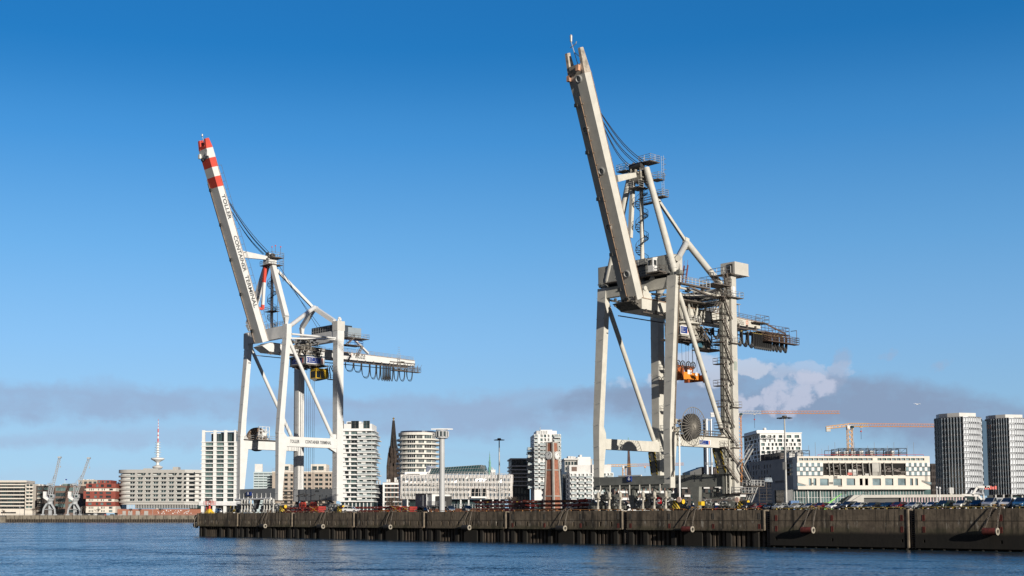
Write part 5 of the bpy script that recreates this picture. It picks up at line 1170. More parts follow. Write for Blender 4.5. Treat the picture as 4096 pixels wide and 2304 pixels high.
def grid(L, z0, z1, n, cols, wh=(.15,.85), margin=0):
    fh = (z1-z0)/n; H = []
    for i in range(n):
        for a, b in (cols(i) if callable(cols) else cols): H.append((a*L, b*L, z0+fh*(i+wh[0]), z0+fh*(i+wh[1])))
    return H
def even(n, w=.6, off=0): return [((i+.5-w/2)/n+off, (i+.5+w/2)/n+off) for i in range(n)]
class Bld:
    """a building: front wall from pixel column pl to pr, roof line at pixel yt, turned deg degrees, dep metres deep"""
    def __init__(s, name, label, pl, pr, yt, dist, deg, dep, zg=QH, cat='building', group=None, yref=None):
        s.fr = fr_at(pl, dist, deg, zg); s.L = s.fr.q(pr, 2040, v=0).x; s.H = s.fr.q(pl if yref is None else yref, yt, v=0).z; s.dep = dep
        s.T = Thing(name, s.fr, (0,0,0), label, cat, group)
        s.F = side(0, 0, 0); s.Rt = side(s.L, 0, 90); s.Lf = side(0, s.dep, -90)
    def z(s, px, py): return s.fr.q(px, py, v=0).z
    def x(s, px): return s.fr.q(px, 2000, v=0).x
    def shell(s, wm, hF=(), hR=(), hL=(), z0=0, z1=None, d=.4, roof=None, cap=.0):
        z1 = s.H if z1 is None else z1; b = MB(); L, D = s.L, s.dep
        b.holed(s.F, 0, L, z0, z1, list(hF), d, 0, 1); b.holed(s.Rt, 0, D, z0, z1, list(hR), d, 0, 1); b.holed(s.Lf, 0, D, z0, z1, list(hL), d, 0, 1)
        b.add([(L,D,z0),(0,D,z0),(0,D,z1),(L,D,z1)], [(0,1,2,3)], 0); b.add([(0,0,z1-cap),(L,0,z1-cap),(L,D,z1-cap),(0,D,z1-cap)], [(0,1,2,3)], 0)
        if z0 > .5: b.add([(0,0,z0),(L,0,z0),(L,D,z0),(0,D,z0)], [(3,2,1,0)], 0)
        o = b.build('wall', [wm, PDG], s.T); return o
def slabs(T, x0, x1, y0, y1, zs, th, m, nm='floor_band', out=.3):
    for z in zs:
        b = MB(); b.box(x0-out, x1+out, y0-out, y1+out, z-th/2, z+th/2); b.build(nm, m, T)

# -------- far left bank (stands on the far promenade)
ZF = FQZ
B = Bld('apartment_house', 'white banded apartment house at the far left edge with dark glass storeys', *[r1(v,0)[0] for v in (-60,322)], r1(0,884)[1], 1840, 0, 40, ZF)
zs = [B.z(100, r1(0,y)[1]) for y in (1250,1205,1160,1114,1068,1022,975,938,903)]
fl = [(a, b_) for a, b_ in zip(zs, zs[1:])]
H = [(B.L*(i/5+.01), B.L*((i+1)/5-.012), a+.9, b_-.6) for a, b_ in fl for i in range(5)]
H += [(B.L*.22,B.L*.38,2.6,4.4),(B.L*.52,B.L*.70,2.6,4.4)]
B.shell(PDG, H, [], [], d=2.0); wins(B.T, B.F, H, 2.0, (GLASS,GLASSD,GLASSD), mull=3.0); flush(B.T)
for z in zs: b = MB(); b.box(-.5,B.L+.6,-.9,B.dep,z-.7,z+.9); b.build('balcony_band', PCR, B.T)
b = MB(); b.box(-.5,B.L+.5,-.5,B.dep,zs[-1]+1.2,B.H); b.build('parapet', PCR, B.T)
b = MB(); b.box(-.3,B.L*.22,-.7,0,0,zs[0]-.7); b.box(B.L*.7,B.L,-.7,0,0,zs[0]-.7); b.box(B.L*.22,B.L*.7,-.7,0,4.6,zs[0]-.7); b.box(B.L*.22,B.L*.7,-.7,0,0,2.6); b.build('base_wall', PCR, B.T)
B2 = Bld('apartment_house', 'lower stepped wing with white balconies beside the banded apartment house', r1(326,0)[0], r1(408,0)[0], r1(0,925)[1], 1835, 0, 30, ZF)
zs = [B2.z(110, r1(0,y)[1]) for y in (1245,1195,1150,1105,1060,1015,970)]
H = [(B2.L*.1,B2.L*.5,z+1.2,z+4.2) for z in zs]+[(B2.L*.55,B2.L*.95,z+1.2,z+4.2) for z in zs]
B2.shell(PCR, H, d=1.4); wins(B2.T, B2.F, H, 1.4)
for z in zs: b = MB(); b.box(B2.L*.2,B2.L+1,-2.2,.2,z-.9,z+1.0); b.build('balcony', PCR, B2.T)
def simple(name, label, pl, pr, yt, dist, deg, dep, wm, nf, cols, z0f=0, wh=(.2,.85), zg=QH, glasses=(GLASS,GLASS,GLASSD,GLASSL), mull=1.6, side_cols=None, d=.45, roofbits=True, group=None, fm=FRM, lf=None, y0=None):
    B = Bld(name, label, pl, pr, yt, dist, deg, dep, zg, group=group)
    z0 = B.H*z0f; H = grid(B.L, z0, B.H*.985, nf, cols, wh)
    HR = grid(B.dep, z0, B.H*.985, nf, side_cols, wh) if side_cols else []
    HL = grid(B.dep, z0, B.H*.985, nf, lf, wh) if lf else []
    B.shell(wm, H, HR, HL, d=d); wins(B.T, B.F, H, d, glasses, fm, mull); wins(B.T, B.Rt, HR, d, glasses, fm, mull); wins(B.T, B.Lf, HL, d, glasses, fm, mull); flush(B.T)
    if roofbits:
        b = MB(); b.box(-.15,B.L+.15,-.15,B.dep+.15,B.H,B.H+.5); b.build('parapet', wm, B.T)
        b = MB(); g = random.Random(int(pl)); 
        for k in range(4): x = g.uniform(.1,.8)*B.L; w = g.uniform(.06,.16)*B.L; b.box(x,x+w,B.dep*.3,B.dep*.6,B.H+.5,B.H+g.uniform(1.5,3.2))
        b.build('roof_plant', PWG, B.T)
    return B
B = simple('apartment_house', 'dark brown apartment house with pale loggias left of the first slewing crane', r1(410,0)[0], r1(605,0)[0], r1(0,957)[1], 1850, 0, 30, PDB, 6, lambda i: [(.02,.2),(.32,.6)]+([(.7,.95)] if i%2 else []), .12, zg=ZF)
for i in range(5):
    for f_ in (.02,.32): b = MB(); z = B.H*(.14+.145*i); b.box(B.L*f_,B.L*(f_+.22),-1.2,0,z,z+1.1); b.build('balcony', PCR, B.T)
B = simple('brick_building', 'brown brick office block with large window bays between the two slewing cranes', r1(690,0)[0], r1(990,0)[0], r1(0,955)[1], 1880, 0, 30, PBR, 5, lambda i: [(.05,.45),(.58,.78),(.84,.98)], .06, (.18,.82), zg=ZF, glasses=(GLASSL,GLASS), mull=4)
b = MB(); b.box(B.L*.28,B.L*.63,4,16,B.H,B.H+3.4); b.box(B.L*.3,B.L*.6,3.8,4,B.H+.5,B.H+2.8,1); b.build('roof_lantern', [PGR, GLASSL], B.T)
b = MB(); x = B.x(r1(800,0)[0]); b.tube((x,5,B.H),(x,5,B.H+10),.2,n=6); b.build('flag_pole', PW, B.T)
b = MB(); b.box(x,x+2.8,4.9,5.1,B.H+8.3,B.H+10); b.build('flag', BLUESIGN, B.T)
B = simple('apartment_house', 'beige apartment house rising behind the red clad house', r1(990,0)[0], r1(1275,0)[0], r1(0,884)[1], 1930, 0, 30, PBE, 8, even(5,.62), 0, zg=ZF)
# red house: stacked storeys, red and white
RH = Bld('apartment_house', 'dark red clad apartment house with shifted red and white storeys', r1(1090,0)[0], r1(1450,0)[0], r1(0,885)[1], 1820, 0, 34, ZF)
ys = [1292,1208,1152,1115,1020,982,925,882]; offs = [(0,0,PCR),(0,0,PRED),(0,-3,PCR),(-6,0,PRED),(0,0,PCR),(0,0,PRED),(28,-12,PRED)]
for k, (a_, c_) in enumerate(zip(ys, ys[1:])):
    za_, zb_ = RH.z(390, r1(0,a_)[1]), RH.z(390, r1(0,c_)[1]); l, r_, m_ = offs[k]; x0, x1 = l*.55, RH.L+r_*.55; rows_ = 2 if k in (0,3) else 1; Pk = side(x0, -1.5 if m_ is PRED else 0, 0)
    Hh = grid(x1-x0, za_, zb_, rows_, (lambda i: [(.08,.2),(.34,.42),(.5,.6),(.7,.86)]) if m_ is PRED else (lambda i: [(.1,.13),(.16,.19),(.22,.25),(.4,.43),(.52,.56),(.6,.63),(.78,.9)]), (.22,.82))
    b = MB(); b.holed(Pk, 0, x1-x0, za_, zb_, Hh, .5, 0, 1); y_ = -1.5 if m_ is PRED else 0
    b.add([(x1,y_,za_),(x1,34,za_),(x1,34,zb_),(x1,y_,zb_)], [(0,1,2,3)]); b.add([(x0,y_,za_),(x0,34,za_),(x0,34,zb_),(x0,y_,zb_)], [(3,2,1,0)]); b.add([(x0,y_,zb_),(x1,y_,zb_),(x1,34,zb_),(x0,34,zb_)], [(0,1,2,3)]); b.add([(x0,y_,za_),(x1,y_,za_),(x1,34,za_),(x0,34,za_)], [(3,2,1,0)])
    b.build('storey', [m_, PDG], RH.T); wins(RH.T, Pk, Hh, .5, (GLASS,GLASSD,GLASSL))
B = simple('glass_building', 'narrow grey glass block between the red house and the rounded hotel', r1(1452,0)[0], r1(1530,0)[0], r1(0,930)[1], 1890, 0, 30, PGR, 9, even(2,.8), 0, zg=ZF); 
# rounded hotel
HT = Bld('hotel_building', 'grey hotel with rounded corner, slanted balconies and dark glass and brick base', r1(1540,0)[0], r1(2385,0)[0], r1(0,757)[1], 1830, 0, 40, ZF, yref=r1(1700,0)[0])
L = HT.L; rad = 17
def arc(out=0.0, n=12): return [(rad-(rad+out)*math.sin(math.pi/2*i/n) if False else rad-(rad+out)*math.cos(math.pi/2*i/n), rad-(rad+out)*math.sin(math.pi/2*i/n)) for i in range(n+1)]
yl = [(1168,1118),(1114,1064),(1060,1010),(1006,956),(952,902),(898,848),(840,790)]
ztop = HT.H; zbase = HT.z(600, r1(0,1168)[1])
b = MB()
for i, y in enumerate([1155,1102,1048,994,940,886,832,770]):
    zc_ = HT.z(600, r1(0,y)[1]); th_ = 2.3 if i < 7 else 4.6
    o_ = arc(.6); pts = [(x-8, y_) for x, y_ in o_]+[(L+.5-8,-.6),(L+14,9),(L+14,40),(-8,40),(-8,rad)]
    b.prism([(x, y_, zc_-th_/2) for x, y_ in pts], (0,0,th_))
b.build('floor_band', PGR, HT.T)
b = MB(); o_ = arc(-2.2); pts = [(x-8, y_) for x, y_ in o_]+[(L-8,2.2),(L+10,11),(L+10,38),(-4,38)]; b.prism([(x, y_, zbase-2) for x, y_ in pts], (0,0,ztop-zbase-3)); b.build('inner_wall', [PWG], HT.T)
b = MB(); pts = [(x+10, y_+8) for x, y_ in arc(-3)]+[(L+18,16),(L+18,40),(12,40)]; b.prism([(x, y_, HT.z(600, r1(0,1236)[1])) for x, y_ in pts], (0,0,zbase+1-HT.z(600, r1(0,1236)[1])))
for i in range(44): x = 6+i*(L/42); b.box(x,x+.7,4.6,5.0,HT.z(600, r1(0,1236)[1]),zbase-2,1)
b.build('glass_storey', [GLASS, FRW], HT.T)
b = MB(); zb_ = HT.z(600, r1(0,1222)[1]); b.box(-6,L+20,1.5,6,0,zb_-2.5); 
b.build('brick_base', PRB, HT.T)
for k in range(4): b = MB(); x = HT.x(r1((1540,1612,1706,1812)[k],0)[0]); b.box(x,x+(4.5 if k == 0 else 5.6),1.0,1.5,0,HT.z(600, r1(0,1268)[1])); b.build('shutter', PGR, HT.T)
g_ = random.Random(4)
b = MB()
for k in range(30): x = HT.L*.5+g_.uniform(0,48); z = g_.uniform(1.5,6.5); s_ = g_.uniform(.7,1.5); b.box(x,x+s_,1.2,1.5,z,z+s_)
b.build('wall_panels', PW, HT.T)
for i, (ya, yb) in enumerate(yl):
    za_, zb_ = HT.z(600, r1(0,ya)[1])+2.0, HT.z(600, r1(0,yb)[1])+1.4
    n = 7
    for k in range(n):
        x0 = 11+k*(L*.094)*1.22; w = L*.07
        if i == 6: x0 += (k%2)*4; 
        b = MB(); b.add([(x0,1.55,za_),(x0+w*.75,1.55,za_),(x0+w*1.12,1.55,zb_),(x0,1.55,zb_)], [(0,1,2,3)]); b.box(x0+w*.4,x0+w*.46,1.4,1.5,za_,zb_,1)
        b.add([(x0-w*.8,-.3,za_),(x0+w*.8,-.3,za_),(x0+w*.8,-.3,za_+1.0),(x0-w*.8,-.3,za_+1.0)], [(0,1,2,3)], 2)
        b.prism([(x0+w*.78,-.4,za_-.5),(x0+w*1.2,-.4,zb_+.5),(x0+w*1.55,-.4,zb_+.5),(x0+w*1.35,-.4,za_-.5)], (0,2.2,0), 3); b.build('balcony_window', [wr.choice((GLASSD,GLASS)), FRW, glassmat('rail_glass',(.30,.36,.36)), PGR], HT.T)
    for xx in (L*.885, L*.955, L*1.03, L*1.075):
        b = MB(); b.box(xx-5,xx-1.5,-.1 if xx < L else 4.5,2.4 if xx < L else 12,za_+.2,zb_-.2); b.build('window', GLASSD, HT.T)
b = MB(); b.box(L*.28,L*.5,12,28,ztop,ztop+3); b.box(L*.72,L*.8,10,28,ztop,ztop+5); b.build('roof_plant', PGR, HT.T)
# dark glazed annex right of the hotel
B = simple('glass_building', 'dark glass annex right of the rounded hotel', r1(2390,0)[0], r1(2560,0)[0], r1(0,800)[1], 1900, 0, 30, PDG, 8, even(6,.86), .1, zg=ZF, glasses=(GLASSD,GLASS))
# television tower far away
fr = fr_at(r1(1981,0)[0], 3600, 0, ZF); T = Thing('television_tower', fr, (0,0,0), 'slender white television tower with discs and red and white antenna', 'tower')
zz_ = lambda y: fr.q(r1(1981,0)[0], r1(0,y)[1], v=0).z
px_m = 3600/F/3.1415
b = MB(); b.lathe((0,0,0), [(20*px_m,0),(17*px_m,zz_(600)),(13*px_m,zz_(405))], n=20); b.build('shaft', PW, T, smooth=True)
b = MB(); b.lathe((0,0,0), [(18*px_m,zz_(690)),(64*px_m,zz_(712)),(66*px_m,zz_(722)),(48*px_m,zz_(740)),(20*px_m,zz_(748))], n=32, cap=False); b.build('lower_pod', PWG, T, smooth=True)
b = MB(); b.lathe((0,0,0), [(20*px_m,zz_(660)),(50*px_m,zz_(640)),(83*px_m,zz_(622)),(84*px_m,zz_(606)),(30*px_m,zz_(594)),(16*px_m,zz_(590))], n=36, cap=False); b.build('upper_pod', PW, T, smooth=True)
for y, r_ in ((566,36),(535,42),(506,40),(474,38),(442,34),(410,32)): b = MB(); b.lathe((0,0,zz_(y)), [(r_*px_m,0),(r_*px_m,5*px_m)], n=24); b.build('platform_disc', PW, T)
RD = mat('antenna_red', (.55,.12,.12), .5)
seg = [(405,358,10,1),(358,330,10,0),(330,310,9,1),(310,282,9,0),(282,235,9,1),(235,214,4,0),(214,196,4,1),(196,178,4,0),(178,160,4,1),(160,140,3,0),(140,115,3,1)]
b = MB()
for a_, c_, w_, m_ in seg: b.tube((0,0,zz_(a_)), (0,0,zz_(c_)), w_*px_m, n=8, m=m_)
b.build('antenna', [PW, RD], T)
# two old slewing quay cranes
def slewing(px, top, label):
    fr = fr_at(px, 1800, 0, ZF); T = Thing('slewing_crane', fr, (0,0,0), label, 'crane', 'old grey slewing cranes on the far quay')
    k = 1800/F/3.1415; x = lambda v: v*k; g = mat('old_crane_grey', (.40,.42,.44), .6, var=.12)
    z = lambda y: (1312-y)*k
    for s in (-1,1):
        b = MB(); b.beam((x(78)*s,0,0),(x(70)*s,0,z(1235)),x(18),x(18)); b.beam((x(70)*s,0,z(1235)),(x(28)*s,0,z(1165)),x(20),x(20),w2=x(34)); b.build('leg', g, T)
        b = MB(); b.beam((x(10)*s,6,0),(x(10)*s,6,z(1165)),x(22),x(20),w2=x(36)); b.build('leg', g, T)
        b = MB(); b.box(x(78)*s-x(22),x(78)*s+x(22),-x(10),x(10),0,x(14)); b.build('truck', g, T)
    b = MB(); b.box(-x(78),x(78),1,3,z(1240),z(1234)); b.build('cross_beam', g, T)
    b = MB(); b.lathe((0,3,z(1175)), [(x(38),0),(x(34),x(30)),(x(52),x(60)),(x(56),x(75))], n=12); b.build('slewing_base', g, T)
    b = MB(); b.prism([(-x(70),-3,z(1095)),(-x(50),-3,z(1065)),(x(0),-3,z(1102)),(-x(18),-3,z(1130))], (0,9,0)); b.build('machine_house', PW, T)
    b = MB(); b.box(-x(80),-x(45),0,6,z(1100),z(1015)); b.build('counterweight', PW, T)
    b = MB(); b.box(x(10),x(62),-4,4,z(1095),z(1050)); b.box(x(20),x(50),-4.2,-4,z(1088),z(1062),1); b.build('cabin', [g, GLASS], T)
    def lattice(p, q, w, n, nm):
        b = MB(); p = Vector(p); q = Vector(q); d = (q-p).normalized(); sx = d.cross(Vector((0,1,0))).normalized()
        c = [(sx*a*w/2+Vector((0,e*w/2,0))) for a, e in ((-1,-1),(1,-1),(1,1),(-1,1))]
        for o_ in c: b.tube(p+o_, q+o_*.7, .28, n=4, caps=False)
        for i in range(n):
            a_, c_ = p.lerp(q, i/n), p.lerp(q, (i+1)/n)
            for j in range(4): b.tube(a_+c[j], c_+c[(j+1)%4], .16, n=3, caps=False)
        b.build(nm, g, T)
    dx = top[0]; lattice((x(20),0,z(1060)), (x(dx),0,z(top[1]+20)), x(26), 16, 'jib')
    lattice((-x(10),2,z(1060)), (x(0),2,z(920)), x(24), 6, 'mast')
    b = MB(); b.box(x(dx)-x(16),x(dx)+x(22),-3,3,z(top[1]+20),z(top[1])); b.build('jib_head', g, T)
    b = MB(); b.box(-x(24),x(34),-2,6,z(935),z(925)); b.rail([(-x(24),-2,z(925)),(x(34),-2,z(925))], h=x(14), r=.2, step=6); b.build('mast_platform', g, T)
    for o_ in (-8,8): b = MB(); b.tube((x(o_),2,z(920)), (x(dx*.62),2,z(top[1]+190)), .18, n=4); b.tube((x(dx*.62),2,z(top[1]+190)), (x(dx-8),0,z(top[1]+20)), .18, n=4); b.build('stay_rope', g, T)
    b = MB(); b.tube((x(dx+18),0,z(top[1]+15)), (x(dx+12),0,z(top[1]+120)), .12, n=4); b.box(x(dx+8),x(dx+18),-1,1,z(top[1]+138),z(top[1]+118)); b.build('hook', g, T)
slewing(r1(630,0)[0], (115,576), 'grey slewing crane with raised lattice jib, the more leftward of the two')
slewing(r1(942,0)[0], (170,586), 'grey slewing crane standing just left of the red clad house')
# leafless trees, lamps and small things along the far promenade
TW = mat('bare_twigs', (.10,.075,.06), .9, var=.2)
def bare_tree(fr, x, y, z, h, w, label, seed, group):
    T = Thing('tree', fr, (x,y,z), label, 'tree', group); g = random.Random(seed)
    b = MB(); b.tube((x,y,z),(x,y,z+h*.35),h*.03,h*.018,n=6); b.build('trunk', TW, T)
    b = MB()
    def br(p, d, l, r, lv):
        q = p+d*l; b.tube(p, q, r, r*.6, n=4 if lv < 2 else 3, caps=False)
        if lv < 4:
            for _ in range(4 if lv < 3 else 3):
                nd = (d+Vector((g.uniform(-1,1)*w,g.uniform(-1,1)*w,g.uniform(-.15,.55)))).normalized(); br(q, nd, l*g.uniform(.6,.85), r*.6, lv+1)
    for _ in range(4): br(Vector((x,y,z+h*.3)), Vector((g.uniform(-.6,.6),g.uniform(-.6,.6),1)).normalized(), h*.25, h*.014, 0)
    b.build('crown', TW, T)
PF = Fr((0, FQ, FQZ), 0)
def pxF(v, y=12): return (r1(v,0)[0]-X0)/F*(FQ+y)
for i, (v, h, lb) in enumerate(((50,7,'low bare tree before the banded apartment house'),(75,6,'small bare tree by the banded apartment base'),(430,9,'bare tree left of the first slewing crane'),(480,10,'broad bare tree before the dark brown house'),(1060,12,'bare tree between second slewing crane and red house'),(1240,9,'small bare tree in front of the red house'),(1640,9,'bare tree before the brick base of the hotel'),(1780,9,'bare tree beside the hotel base lamp'),(2030,9,'bare tree before the hotel wall panels'))):
    bare_tree(PF, pxF(v), 12, 0, h, .75, lb, i, 'leafless trees along the far promenade')
LMP = mat('lamp_grey', (.45,.45,.46), .5)
for v, h, lb in ((272,12,'left'),(1040,11,'middle'),(1425,11,'right'),(1935,13,'hotel')):
    nm_ = {'left':'tall promenade lamp before the banded apartment house','middle':'slanted promenade lamp left of the red house','right':'promenade lamp at the right end of the red house','hotel':'forked promenade lamp in front of the hotel base'}[lb]
    T = Thing('street_lamp', PF, (pxF(v),9,0), nm_, 'street lamp', 'lamps along the far promenade'); x = pxF(v)
    b = MB(); b.tube((x,9,0),(x,9,h),.22,.14,n=6); b.build('pole', LMP, T)
    b = MB(); b.beam((x-1.5,9,h-1.6),(x+1.5,9,h+.4),.25,.25); b.beam((x,9,h-1.2),(x+1.8,9,h-2.6),.2,.2); b.build('lamp_arm', LMP, T)
BX = [('white','small white kiosk by the hotel shutters',1190,26,14,PW),('dark','dark delivery van beside the hotel',1395,30,9,PDG),('grey','grey work hut below the second slewing crane',1120,16,8,PGR),('pale','pale bench block on the far promenade',1500,38,5,PWG),('red','red barrel stack by the far quay lamp',1325,12,7,REDP)]
for c_, lb, v, w_, h_, m_ in BX:
    x = pxF(v,4); T = Thing('kiosk' if 'kiosk' in lb or 'hut' in lb else 'van' if 'van' in lb else 'bench' if 'bench' in lb else 'barrel_stack', PF, (x,4,0), lb, 'hut' if 'hut' in lb or 'kiosk' in lb else 'van' if 'van' in lb else 'bench' if 'bench' in lb else 'barrels')
    b = MB(); b.box(x,x+w_*.15,4,8,0,h_*.15); b.box(x-.1,x+w_*.15+.1,3.9,8.1,h_*.15,h_*.15+.12); b.build('body', m_, T)
    b = MB(); b.box(x+w_*.03,x+w_*.07,3.9,4,h_*.05,h_*.12); b.build('opening', GLASSD, T)
# -------- middle: towers right behind the harbour basin
# white residential tower with floor grid
TA = Bld('residential_tower', 'white grid tower with open roof frame and teal glass at left of the white crane', *[z2(v,0)[0] for v in (146,575)], z2(0,258)[1], 800, -4, 24)
L, H_ = TA.L, TA.H; z0 = TA.z(850, z2(0,1200)[1]); zt_ = TA.z(850, z2(0,402)[1]); zbn = TA.z(850, z2(0,1155)[1]); n = 14; fh = (zt_-zbn)/n
cols = [(.10,.33),(.42,.64),(.74,.955)]
Hh = [(a*L,c*L,zbn+i*fh+.35,zbn+(i+1)*fh-.35) for i in range(n) for a,c in cols]
Hr = [(a*TA.dep,c*TA.dep,zbn+i*fh+.35,zbn+(i+1)*fh-.35) for i in range(n) for a,c in ((.12,.4),(.55,.85))]
TA.shell(PW, Hh, Hr, [], z0=zbn, z1=zt_, d=1.5)
wins(TA.T, TA.F, Hh, 1.5, (GLASSL,GLASS), FRM, 2.2); wins(TA.T, TA.Rt, Hr, 1.5, (GLASSL,GLASS), FRM, 2.2); flush(TA.T)
for i in range(n+1): b = MB(); z = zbn+i*fh; b.box(-.5,L+.5,-.5,TA.dep+.5,z-.22,z+.22); b.build('floor_band', PW, TA.T)
for f_ in (.0,.33,.64,.93):
    b = MB(); x = f_*L; w_ = L*.085 if f_ < .9 else L*.05; b.box(x,x+w_,-.12,1.4,zt_,H_+.2); b.box(x,x+w_,-.12,-.01,zbn,zt_); b.build('column', PW, TA.T)
    b = MB(); b.box(x,x+w_,0,2,0,z0); b.build('column', PW, TA.T)
b = MB(); b.box(0,L,.2,.9,H_-.9,H_-.2); b.box(0,L,TA.dep-1,TA.dep,H_-.9,H_-.2); b.box(L-.7,L,.2,TA.dep,H_-.9,H_-.2); b.box(L,L+.9,TA.dep-2,TA.dep,zt_,H_); b.build('roof_frame', PW, TA.T)
b = MB(); b.box(L*.24,L*.98,3,TA.dep-3,zt_,H_-1.8); b.build('penthouse', [GLASS], TA.T)
b = MB(); b.box(L*.5,L*.98,4,TA.dep-5,H_-1.8,H_-.9); b.build('roof_plant', PGR, TA.T)
b = MB(); b.box(-L*.05,L*1.02,-1.2,TA.dep,z0,zbn-.2); b.build('base_band', mat('white_tarp', (.66,.66,.67), .7, var=.1, bump=.3), TA.T)
b = MB(); b.box(2,L-1,3,TA.dep,0,z0); b.build('ground_floor', GLASSD, TA.T)
b = MB(); 
for k in range(12): x = 2+k*L/12.5; b.tube((x,1.2,0),(x,1.2,z0),.06,n=4); b.tube((x,1.2,0),(x+L/12.5,1.2,z0*.5),.05,n=4); b.tube((x,1.2,z0*.5),(x+L/12.5,1.2,z0),.05,n=4)
for z in (z0*.33,z0*.66): b.tube((2,1.2,z),(L,1.2,z),.06,n=4)
b.build('scaffold', RAILD, TA.T)
# teal striped office slab further back
B = Bld('office_building', 'pale teal striped office slab seen between the white crane legs', z2(800,0)[0], z2(1040,0)[0], z2(0,776)[1], 1150, 6, 24)
ns = 13; Hh = grid(B.L, B.H*.25, B.H*.99, ns, [(.02,.98)], (.12,.55)); B.shell(mat('pale_teal_panel', (.42,.50,.52), .5, var=.05), Hh, d=.6); wins(B.T, B.F, Hh, .6, (GLASSL,GLASS), FRW, 4)
b = MB(); b.box(B.L*.05,B.L*.45,6,20,B.H,B.H+7); b.build('roof_plant', PWG, B.T)
b = MB()
for k in range(9): z = B.H*(.42+.06*k); b.box(B.L*.84,B.L*1.15,-6,-3,z,z+.8); b.tube((B.L*1.12,-6,0),(B.L*1.12,-6,B.H),.4,n=5)
b.build('spiral_car_ramp', DARK, B.T)
# beige brick housing with scaffold
for pl, pr, lb, sc_ in ((1035,1300,'narrow beige brick house between the white crane legs',1),(1395,1780,'beige brick housing block with scaffold seen through the white crane',0)):
    B = Bld('apartment_house', lb, z2(pl,0)[0], z2(pr,0)[0], z2(0,785)[1], 610, -3, 18); nf = 9
    cc = [(.05,.16),(.22,.33),(.45,.56),(.58,.7),(.78,.88),(.92,.98)] if not sc_ else [(.55,.72),(.84,.96)]
    Hh = grid(B.L, 1, B.H*.985, nf, cc, (.22,.78)); Hr = grid(18, 1, B.H*.985, nf, [(.1,.2),(.4,.48),(.7,.8)], (.2,.8))
    B.shell(PBE, Hh, Hr, d=.9); wins(B.T, B.F, Hh, .9, (GLASS,GLASSD), FRM, 1.5); wins(B.T, B.Rt, Hr, .9, (GLASS,GLASSD)); flush(B.T)
    b = MB(); b.box(-.2,B.L+.2,-.2,18.2,B.H,B.H+.5); b.build('parapet', PCR, B.T)
    b = MB(); b.box(B.L*.28,B.L*.78,4,16,B.H+.5,B.H+4.0); b.box(B.L*.33,B.L*.48,3.8,4,B.H+1.2,B.H+3,1); b.box(B.L*.53,B.L*.7,3.8,4,B.H+1.2,B.H+3,1); b.build('roof_house', [PCR, GLASS], B.T)
    b = MB(); b.rail([(0,.5,B.H+.5),(B.L,.5,B.H+.5)], h=1.2, r=.05, step=2.5); b.build('roof_railing', RAILG, B.T)
    b = MB(); hs = B.H*.56; 
    for k in range(int(B.L/2.4)+1): b.tube((k*2.4,-1.2,0),(k*2.4,-1.2,hs),.07,n=4)
    for k in range(9): z = hs*k/8; b.box(-.3,B.L,-1.5,-.4,z-.06,z+.06); b.tube((0,-1.2,z+1),(B.L,-1.2,z+1),.05,n=4)
    b.build('scaffold', RAILD, B.T)
# white tower right of the white crane, with staggered horizontal bands
TB = Bld('residential_tower', 'tall white banded tower directly right of the white crane', *[z3(v,0)[0] for v in (70,460)], z3(0,175)[1], 690, -5, 20)
L, D = TB.L, TB.dep; zb_ = TB.z(1400, z3(0,1150)[1]); zt_ = TB.z(1400, z3(0,262)[1]); n = 16; fh = (zt_-zb_)/n; g_ = random.Random(9)
pats = [[(.13,.26),(.33,.53),(.69,.8),(.84,.99)],[(.2,.32),(.33,.53),(.6,.72),(.84,.99)],[(.0,.06),(.16,.27),(.33,.53),(.54,.66),(.8,.99)]]
Hh = []
for i in range(n):
    for a,c in pats[i%3]: Hh.append((a*L,c*L,zb_+i*fh+.5,zb_+(i+1)*fh-.18))
Hh += [(.02*L,.1*L,zt_+1.2,zt_+5.2),(.33*L,.58*L,zt_+1.2,zt_+5.2),(.72*L,.93*L,zt_+1.2,zt_+5.2)]
Hr = [(a*D,c*D,zb_+i*fh+.5,zb_+(i+1)*fh-.18) for i in range(n) for a,c in ((.1,.45),(.55,.9))]
TB.shell(PW, Hh, Hr, z0=zb_, z1=TB.H, d=.9); wins(TB.T, TB.F, Hh, .9, (GLASS,GLASS,GLASSL,GLASSD), FRM, 1.7); wins(TB.T, TB.Rt, Hr, .9, (GLASSL,GLASS), FRW, 1.7); flush(TB.T)
for i in range(n+1):
    b = MB(); z = zb_+i*fh; o = [0,.9,1.6,.9][i%4]; b.box(-.3,L+1.2+o,-.9,D+.3,z-.2,z+.24); b.build('floor_band', PW, TB.T)
    b = MB(); b.add([(L*.55,-.85,z+.32),(L+1.1+o,-.85,z+.32),(L+1.1+o,-.85,z+1.2),(L*.55,-.85,z+1.2)], [(0,1,2,3)]); b.add([(L+1.12+o,-.85,z+.32),(L+1.12+o,D*.6,z+.32),(L+1.12+o,D*.6,z+1.2),(L+1.12+o,-.85,z+1.2)], [(0,1,2,3)]); b.build('balcony_glass', glassmat('balcony_glass', (.40,.45,.46), rough=.1), TB.T) if i < n else None
b = MB(); b.box(L*.14,L*.62,5,14,TB.H,TB.H+1.6); b.box(L*.17,L*.5,4.9,5,TB.H+.4,TB.H+1.2,1); b.build('roof_plant', [PW, DARK], TB.T)
b = MB(); b.box(0,L*1.05,1.5,D,0,zb_-.3); b.build('ground_floor', GLASS, TB.T)
for k in range(9): b = MB(); b.box(L*.12*k,L*.12*k+.4,1.0,1.5,0,zb_-.3); b.build('column', PW, TB.T)
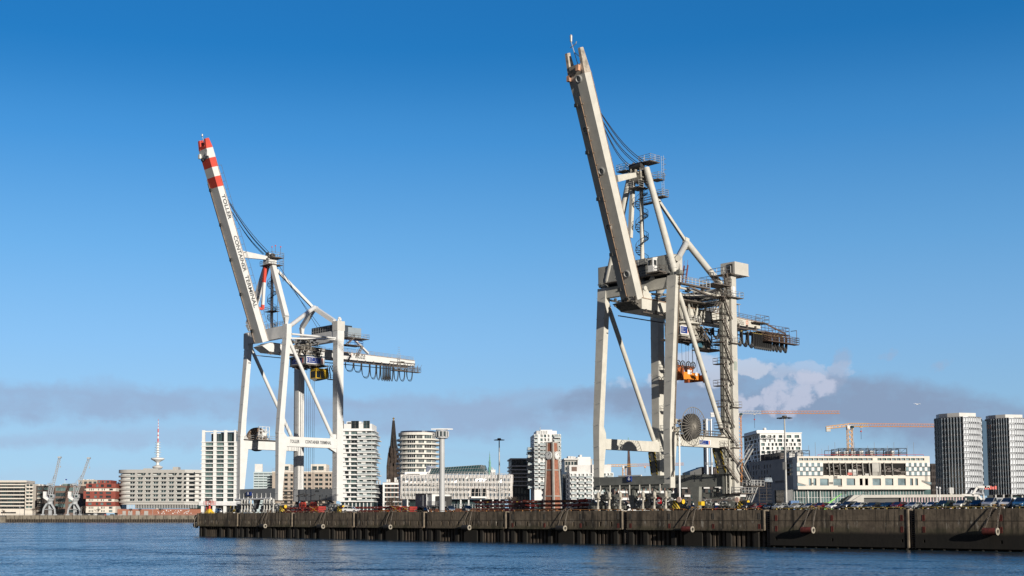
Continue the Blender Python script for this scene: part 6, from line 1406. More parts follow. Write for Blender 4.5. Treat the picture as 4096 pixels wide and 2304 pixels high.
# small blocks between tower and round tower
simple('apartment_house', 'small beige house between the white tower and the dark loggia house', z3(520,0)[0], z3(604,0)[0], z3(0,948)[1], 720, 0, 18, PBE, 6, [(.25,.5),(.62,.92)], .1, glasses=(GLASS,GLASSL))
B = simple('apartment_house', 'dark brown house with white loggia bands below the dark church spire', z3(606,0)[0], z3(838,0)[0], z3(0,920)[1], 700, 0, 20, PBR, 7, even(5,.7), 0, (.25,.9), glasses=(GLASSD,GLASS))
b = MB(); b.box(-.2,.8,-.3,0,0,B.H); b.box(-.2,B.L,-.4,.3,B.H-.8,B.H+.3); b.build('white_frame', PW, B.T)
for i in range(1,7): b = MB(); z = B.H*i/7; b.box(0,B.L,-.5,0,z-.25,z+.3); b.build('floor_band', PW, B.T)
# gothic church spire, almost black
def zy(fr, x, y): return fr.q(x, y, v=0).z
cx_ = z3(735,0)[0]; fr = fr_at(cx_, 1350, 0); T = Thing('church_spire', fr, (0,0,0), 'nearly black gothic church spire with stepped stone tower', 'church tower'); k = 1350/F/3.1415
GO = mat('gothic_sandstone', (.055,.04,.032), .9, var=.5, vs=.35, fine=.4); GOD = mat('gothic_black', (.028,.025,.025), .9, var=.4, vs=.6)
zz = lambda y: fr.q(cx_, z3(0,y)[1], v=0).z
b = MB(); w_ = 66*k; b.box(-w_,w_,-w_,w_,0,zz(720)); b.box(-w_*.86,w_*.86,-w_*.86,w_*.86,zz(720),zz(600))
for sx in (-1,-.33,.33,1):
    for sy in (-1,1): b.box(sx*w_-1.6,sx*w_+1.6,sy*w_-1.6,sy*w_+1.6,0,zz(710)); b.lathe((sx*w_,sy*w_,zz(710)), [(1.7,0),(0.1,14)], n=5)
for sx in (-.45,.45):
    for r_ in range(4): b.box(sx*w_-3,sx*w_+3,-w_-1.0,-w_+.1,zz(900)-14+r_*9,zz(900)-8.5+r_*9,1)
b.build('tower', [GO, GOD], T)
b = MB(); w2_ = 48*k; b.lathe((0,0,zz(600)), [(w2_*1.05,0),(w2_*.98,zz(480)-zz(600))], n=8)
for i in range(8):
    a = math.pi*2*i/8+.2; x, y = w2_*1.15*math.cos(a), w2_*1.15*math.sin(a); b.tube((x,y,zz(640)),(x,y,zz(560)),.9,n=5); b.lathe((x,y,zz(560)), [(1.1,0),(.1,9)], n=5)
b.build('octagon', GO, T)
b = MB(); b.lathe((0,0,zz(500)), [(38*k,0),(7*k,zz(135)-zz(500))], n=8)
g_ = random.Random(2)
for i in range(8):
    a = math.pi*2*i/8
    for j in range(22):
        t_ = j/22; r_ = (38-31*t_)*k*1.06; z = zz(500)+(zz(135)-zz(500))*t_; x, y = r_*math.cos(a), r_*math.sin(a); b.box(x-.55,x+.55,y-.55,y+.55,z,z+1.6)
b.build('spire', GOD, T)
b = MB(); b.tube((0,0,zz(135)),(0,0,zz(105)),.5,n=6); b.lathe((0,0,zz(122)), [(.2,0),(1.3,1.2),(.2,2.4)], n=8); b.build('finial', mat('gilded', (.7,.45,.12), .3, metal=.6), T)
# round tower of stacked wavy balconies
RT = fr_at(z3(1040,0)[0], 760, 0); T = Thing('residential_tower', RT, (0,0,0), 'oval tower of stacked wavy white balcony bands beside the dark spire', 'tower block')
k = 760/F/3.1415; zz = lambda y: RT.q(z3(1040,0)[0], z3(0,y)[1], v=0).z
def oval(rx, ry, n=40, p=2.6): return [(rx*math.copysign(abs(math.cos(t))**(2/p), math.cos(t)), ry*math.copysign(abs(math.sin(t))**(2/p), math.sin(t))) for t in [2*math.pi*i/n for i in range(n)]]
ybs = [322,384,440,500,558,618,676,735,795,855]
rxb = 232*k
b = MB(); b.prism([(x,y,0) for x,y in oval(rxb*.98, 12)], (0,0,zz(330))); b.build('inner_wall', mat('pale_render', (.60,.61,.57), .6, var=.05), T)
g_ = random.Random(3)
for i, y in enumerate(ybs):
    sh = (i%3-1)*1.2; b = MB(); b.prism([(x+(2.2*k*10 if x > 0 else -1.2*k*10)*(i > 0)+sh*.3, y_, zz(y)-.38) for x,y_ in oval(rxb+(1.0 if i else .2), 14)], (0,0,.8 if i else 1.5)); b.build('balcony_band', mat('oval_band', (.68,.65,.60), .6, var=.05), T)
    if i:
        za_, zb2 = zz(y)+.42, zz(ybs[i-1])-.4
        for a_, c_ in [(-.93,-.66),(-.55,-.13),(-.04 if i%2 else .06,.25 if i%2 else .34),(.38 if i%2 else .48,.72),(.78,.94)]:
            def P(x, d, z): 
                u = max(-.985, min(.985, x/rxb)); return (x, -12*(1-abs(u)**2.6)**(1/2.6)-.25+d, z)
            b = MB(); m_ = 4
            for q_ in range(m_): x0, x1 = (a_+(c_-a_)*q_/m_)*rxb, (a_+(c_-a_)*(q_+1)/m_)*rxb; b.add([P(x0,0,za_),P(x1,0,za_),P(x1,0,zb2),P(x0,0,zb2)], [(0,1,2,3)], 0); p_ = P(x0,0,0); b.box(p_[0]-.07,p_[0]+.07,p_[1]-.1,p_[1]+.1,za_,zb2,1)
            b.build('window', [wr.choice((GLASS,GLASS,GLASSD)), FRW], T)
b = MB(); b.prism([(x,y,zz(318)+1.2) for x,y in oval(rxb*.95, 11)], (0,0,.8)); b.prism([(-rxb*.9,-10,zz(310)),(rxb*.9,-10,zz(310)),(rxb*.7,8,zz(272)),(-rxb*.8,8,zz(272))], (0,.3,-.6)); b.build('solar_roof', [mat('solar_blue', (.03,.04,.08), .3)], T)
b = MB()
for x in (-.55,-.5,.08,.12,.3): b.box(x*rxb,x*rxb+.8,-4,-3,zz(310),zz(268))
b.build('chimney', PW, T)
# low curved office building wrapped in a transparent membrane
UX = z3; U0 = fr_at(z3(812,0)[0], 560, 3); T = Thing('office_building', U0, (0,0,0), 'low wide office building wrapped in shiny transparent membrane with dark glass roof', 'building')
k = 560/F/3.1415
ux = lambda x: U0.q(z3(x,0)[0], 2000, v=0).x
uz = lambda x, y: U0.q(*z3(x,y), v=0).z
LW = ux(2245)
MEM = mat('membrane', (.62,.60,.58), .18, var=.06); UW = mat('office_white', (.72,.67,.63), .6, var=.05)
tops_ = [(812,870),(850,810),(1000,818),(1350,800),(1790,785),(2200,808),(2240,830)]; bots_ = [(835,1112),(1000,1122),(1300,1118),(1700,1112),(1900,1108),(2230,1112)]
def ip(tab, x):
    for (a, c), (d, e) in zip(tab, tab[1:]):
        if x <= d: return c+(e-c)*max(0, (x-a))/(d-a)
    return tab[-1][1]
b = MB(); zlo = uz(1200,1118); zr_ = uz(1200,1100)
H1 = []
rows_ = [(856,896),(918,958),(982,1022),(1044,1086)]
hole = (1712,1905,978,1088)
ncol = 29
for (ya, yb) in rows_:
    for c in range(ncol):
        xa = 850+c*(1365/ncol); xb = xa+1365/ncol*.72
        if ya > 960 and xb > 1700 and xa < 1915: continue
        H1.append((ux(xa),ux(xb),uz(1200,yb),uz(1200,ya)))
FP = side(0, 0, 0)
rec = (ux(1712),ux(1905),uz(1200,1088),uz(1200,985))
b.holed(FP, ux(825), ux(2232), zlo, uz(1200,812), H1+[rec], 1.0, 0, 1); x0, x1 = ux(825), ux(2232)
b.add([(x1,0,zlo),(x1,26,zlo),(x1,26,uz(1200,812)),(x1,0,uz(1200,812))], [(0,1,2,3)]); b.add([(x0,0,zlo),(x0,26,zlo),(x0,26,uz(1200,812)),(x0,0,uz(1200,812))], [(3,2,1,0)]); b.add([(x0,0,uz(1200,812)),(x1,0,uz(1200,812)),(x1,26,uz(1200,812)),(x0,26,uz(1200,812))], [(0,1,2,3)])
b.build('wall', [UW, GLASSD], T); wins(T, FP, H1, .3, (glassmat('blue_grey_glass', (.10,.15,.20)),GLASS), FRW, 1.4); flush(T)
# membrane frame: leaning ribs and sagging rails a little in front of the wall, with clear film panes between
def mp_(x, f):                                                  # f: 0 top .. 1 bottom
    yt, yb = ip(tops_, x), ip(bots_, x); y = yt+(yb-yt)*f; lean = (18*(1-f) if f < .45 else 9.9*(1-f)*1.0) ; xx = x+lean
    return Vector((ux(xx), -1.6-1.6*math.sin(math.pi*f), uz(xx, y)))
RIB = mat('membrane_rib', (.74,.68,.63), .5)
b = MB(); b2 = MB()
xs_ = [818+ i*46.5 for i in range(31)]
for i, x in enumerate(xs_):
    for f_ in range(6): b.tube(mp_(x,f_/6), mp_(x,(f_+1)/6), .12, n=4, caps=False)
for f_ in (0,.18,.37,.56,.78,1.0):
    for x, x_ in zip(xs_, xs_[1:]): b.tube(mp_(x,f_), mp_(x_,f_), .05, n=4, caps=False)
b.path([mp_(830,.3), mp_(1100,.36), mp_(1450,.5), mp_(1740,.6)], .12, n=5); b.path([mp_(1900,.55), mp_(2100,.68), mp_(2220,.72)], .12, n=5)
b.build('membrane_frame', RIB, T)
fm_ = bpy.data.materials.new('clear_film'); fm_.use_nodes = True; t = fm_.node_tree; t.nodes.clear()
tr_ = N(t, 'ShaderNodeBsdfTransparent'); tr_.inputs[0].default_value = (.90,.92,.93,1); gl_ = N(t, 'ShaderNodeBsdfGlossy'); gl_.inputs['Roughness'].default_value = .12; gl_.inputs[0].default_value = (.9,.9,.9,1); df_ = N(t, 'ShaderNodeBsdfDiffuse'); df_.inputs[0].default_value = (.8,.8,.8,1)
m1 = N(t, 'ShaderNodeMixShader', i_0=.07); m2 = N(t, 'ShaderNodeMixShader', i_0=.05); oo = N(t, 'ShaderNodeOutputMaterial')
t.links.new(tr_.outputs[0], m1.inputs[1]); t.links.new(gl_.outputs[0], m1.inputs[2]); t.links.new(m1.outputs[0], m2.inputs[1]); t.links.new(df_.outputs[0], m2.inputs[2]); t.links.new(m2.outputs[0], oo.inputs[0])
g_ = random.Random(8)
for i, (x, x_) in enumerate(zip(xs_, xs_[1:])):
    b = MB()
    for f_ in range(8):
        fa, fb = f_/8, (f_+1)/8
        if 1680 < x < 1905 and fa > .55: continue
        b.add([mp_(x,fb),mp_(x_,fb)+Vector((0,g_.uniform(-.3,.3),0)),mp_(x_,fa),mp_(x,fa)+Vector((0,g_.uniform(-.3,.3),0))], [(0,1,2,3)])
    b.build('membrane_panel', fm_, T)
b = MB(); b.box(ux(1705),ux(1900),-2.4,1,uz(1200,1108),uz(1200,1086)); b.build('terrace', PW, T)
b = MB(); b.box(ux(1828),ux(1836),-1,-.6,uz(1200,1090),uz(1200,985)); b.build('column', PW, T)
b = MB(); zt1, zt0 = uz(1600,685), uz(1600,806)
b.prism([(ux(1190),2,zt0),(ux(1215),5,uz(1215,728)),(ux(1850),5,uz(1850,684)),(ux(1905),2,zt0)], (0,.6,0)); b.prism([(ux(1905),2,zt0),(ux(1850),5,uz(1850,684)),(ux(1920),9,uz(1920,686)),(ux(1962),9,uz(1960,790))], (0,.6,0))
b.build('glass_roof', mat('roof_glass', (.018,.06,.065), .35, var=.15, spec=.3), T)
b = MB()
for i in range(22):
    x = 1195+i*32.5; xt = min(1850, x+38*1.3); b.tube((ux(x),1.7,zt0),(ux(xt),4.6,uz(xt, 728-(xt-1215)*.0693)),.05,n=4)
for f_ in (.0,.33,.66,1.0): b.tube((ux(1192+20*f_),1.8+2.9*f_,zt0+(uz(1215,728)-zt0)*f_),(ux(1905-55*f_),1.8+2.9*f_,zt0+(uz(1850,684)-zt0)*f_),.05,n=4)
for i in range(5): b.tube((ux(1905+i*13),2+i*1.6,zt0),(ux(1855+i*15),5+i,uz(1850,684)),.08,n=4)
b.build('roof_glazing_bar', PGR, T)
b = MB(); b.prism([(ux(1150),3,zt0),(ux(1170),8,uz(1170,690)),(ux(1300),8,uz(1300,702)),(ux(1215),3,uz(1215,728)),(ux(1190),3,zt0)], (0,6,0)); b.box(ux(880),ux(1180),3,18,uz(1000,812),uz(1000,775)); b.build('roof_house', [PW], T)
b = MB(); b.box(ux(905),ux(1068),2.8,3,uz(1000,822),uz(1000,800)); b.build('roof_window', GLASSD, T)
b = MB(); b.box(ux(940),ux(2150),4,24,0,zlo); b.build('ground_floor', glassmat('lobby_glass', (.03,.05,.05)), T)
for x in (910,1370,1442,1580,1680,1832,1985): b = MB(); b.tube((ux(x),.5,0),(ux(x),.5,zlo),.35,n=8); b.build('column', PW, T)
# green copper spire far behind
cx_ = z3(1945,0)[0]; fr = fr_at(cx_, 1900, 0); T = Thing('church_spire', fr, (0,0,0), 'slim green copper spire behind the dark glass roof', 'church tower'); k = 1900/F/3.1415
zz = lambda y: fr.q(cx_, z3(0,y)[1], v=0).z; COP = mat('verdigris', (.16,.36,.29), .7, var=.2)
b = MB(); b.lathe((0,0,0), [(26*k,0),(20*k,zz(745)),(22*k,zz(735)),(14*k,zz(712)),(13*k,zz(660)),(15*k,zz(655)),(8*k,zz(635)),(7*k,zz(600)),(3*k,zz(560)),(1*k,zz(520))], n=8); b.build('spire', COP, T)
b = MB(); b.lathe((0,0,zz(565)), [(.3,0),(4.5*k,3*k),(.3,8*k)], n=8); b.build('finial', mat('gilded',(0,0,0)), T)
B = simple('apartment_house', 'small white gabled house front right of the copper spire', z3(1960,0)[0], z3(2018,0)[0], z3(0,760)[1], 900, 0, 12, PW, 6, even(3,.4), .1)
# radar tower on the quay
px = 1768.0; RTq = Q.q(px, 2045, v=7); T = Thing('radar_tower', Q, (RTq.x,7,QH), 'round grey radar tower with glazed cabin and long white radar bar', 'tower')
c = Vector((RTq.x,7,QH)); dist = Q.W(c).y; k = dist/F/3.1415; zz = lambda y: Q.q(px, z3(0,y)[1], v=7).z-QH
RG = mat('radar_grey', (.46,.47,.48), .5, var=.05)
b = MB(); b.lathe(c, [(35*k,0),(34*k,zz(365))], n=28); b.build('shaft', RG, T, smooth=True)
b = MB(); b.lathe(c, [(34*k,zz(366)),(72*k,zz(356)),(78*k,zz(354)),(78*k,zz(336))], n=10); b.lathe(c, [(78*k,zz(272)),(76*k,zz(262)),(20*k,zz(256))], n=10)
for i in range(10): a = 2*math.pi*i/10; b.beam(c+Vector((77*k*math.cos(a),77*k*math.sin(a),zz(337))), c+Vector((77*k*math.cos(a),77*k*math.sin(a),zz(271))), .35,.35)
b.build('cabin', RG, T)
b = MB(); b.lathe(c, [(72*k,zz(336)),(72*k,zz(272))], n=10); b.build('cabin_window', GLASS, T)
b = MB(); b.rail([c+Vector((74*k*math.cos(2*math.pi*i/10),74*k*math.sin(2*math.pi*i/10),zz(262))) for i in range(11)], h=.28, r=.03, step=1.5); b.build('railing', RAILG, T)
b = MB(); b.lathe(c, [(12*k,zz(258)),(14*k,zz(250)),(6*k,zz(244))], n=12); b.build('radar_hub', PW, T)
b = MB(); d = Vector((math.cos(R(QA*0+49.6)), math.sin(R(49.6)), 0)); p_ = c+Vector((0,0,zz(240))); hw = 137*k; b.beam(p_-d*hw, p_, .2,.22,w2=.3,h2=.34); b.beam(p_, p_+d*hw, .3,.34,w2=.2,h2=.22); b.build('radar_bar', PW, T)
# grey cabin on stilts beside it
T = Thing('site_cabin', Q, tuple(Q.q(z3(1010,0)[0], 2045, v=10))[:2]+(QH,), 'grey corrugated cabin on stilts beside the radar tower', 'cabin')
a_ = Q.q(*z3(1010,1213), v=10); c_ = Q.q(*z3(1215,1213), v=10); zt0 = Q.q(*z3(1110,1058), v=10).z; zb0 = Q.q(*z3(1110,1213), v=10).z
b = MB(); b.box(a_.x,c_.x,10,16,zb0,zt0); b.build('body', mat('grey_corrugated', (.30,.31,.33), .5, var=.05, corr=.9), T)
b = MB(); b.box(a_.x-.15,c_.x+.25,9.8,16.2,zt0,zt0+.18); b.box(a_.x,c_.x+.02,10.0,15.9,zb0-.2,zb0); b.build('roof', RAILG, T)
b = MB(); b.box(c_.x,c_.x+.05,10.05,15.9,zb0,zt0-.02); b.build('end_wall', PW, T)
for x in (1078,1158): p_ = Q.q(*z3(x,1118), v=9.95); b = MB(); b.box(p_.x-.3,p_.x+.3,9.9,9.99,p_.z-.45,p_.z+.45); b.build('window', [FRW], T)
for x in (.1,.4,.7,.95):
    for y in (10.5,15.5): b = MB(); xx = a_.x+(c_.x-a_.x)*x; b.box(xx-.12,xx+.12,y-.12,y+.12,QH,zb0); b.build('stilt', RAILG, T)
b = MB(); b.path([(c_.x-1.6,9.8,zt0),(c_.x-1.6,9.8,zb0-.4),(c_.x-1.0,9.8,zb0-1.0),(c_.x-1.0,9.8,QH)], .1, n=6); b.build('downpipe', PW, T)
b = MB(); b.box(c_.x+.1,c_.x+4,9,11,zb0,zb0+.15); b.rail([(c_.x+.1,9,zb0),(c_.x+4,9,zb0),(c_.x+4,11,zb0)], r=.06, step=1, rows=4); b.box(c_.x+.3,c_.x+1.6,11,15,zb0,zt0-.5,1); b.build('landing', [RAILG, DARK], T)
# dark glass office with pale bands, right of the membrane building
B = Bld('office_building', 'dark rounded glass office with pale edge bands left of the white balcony tower', z3(2216,0)[0], z3(2450,0)[0], z3(0,612)[1], 640, 0, 22)
zs = [B.z(2050, z3(0,y)[1]) for y in (950,898,848,800,752,706,615)]; Hh = [(B.L*(j/6+.005),B.L*((j+1)/6-.012),za_+.5,zb_-.4) for za_,zb_ in zip(zs,zs[1:]) for j in range(6)]
Hh += [(B.L*(j/6+.01),B.L*((j+1)/6-.02),2+i*4.2,5+i*4.2) for i in range(5) for j in range(6) if 5+i*4.2 < zs[0]-.5]
B.shell(PDG, Hh, d=.6); wins(B.T, B.F, Hh, .6, (GLASSD,GLASSD,GLASS), FRM, 1.6); flush(B.T)
for z in zs: b = MB(); b.box(-.6,B.L+.5,-.8,23,z-.25,z+.35); b.build('edge_band', PCR, B.T)
# white balcony tower
x4 = lambda v: z4(v,0)[0]; y4 = lambda v: z4(0,v)[1]
TC = Bld('residential_tower', 'white balcony tower behind the brick clock tower', x4(480), x4(1020), y4(478), 620, 0, 22)
L, D = TC.L, TC.dep; n = 14; zb_ = TC.z(2150, z3(0,1150)[1])+6; fh = (TC.H-zb_)/n
cc = [(.02,.13),(.23,.32),(.36,.45),(.5,.57),(.66,.73),(.75,.9),(.92,.97)]
Hh = [(a*L,c*L,zb_+i*fh+.3,zb_+(i+1)*fh-.2) for i in range(n) for a,c in cc]
Hl = [(a*D,c*D,zb_+i*fh+.6,zb_+(i+1)*fh-.4) for i in range(n) for a,c in ((.1,.25),(.5,.6),(.75,.9))]
LIT = mat('pale_curtain_glass', (.42,.43,.42), .15, var=.15)
TC.shell(PW, Hh, [], Hl, z0=6, d=.8); wins(TC.T, TC.F, [h for h in Hh if h[0] > .2*L], .8, (LIT,LIT,GLASSL), FRW, 1.4); wins(TC.T, TC.F, [h for h in Hh if h[0] < .2*L], .8, (GLASSD,), FRW, 1.4); wins(TC.T, TC.Lf, Hl, .8, (GLASS,), FRM, 1.4); flush(TC.T)
for i in range(n):
    z = zb_+i*fh
    for xa, xb in ((.0,.15),(.75,1.0))+(((.2,.47),) if i < 13 and i%5 != 2 else ()):
        b = MB(); b.box(xa*L,xb*L,-1.5,0,z,z+.22); b.box(xa*L,xb*L,-1.5,-1.44,z+.22,z+1.2,1); b.build('balcony', [PW, glassmat('balcony_glass',(0,0,0))], TC.T)
    if i < 11: b = MB(); b.box(-2.8,0,2+3*(i%2),9+3*(i%2),z,z+.25); b.box(-2.8,-2.74,2+3*(i%2),9+3*(i%2),z+.25,z+1.3,1); b.box(-2.8,0,2+3*(i%2),2.06+3*(i%2),z+.25,z+1.3,1); b.build('balcony', [PGR, glassmat('balcony_glass',(0,0,0))], TC.T)
b = MB(); b.box(L*.1,L*.87,3,17,TC.H,TC.z(2200, y4(405))); b.box(L*.28,L*.72,5,14,TC.z(2200, y4(405)),TC.z(2200, y4(378))); b.build('roof_house', PW, TC.T)
b = MB(); 
for i in range(7): b.box(L*.11+i*.8,L*.11+i*.8+.35,2.7,3,TC.H,TC.z(2200, y4(400)))
b.tube((L*.27,6,TC.H),(L*.27,6,TC.z(2200, y4(320))),.12,n=5); b.build('roof_louvre', RAILG, TC.T)
b = MB(); b.box(0,L,1.5,D,0,6); b.build('ground_floor', GLASS, TC.T)
# brick clock tower
CK = fr_at(x4(838), 470, -43); T = Thing('clock_tower', CK, (0,0,0), 'slender tapering red brick clock tower with concrete ribs and two clock faces', 'clock tower')
k = 470/F/4.954; zz = lambda y: CK.q(x4(838), y4(y), v=0).z
h_ = zz(640); CC_ = mat('clock_concrete', (.40,.38,.35), .8, var=.15)
wb, wt_ = 4.6, 2.75                                              # side lengths at the ground and at the top
def cw(z): return (wb+(wt_-wb)*z/h_)/2
b = MB()
b.hexa([(s*cw(0)*.93,t_*cw(0)*.93,0) for s,t_ in ((-1,-1),(1,-1),(1,1),(-1,1))]+[(s*cw(h_)*.93,t_*cw(h_)*.93,h_-.3) for s,t_ in ((-1,-1),(1,-1),(1,1),(-1,1))])
b.build('brick_shaft', PRB, T)
b = MB()
for s,t_ in ((-1,-1),(1,-1),(1,1),(-1,1)): b.beam((s*cw(0)*.93,t_*cw(0)*.93,0),(s*cw(h_)*.93,t_*cw(h_)*.93,h_),.62,.62)
for y in (640,835,965,1185): z = zz(y); w_ = cw(z)+.05; b.box(-w_,w_,-w_,w_,z-.3,z+.1)
for z in (zz(1185)-9.2,): w_ = cw(z)+.05; b.box(-w_,w_,-w_,w_,z-.3,z+.1)
z = zz(900); w_ = cw(z)+.1; b.box(-w_,w_,-w_,w_,zz(965),zz(840)); b.build('concrete_rib', CC_, T)
def clock(nx, ny, zc_):
    r = 1.42; w_ = cw(zc_)+.1; cpos = Vector((nx*(w_+.35),ny*(w_+.35),zc_)); ax = Vector((nx,ny,0)); sx_ = Vector((-ny,nx,0))
    b = MB(); b.lathe(cpos-ax*.4, [(.4,0),(.5,.3),(r,.32),(r,.62)], n=32, axis=ax); o = b.build('clock_face', PW, T)
    b = MB()
    for i in range(12):
        a = math.pi*i/6; d = sx_*math.sin(a)+Vector((0,0,math.cos(a))); t2 = sx_*math.cos(a)-Vector((0,0,math.sin(a)))
        b.beam(cpos+ax*.24+d*r*.72, cpos+ax*.24+d*r*.92, .14, .04, up=ax)
    b.build('hour_marks', INK, o)
    b = MB()
    for a, l in ((R(30),.85),(R(38),1.1)): d = sx_*math.sin(a)+Vector((0,0,math.cos(a))); b.beam(cpos+ax*.28, cpos+ax*.28+d*l*r*.62, .12, .04, up=ax)
    b.build('clock_hands', INK, o)
clock(0,-1,zz(903)); clock(1,0,zz(903)); clock(-1,0,zz(903))
# white housing blocks right of the clock tower
B = simple('office_building', 'grey and white block with rounded glass corner above the white housing rows', x4(1085), x4(1640), y4(990), 700, 0, 24, PGR, 9, [(.02,.1),(.12,.2),(.24,.31),(.34,.42),(.46,.49)], .1, (.2,.85), glasses=(GLASS,))
b = MB(); b.box(B.L*.46,B.L*.93,-1,16,B.H*.3,B.z(2330, y4(932))); b.build('white_core', PW, B.T)
b = MB(); b.box(-.5,B.L*.5,-1.5,20,B.H,B.H+.8); b.build('roof_slab', PWG, B.T)
for i, (pl, pr, yt, dd, lb) in enumerate(((1185,1650,1250,600,'white housing row with glass balconies between clock tower and cream crane'),(1640,2058,1240,605,'white housing row seen behind the left legs of the cream crane'))):
    B = Bld('apartment_house', lb, x4(pl), x4(pr), y4(yt), dd, 0, 18); nf = 8; fh = B.H/nf
    cc = [(.02,.1),(.16,.28),(.36,.44),(.5,.62),(.7,.78),(.84,.96)]
    Hh = grid(B.L, 0, B.H, nf, cc, (.15,.85)); B.shell(PW, Hh, [], grid(18,0,B.H,nf,[(.3,.6)],(.2,.8)), d=.7); wins(B.T, B.F, Hh, .7, (LIT,GLASSL,LIT), FRW, 1.3); flush(B.T)
    for f in range(1,nf):
        for xa in (.03,.36,.69): b = MB(); z = f*fh; b.box(B.L*xa,B.L*(xa+.24),-1.5,0,z-.1,z+.12); b.box(B.L*xa,B.L*(xa+.24),-1.5,-1.44,z+.12,z+1.1,1); b.build('balcony', [PW, glassmat('balcony_glass',(0,0,0))], B.T)
    b = MB(); b.box(B.L*.02,B.L*.95,4,15,B.H,B.H+3.8); b.box(B.L*.12,B.L*.35,3.9,4,B.H+1,B.H+3,1); b.build('roof_storey', [PWG, PBR], B.T)
B = simple('office_building', 'dark narrow block between clock tower and white housing row', x4(1042), x4(1140), y4(1275), 640, 0, 15, PDG, 6, [(.05,.3),(.38,.6),(.7,.95)], 0, glasses=(GLASSD,GLASS), roofbits=False)
b = MB(); b.box(B.L,B.L+2.6,-.5,12,0,B.H+1.5); b.build('grey_wall', PGR, B.T)
# -------- right of the cream crane's left legs: spire, chimneys, cranes, terminal, glass towers
cx_ = 2340+560/3.1415; fr = fr_at(cx_, 1300, 0); T = Thing('church_spire', fr, (0,0,0), 'plain dark brown pointed spire framed by the lower beams of the cream crane', 'church tower'); k = 1300/F/3.1415
zz = lambda y: fr.q(cx_, z5(0,y)[1], v=0).z
b = MB(); b.hexa([(s*42*k,t_*42*k,0) for s,t_ in ((-1,-1),(1,-1),(1,1),(-1,1))]+[(s*11*k-10*k,t_*11*k,zz(500)) for s,t_ in ((-1,-1),(1,-1),(1,1),(-1,1))]); b.lathe((-10*k,0,zz(500)), [(12*k,0),(.3,zz(400)-zz(500))], n=4); b.build('spire', mat('spire_brick', (.085,.055,.05), .9, var=.2, vs=.3), T)
b = MB(); b.tube((-12*k,0,zz(405)),(-12*k,0,zz(345)),.3,n=5); b.box(-14*k,-8*k,-.2,.2,zz(365),zz(350)); b.build('weather_vane', COP, T)
# tower cranes
TCO = mat('crane_orange', (.72,.33,.12), .5, var=.08); TCY = mat('crane_yellow', (.80,.42,.08), .5, var=.08); TCW = mat('crane_white', (.62,.62,.62), .5)
def lat(T, p, q, w, n, m, nm, r=.12, flat=False):
    b = MB(); p = Vector(p); q = Vector(q); d = (q-p).normalized(); up = Vector((0,0,1)) if abs(d.z) < .8 else Vector((1,0,0)); sx = d.cross(up).normalized(); sy = sx.cross(d)
    c = [sx*a*w/2+sy*e*w/2 for a, e in ((-1,-1),(1,-1),(1,1),(-1,1))] if not flat else [sx*-w/2-sy*w/2, sx*w/2-sy*w/2, sy*w/2]
    for o in c: b.tube(p+o, q+o, r, n=4, caps=False)
    for i in range(n):
        a_, c_ = p.lerp(q, i/n), p.lerp(q, (i+1)/n)
        for j in range(len(c)): b.tube(a_+c[j], c_+c[(j+1)%len(c)], r*.6, n=3, caps=False); 
    return b.build(nm, m, T)
def tower_crane(px, ytop, ybase, dist, mast_w, jib_r, jib_l, cj, label, mm, mj, hook=None, jdrop=0):
    """mast column px; jib ends at pixels (x, y) left and right of it"""
    fr = fr_at(px, dist, 0); T = Thing('tower_crane', fr, (0,0,0), label, 'crane', 'construction tower cranes over the city'); zt_ = fr.q(px, ytop, v=0).z
    lat(T, (0,0,0), (0,0,zt_), mast_w, int(zt_/mast_w*1.0), mm, 'mast', r=mast_w*.075)
    pr = fr.q(*jib_r, v=0); pl = fr.q(*jib_l, v=0); zj = zt_+mast_w*.8
    w = mast_w*.72
    mid = Vector((0,0,zj)).lerp(pr, .22)
    lat(T, (0,0,zj), tuple(mid), w, 8, mj[0], 'jib_section', r=w*.09, flat=True); lat(T, tuple(mid), tuple(pr), w*.9, 26, mj[1], 'jib_section', r=w*.085, flat=True)
    lat(T, (0,0,zj), tuple(pl), w*.8, 6, mj[2], 'counter_jib', r=w*.1, flat=True)
    b = MB(); b.box(pl.x,pl.x+w*1.3,-w*.4,w*.4,pl.z-w*1.2,pl.z+w*.25); b.build('counterweight', TCW if mj[2] is TCW else mat('crane_ballast', (.5,.5,.48), .7), T)
    b = MB(); b.box(-w*.9,w*1.1,-w*.7,w*.7,zt_-.2*w,zt_+w*.9); b.box(w*.2,w*1.0,-w*1.2,-w*.7,zt_,zt_+w*.8,1); b.build('slewing_cab', [TCW, GLASS], T)
    if hook:
        h = fr.q(hook[0], hook[1], v=0); h2 = fr.q(hook[0], hook[2], v=0); b = MB(); b.tube((h.x,0,zj),(h.x,0,h2.z),.07,n=4); b.build('hoist_rope', ROPE, T)
        b = MB(); b.lathe((h.x,0,h.z-w*.5), [(.1,0),(w*.28,w*.15),(w*.28,w*.35),(.1,w*.5)], n=10); b.build('hook_block', REDP, T)
        b = MB(); b.box(h.x-w*.4,h.x+w*.4,-w*.3,w*.3,zj-w*.8,zj-w*.5); b.build('trolley', mj[0], T)
tower_crane(2959, 1662, 1880, 640, 1.9, (3358,1649), (2842,1655), 0, 'orange lattice tower crane directly right of the cream crane lift tower', TCO, (TCW, TCO, TCW), hook=(3018,1675,1713))
tower_crane(3402, 1714, 1820, 560, 1.9, (3741,1702), (3304,1711), 0, 'yellow tower crane standing behind the cream terminal building', TCY, (TCY, TCO, TCY), hook=(3444,1722,1757))
tower_crane(2497, 1872, 1900, 900, 2.2, (2735,1856), (2428,1862), 0, 'small yellow tower crane before the brown spire', TCY, (TCY, TCO, TCY), hook=(2580,1868,1890))
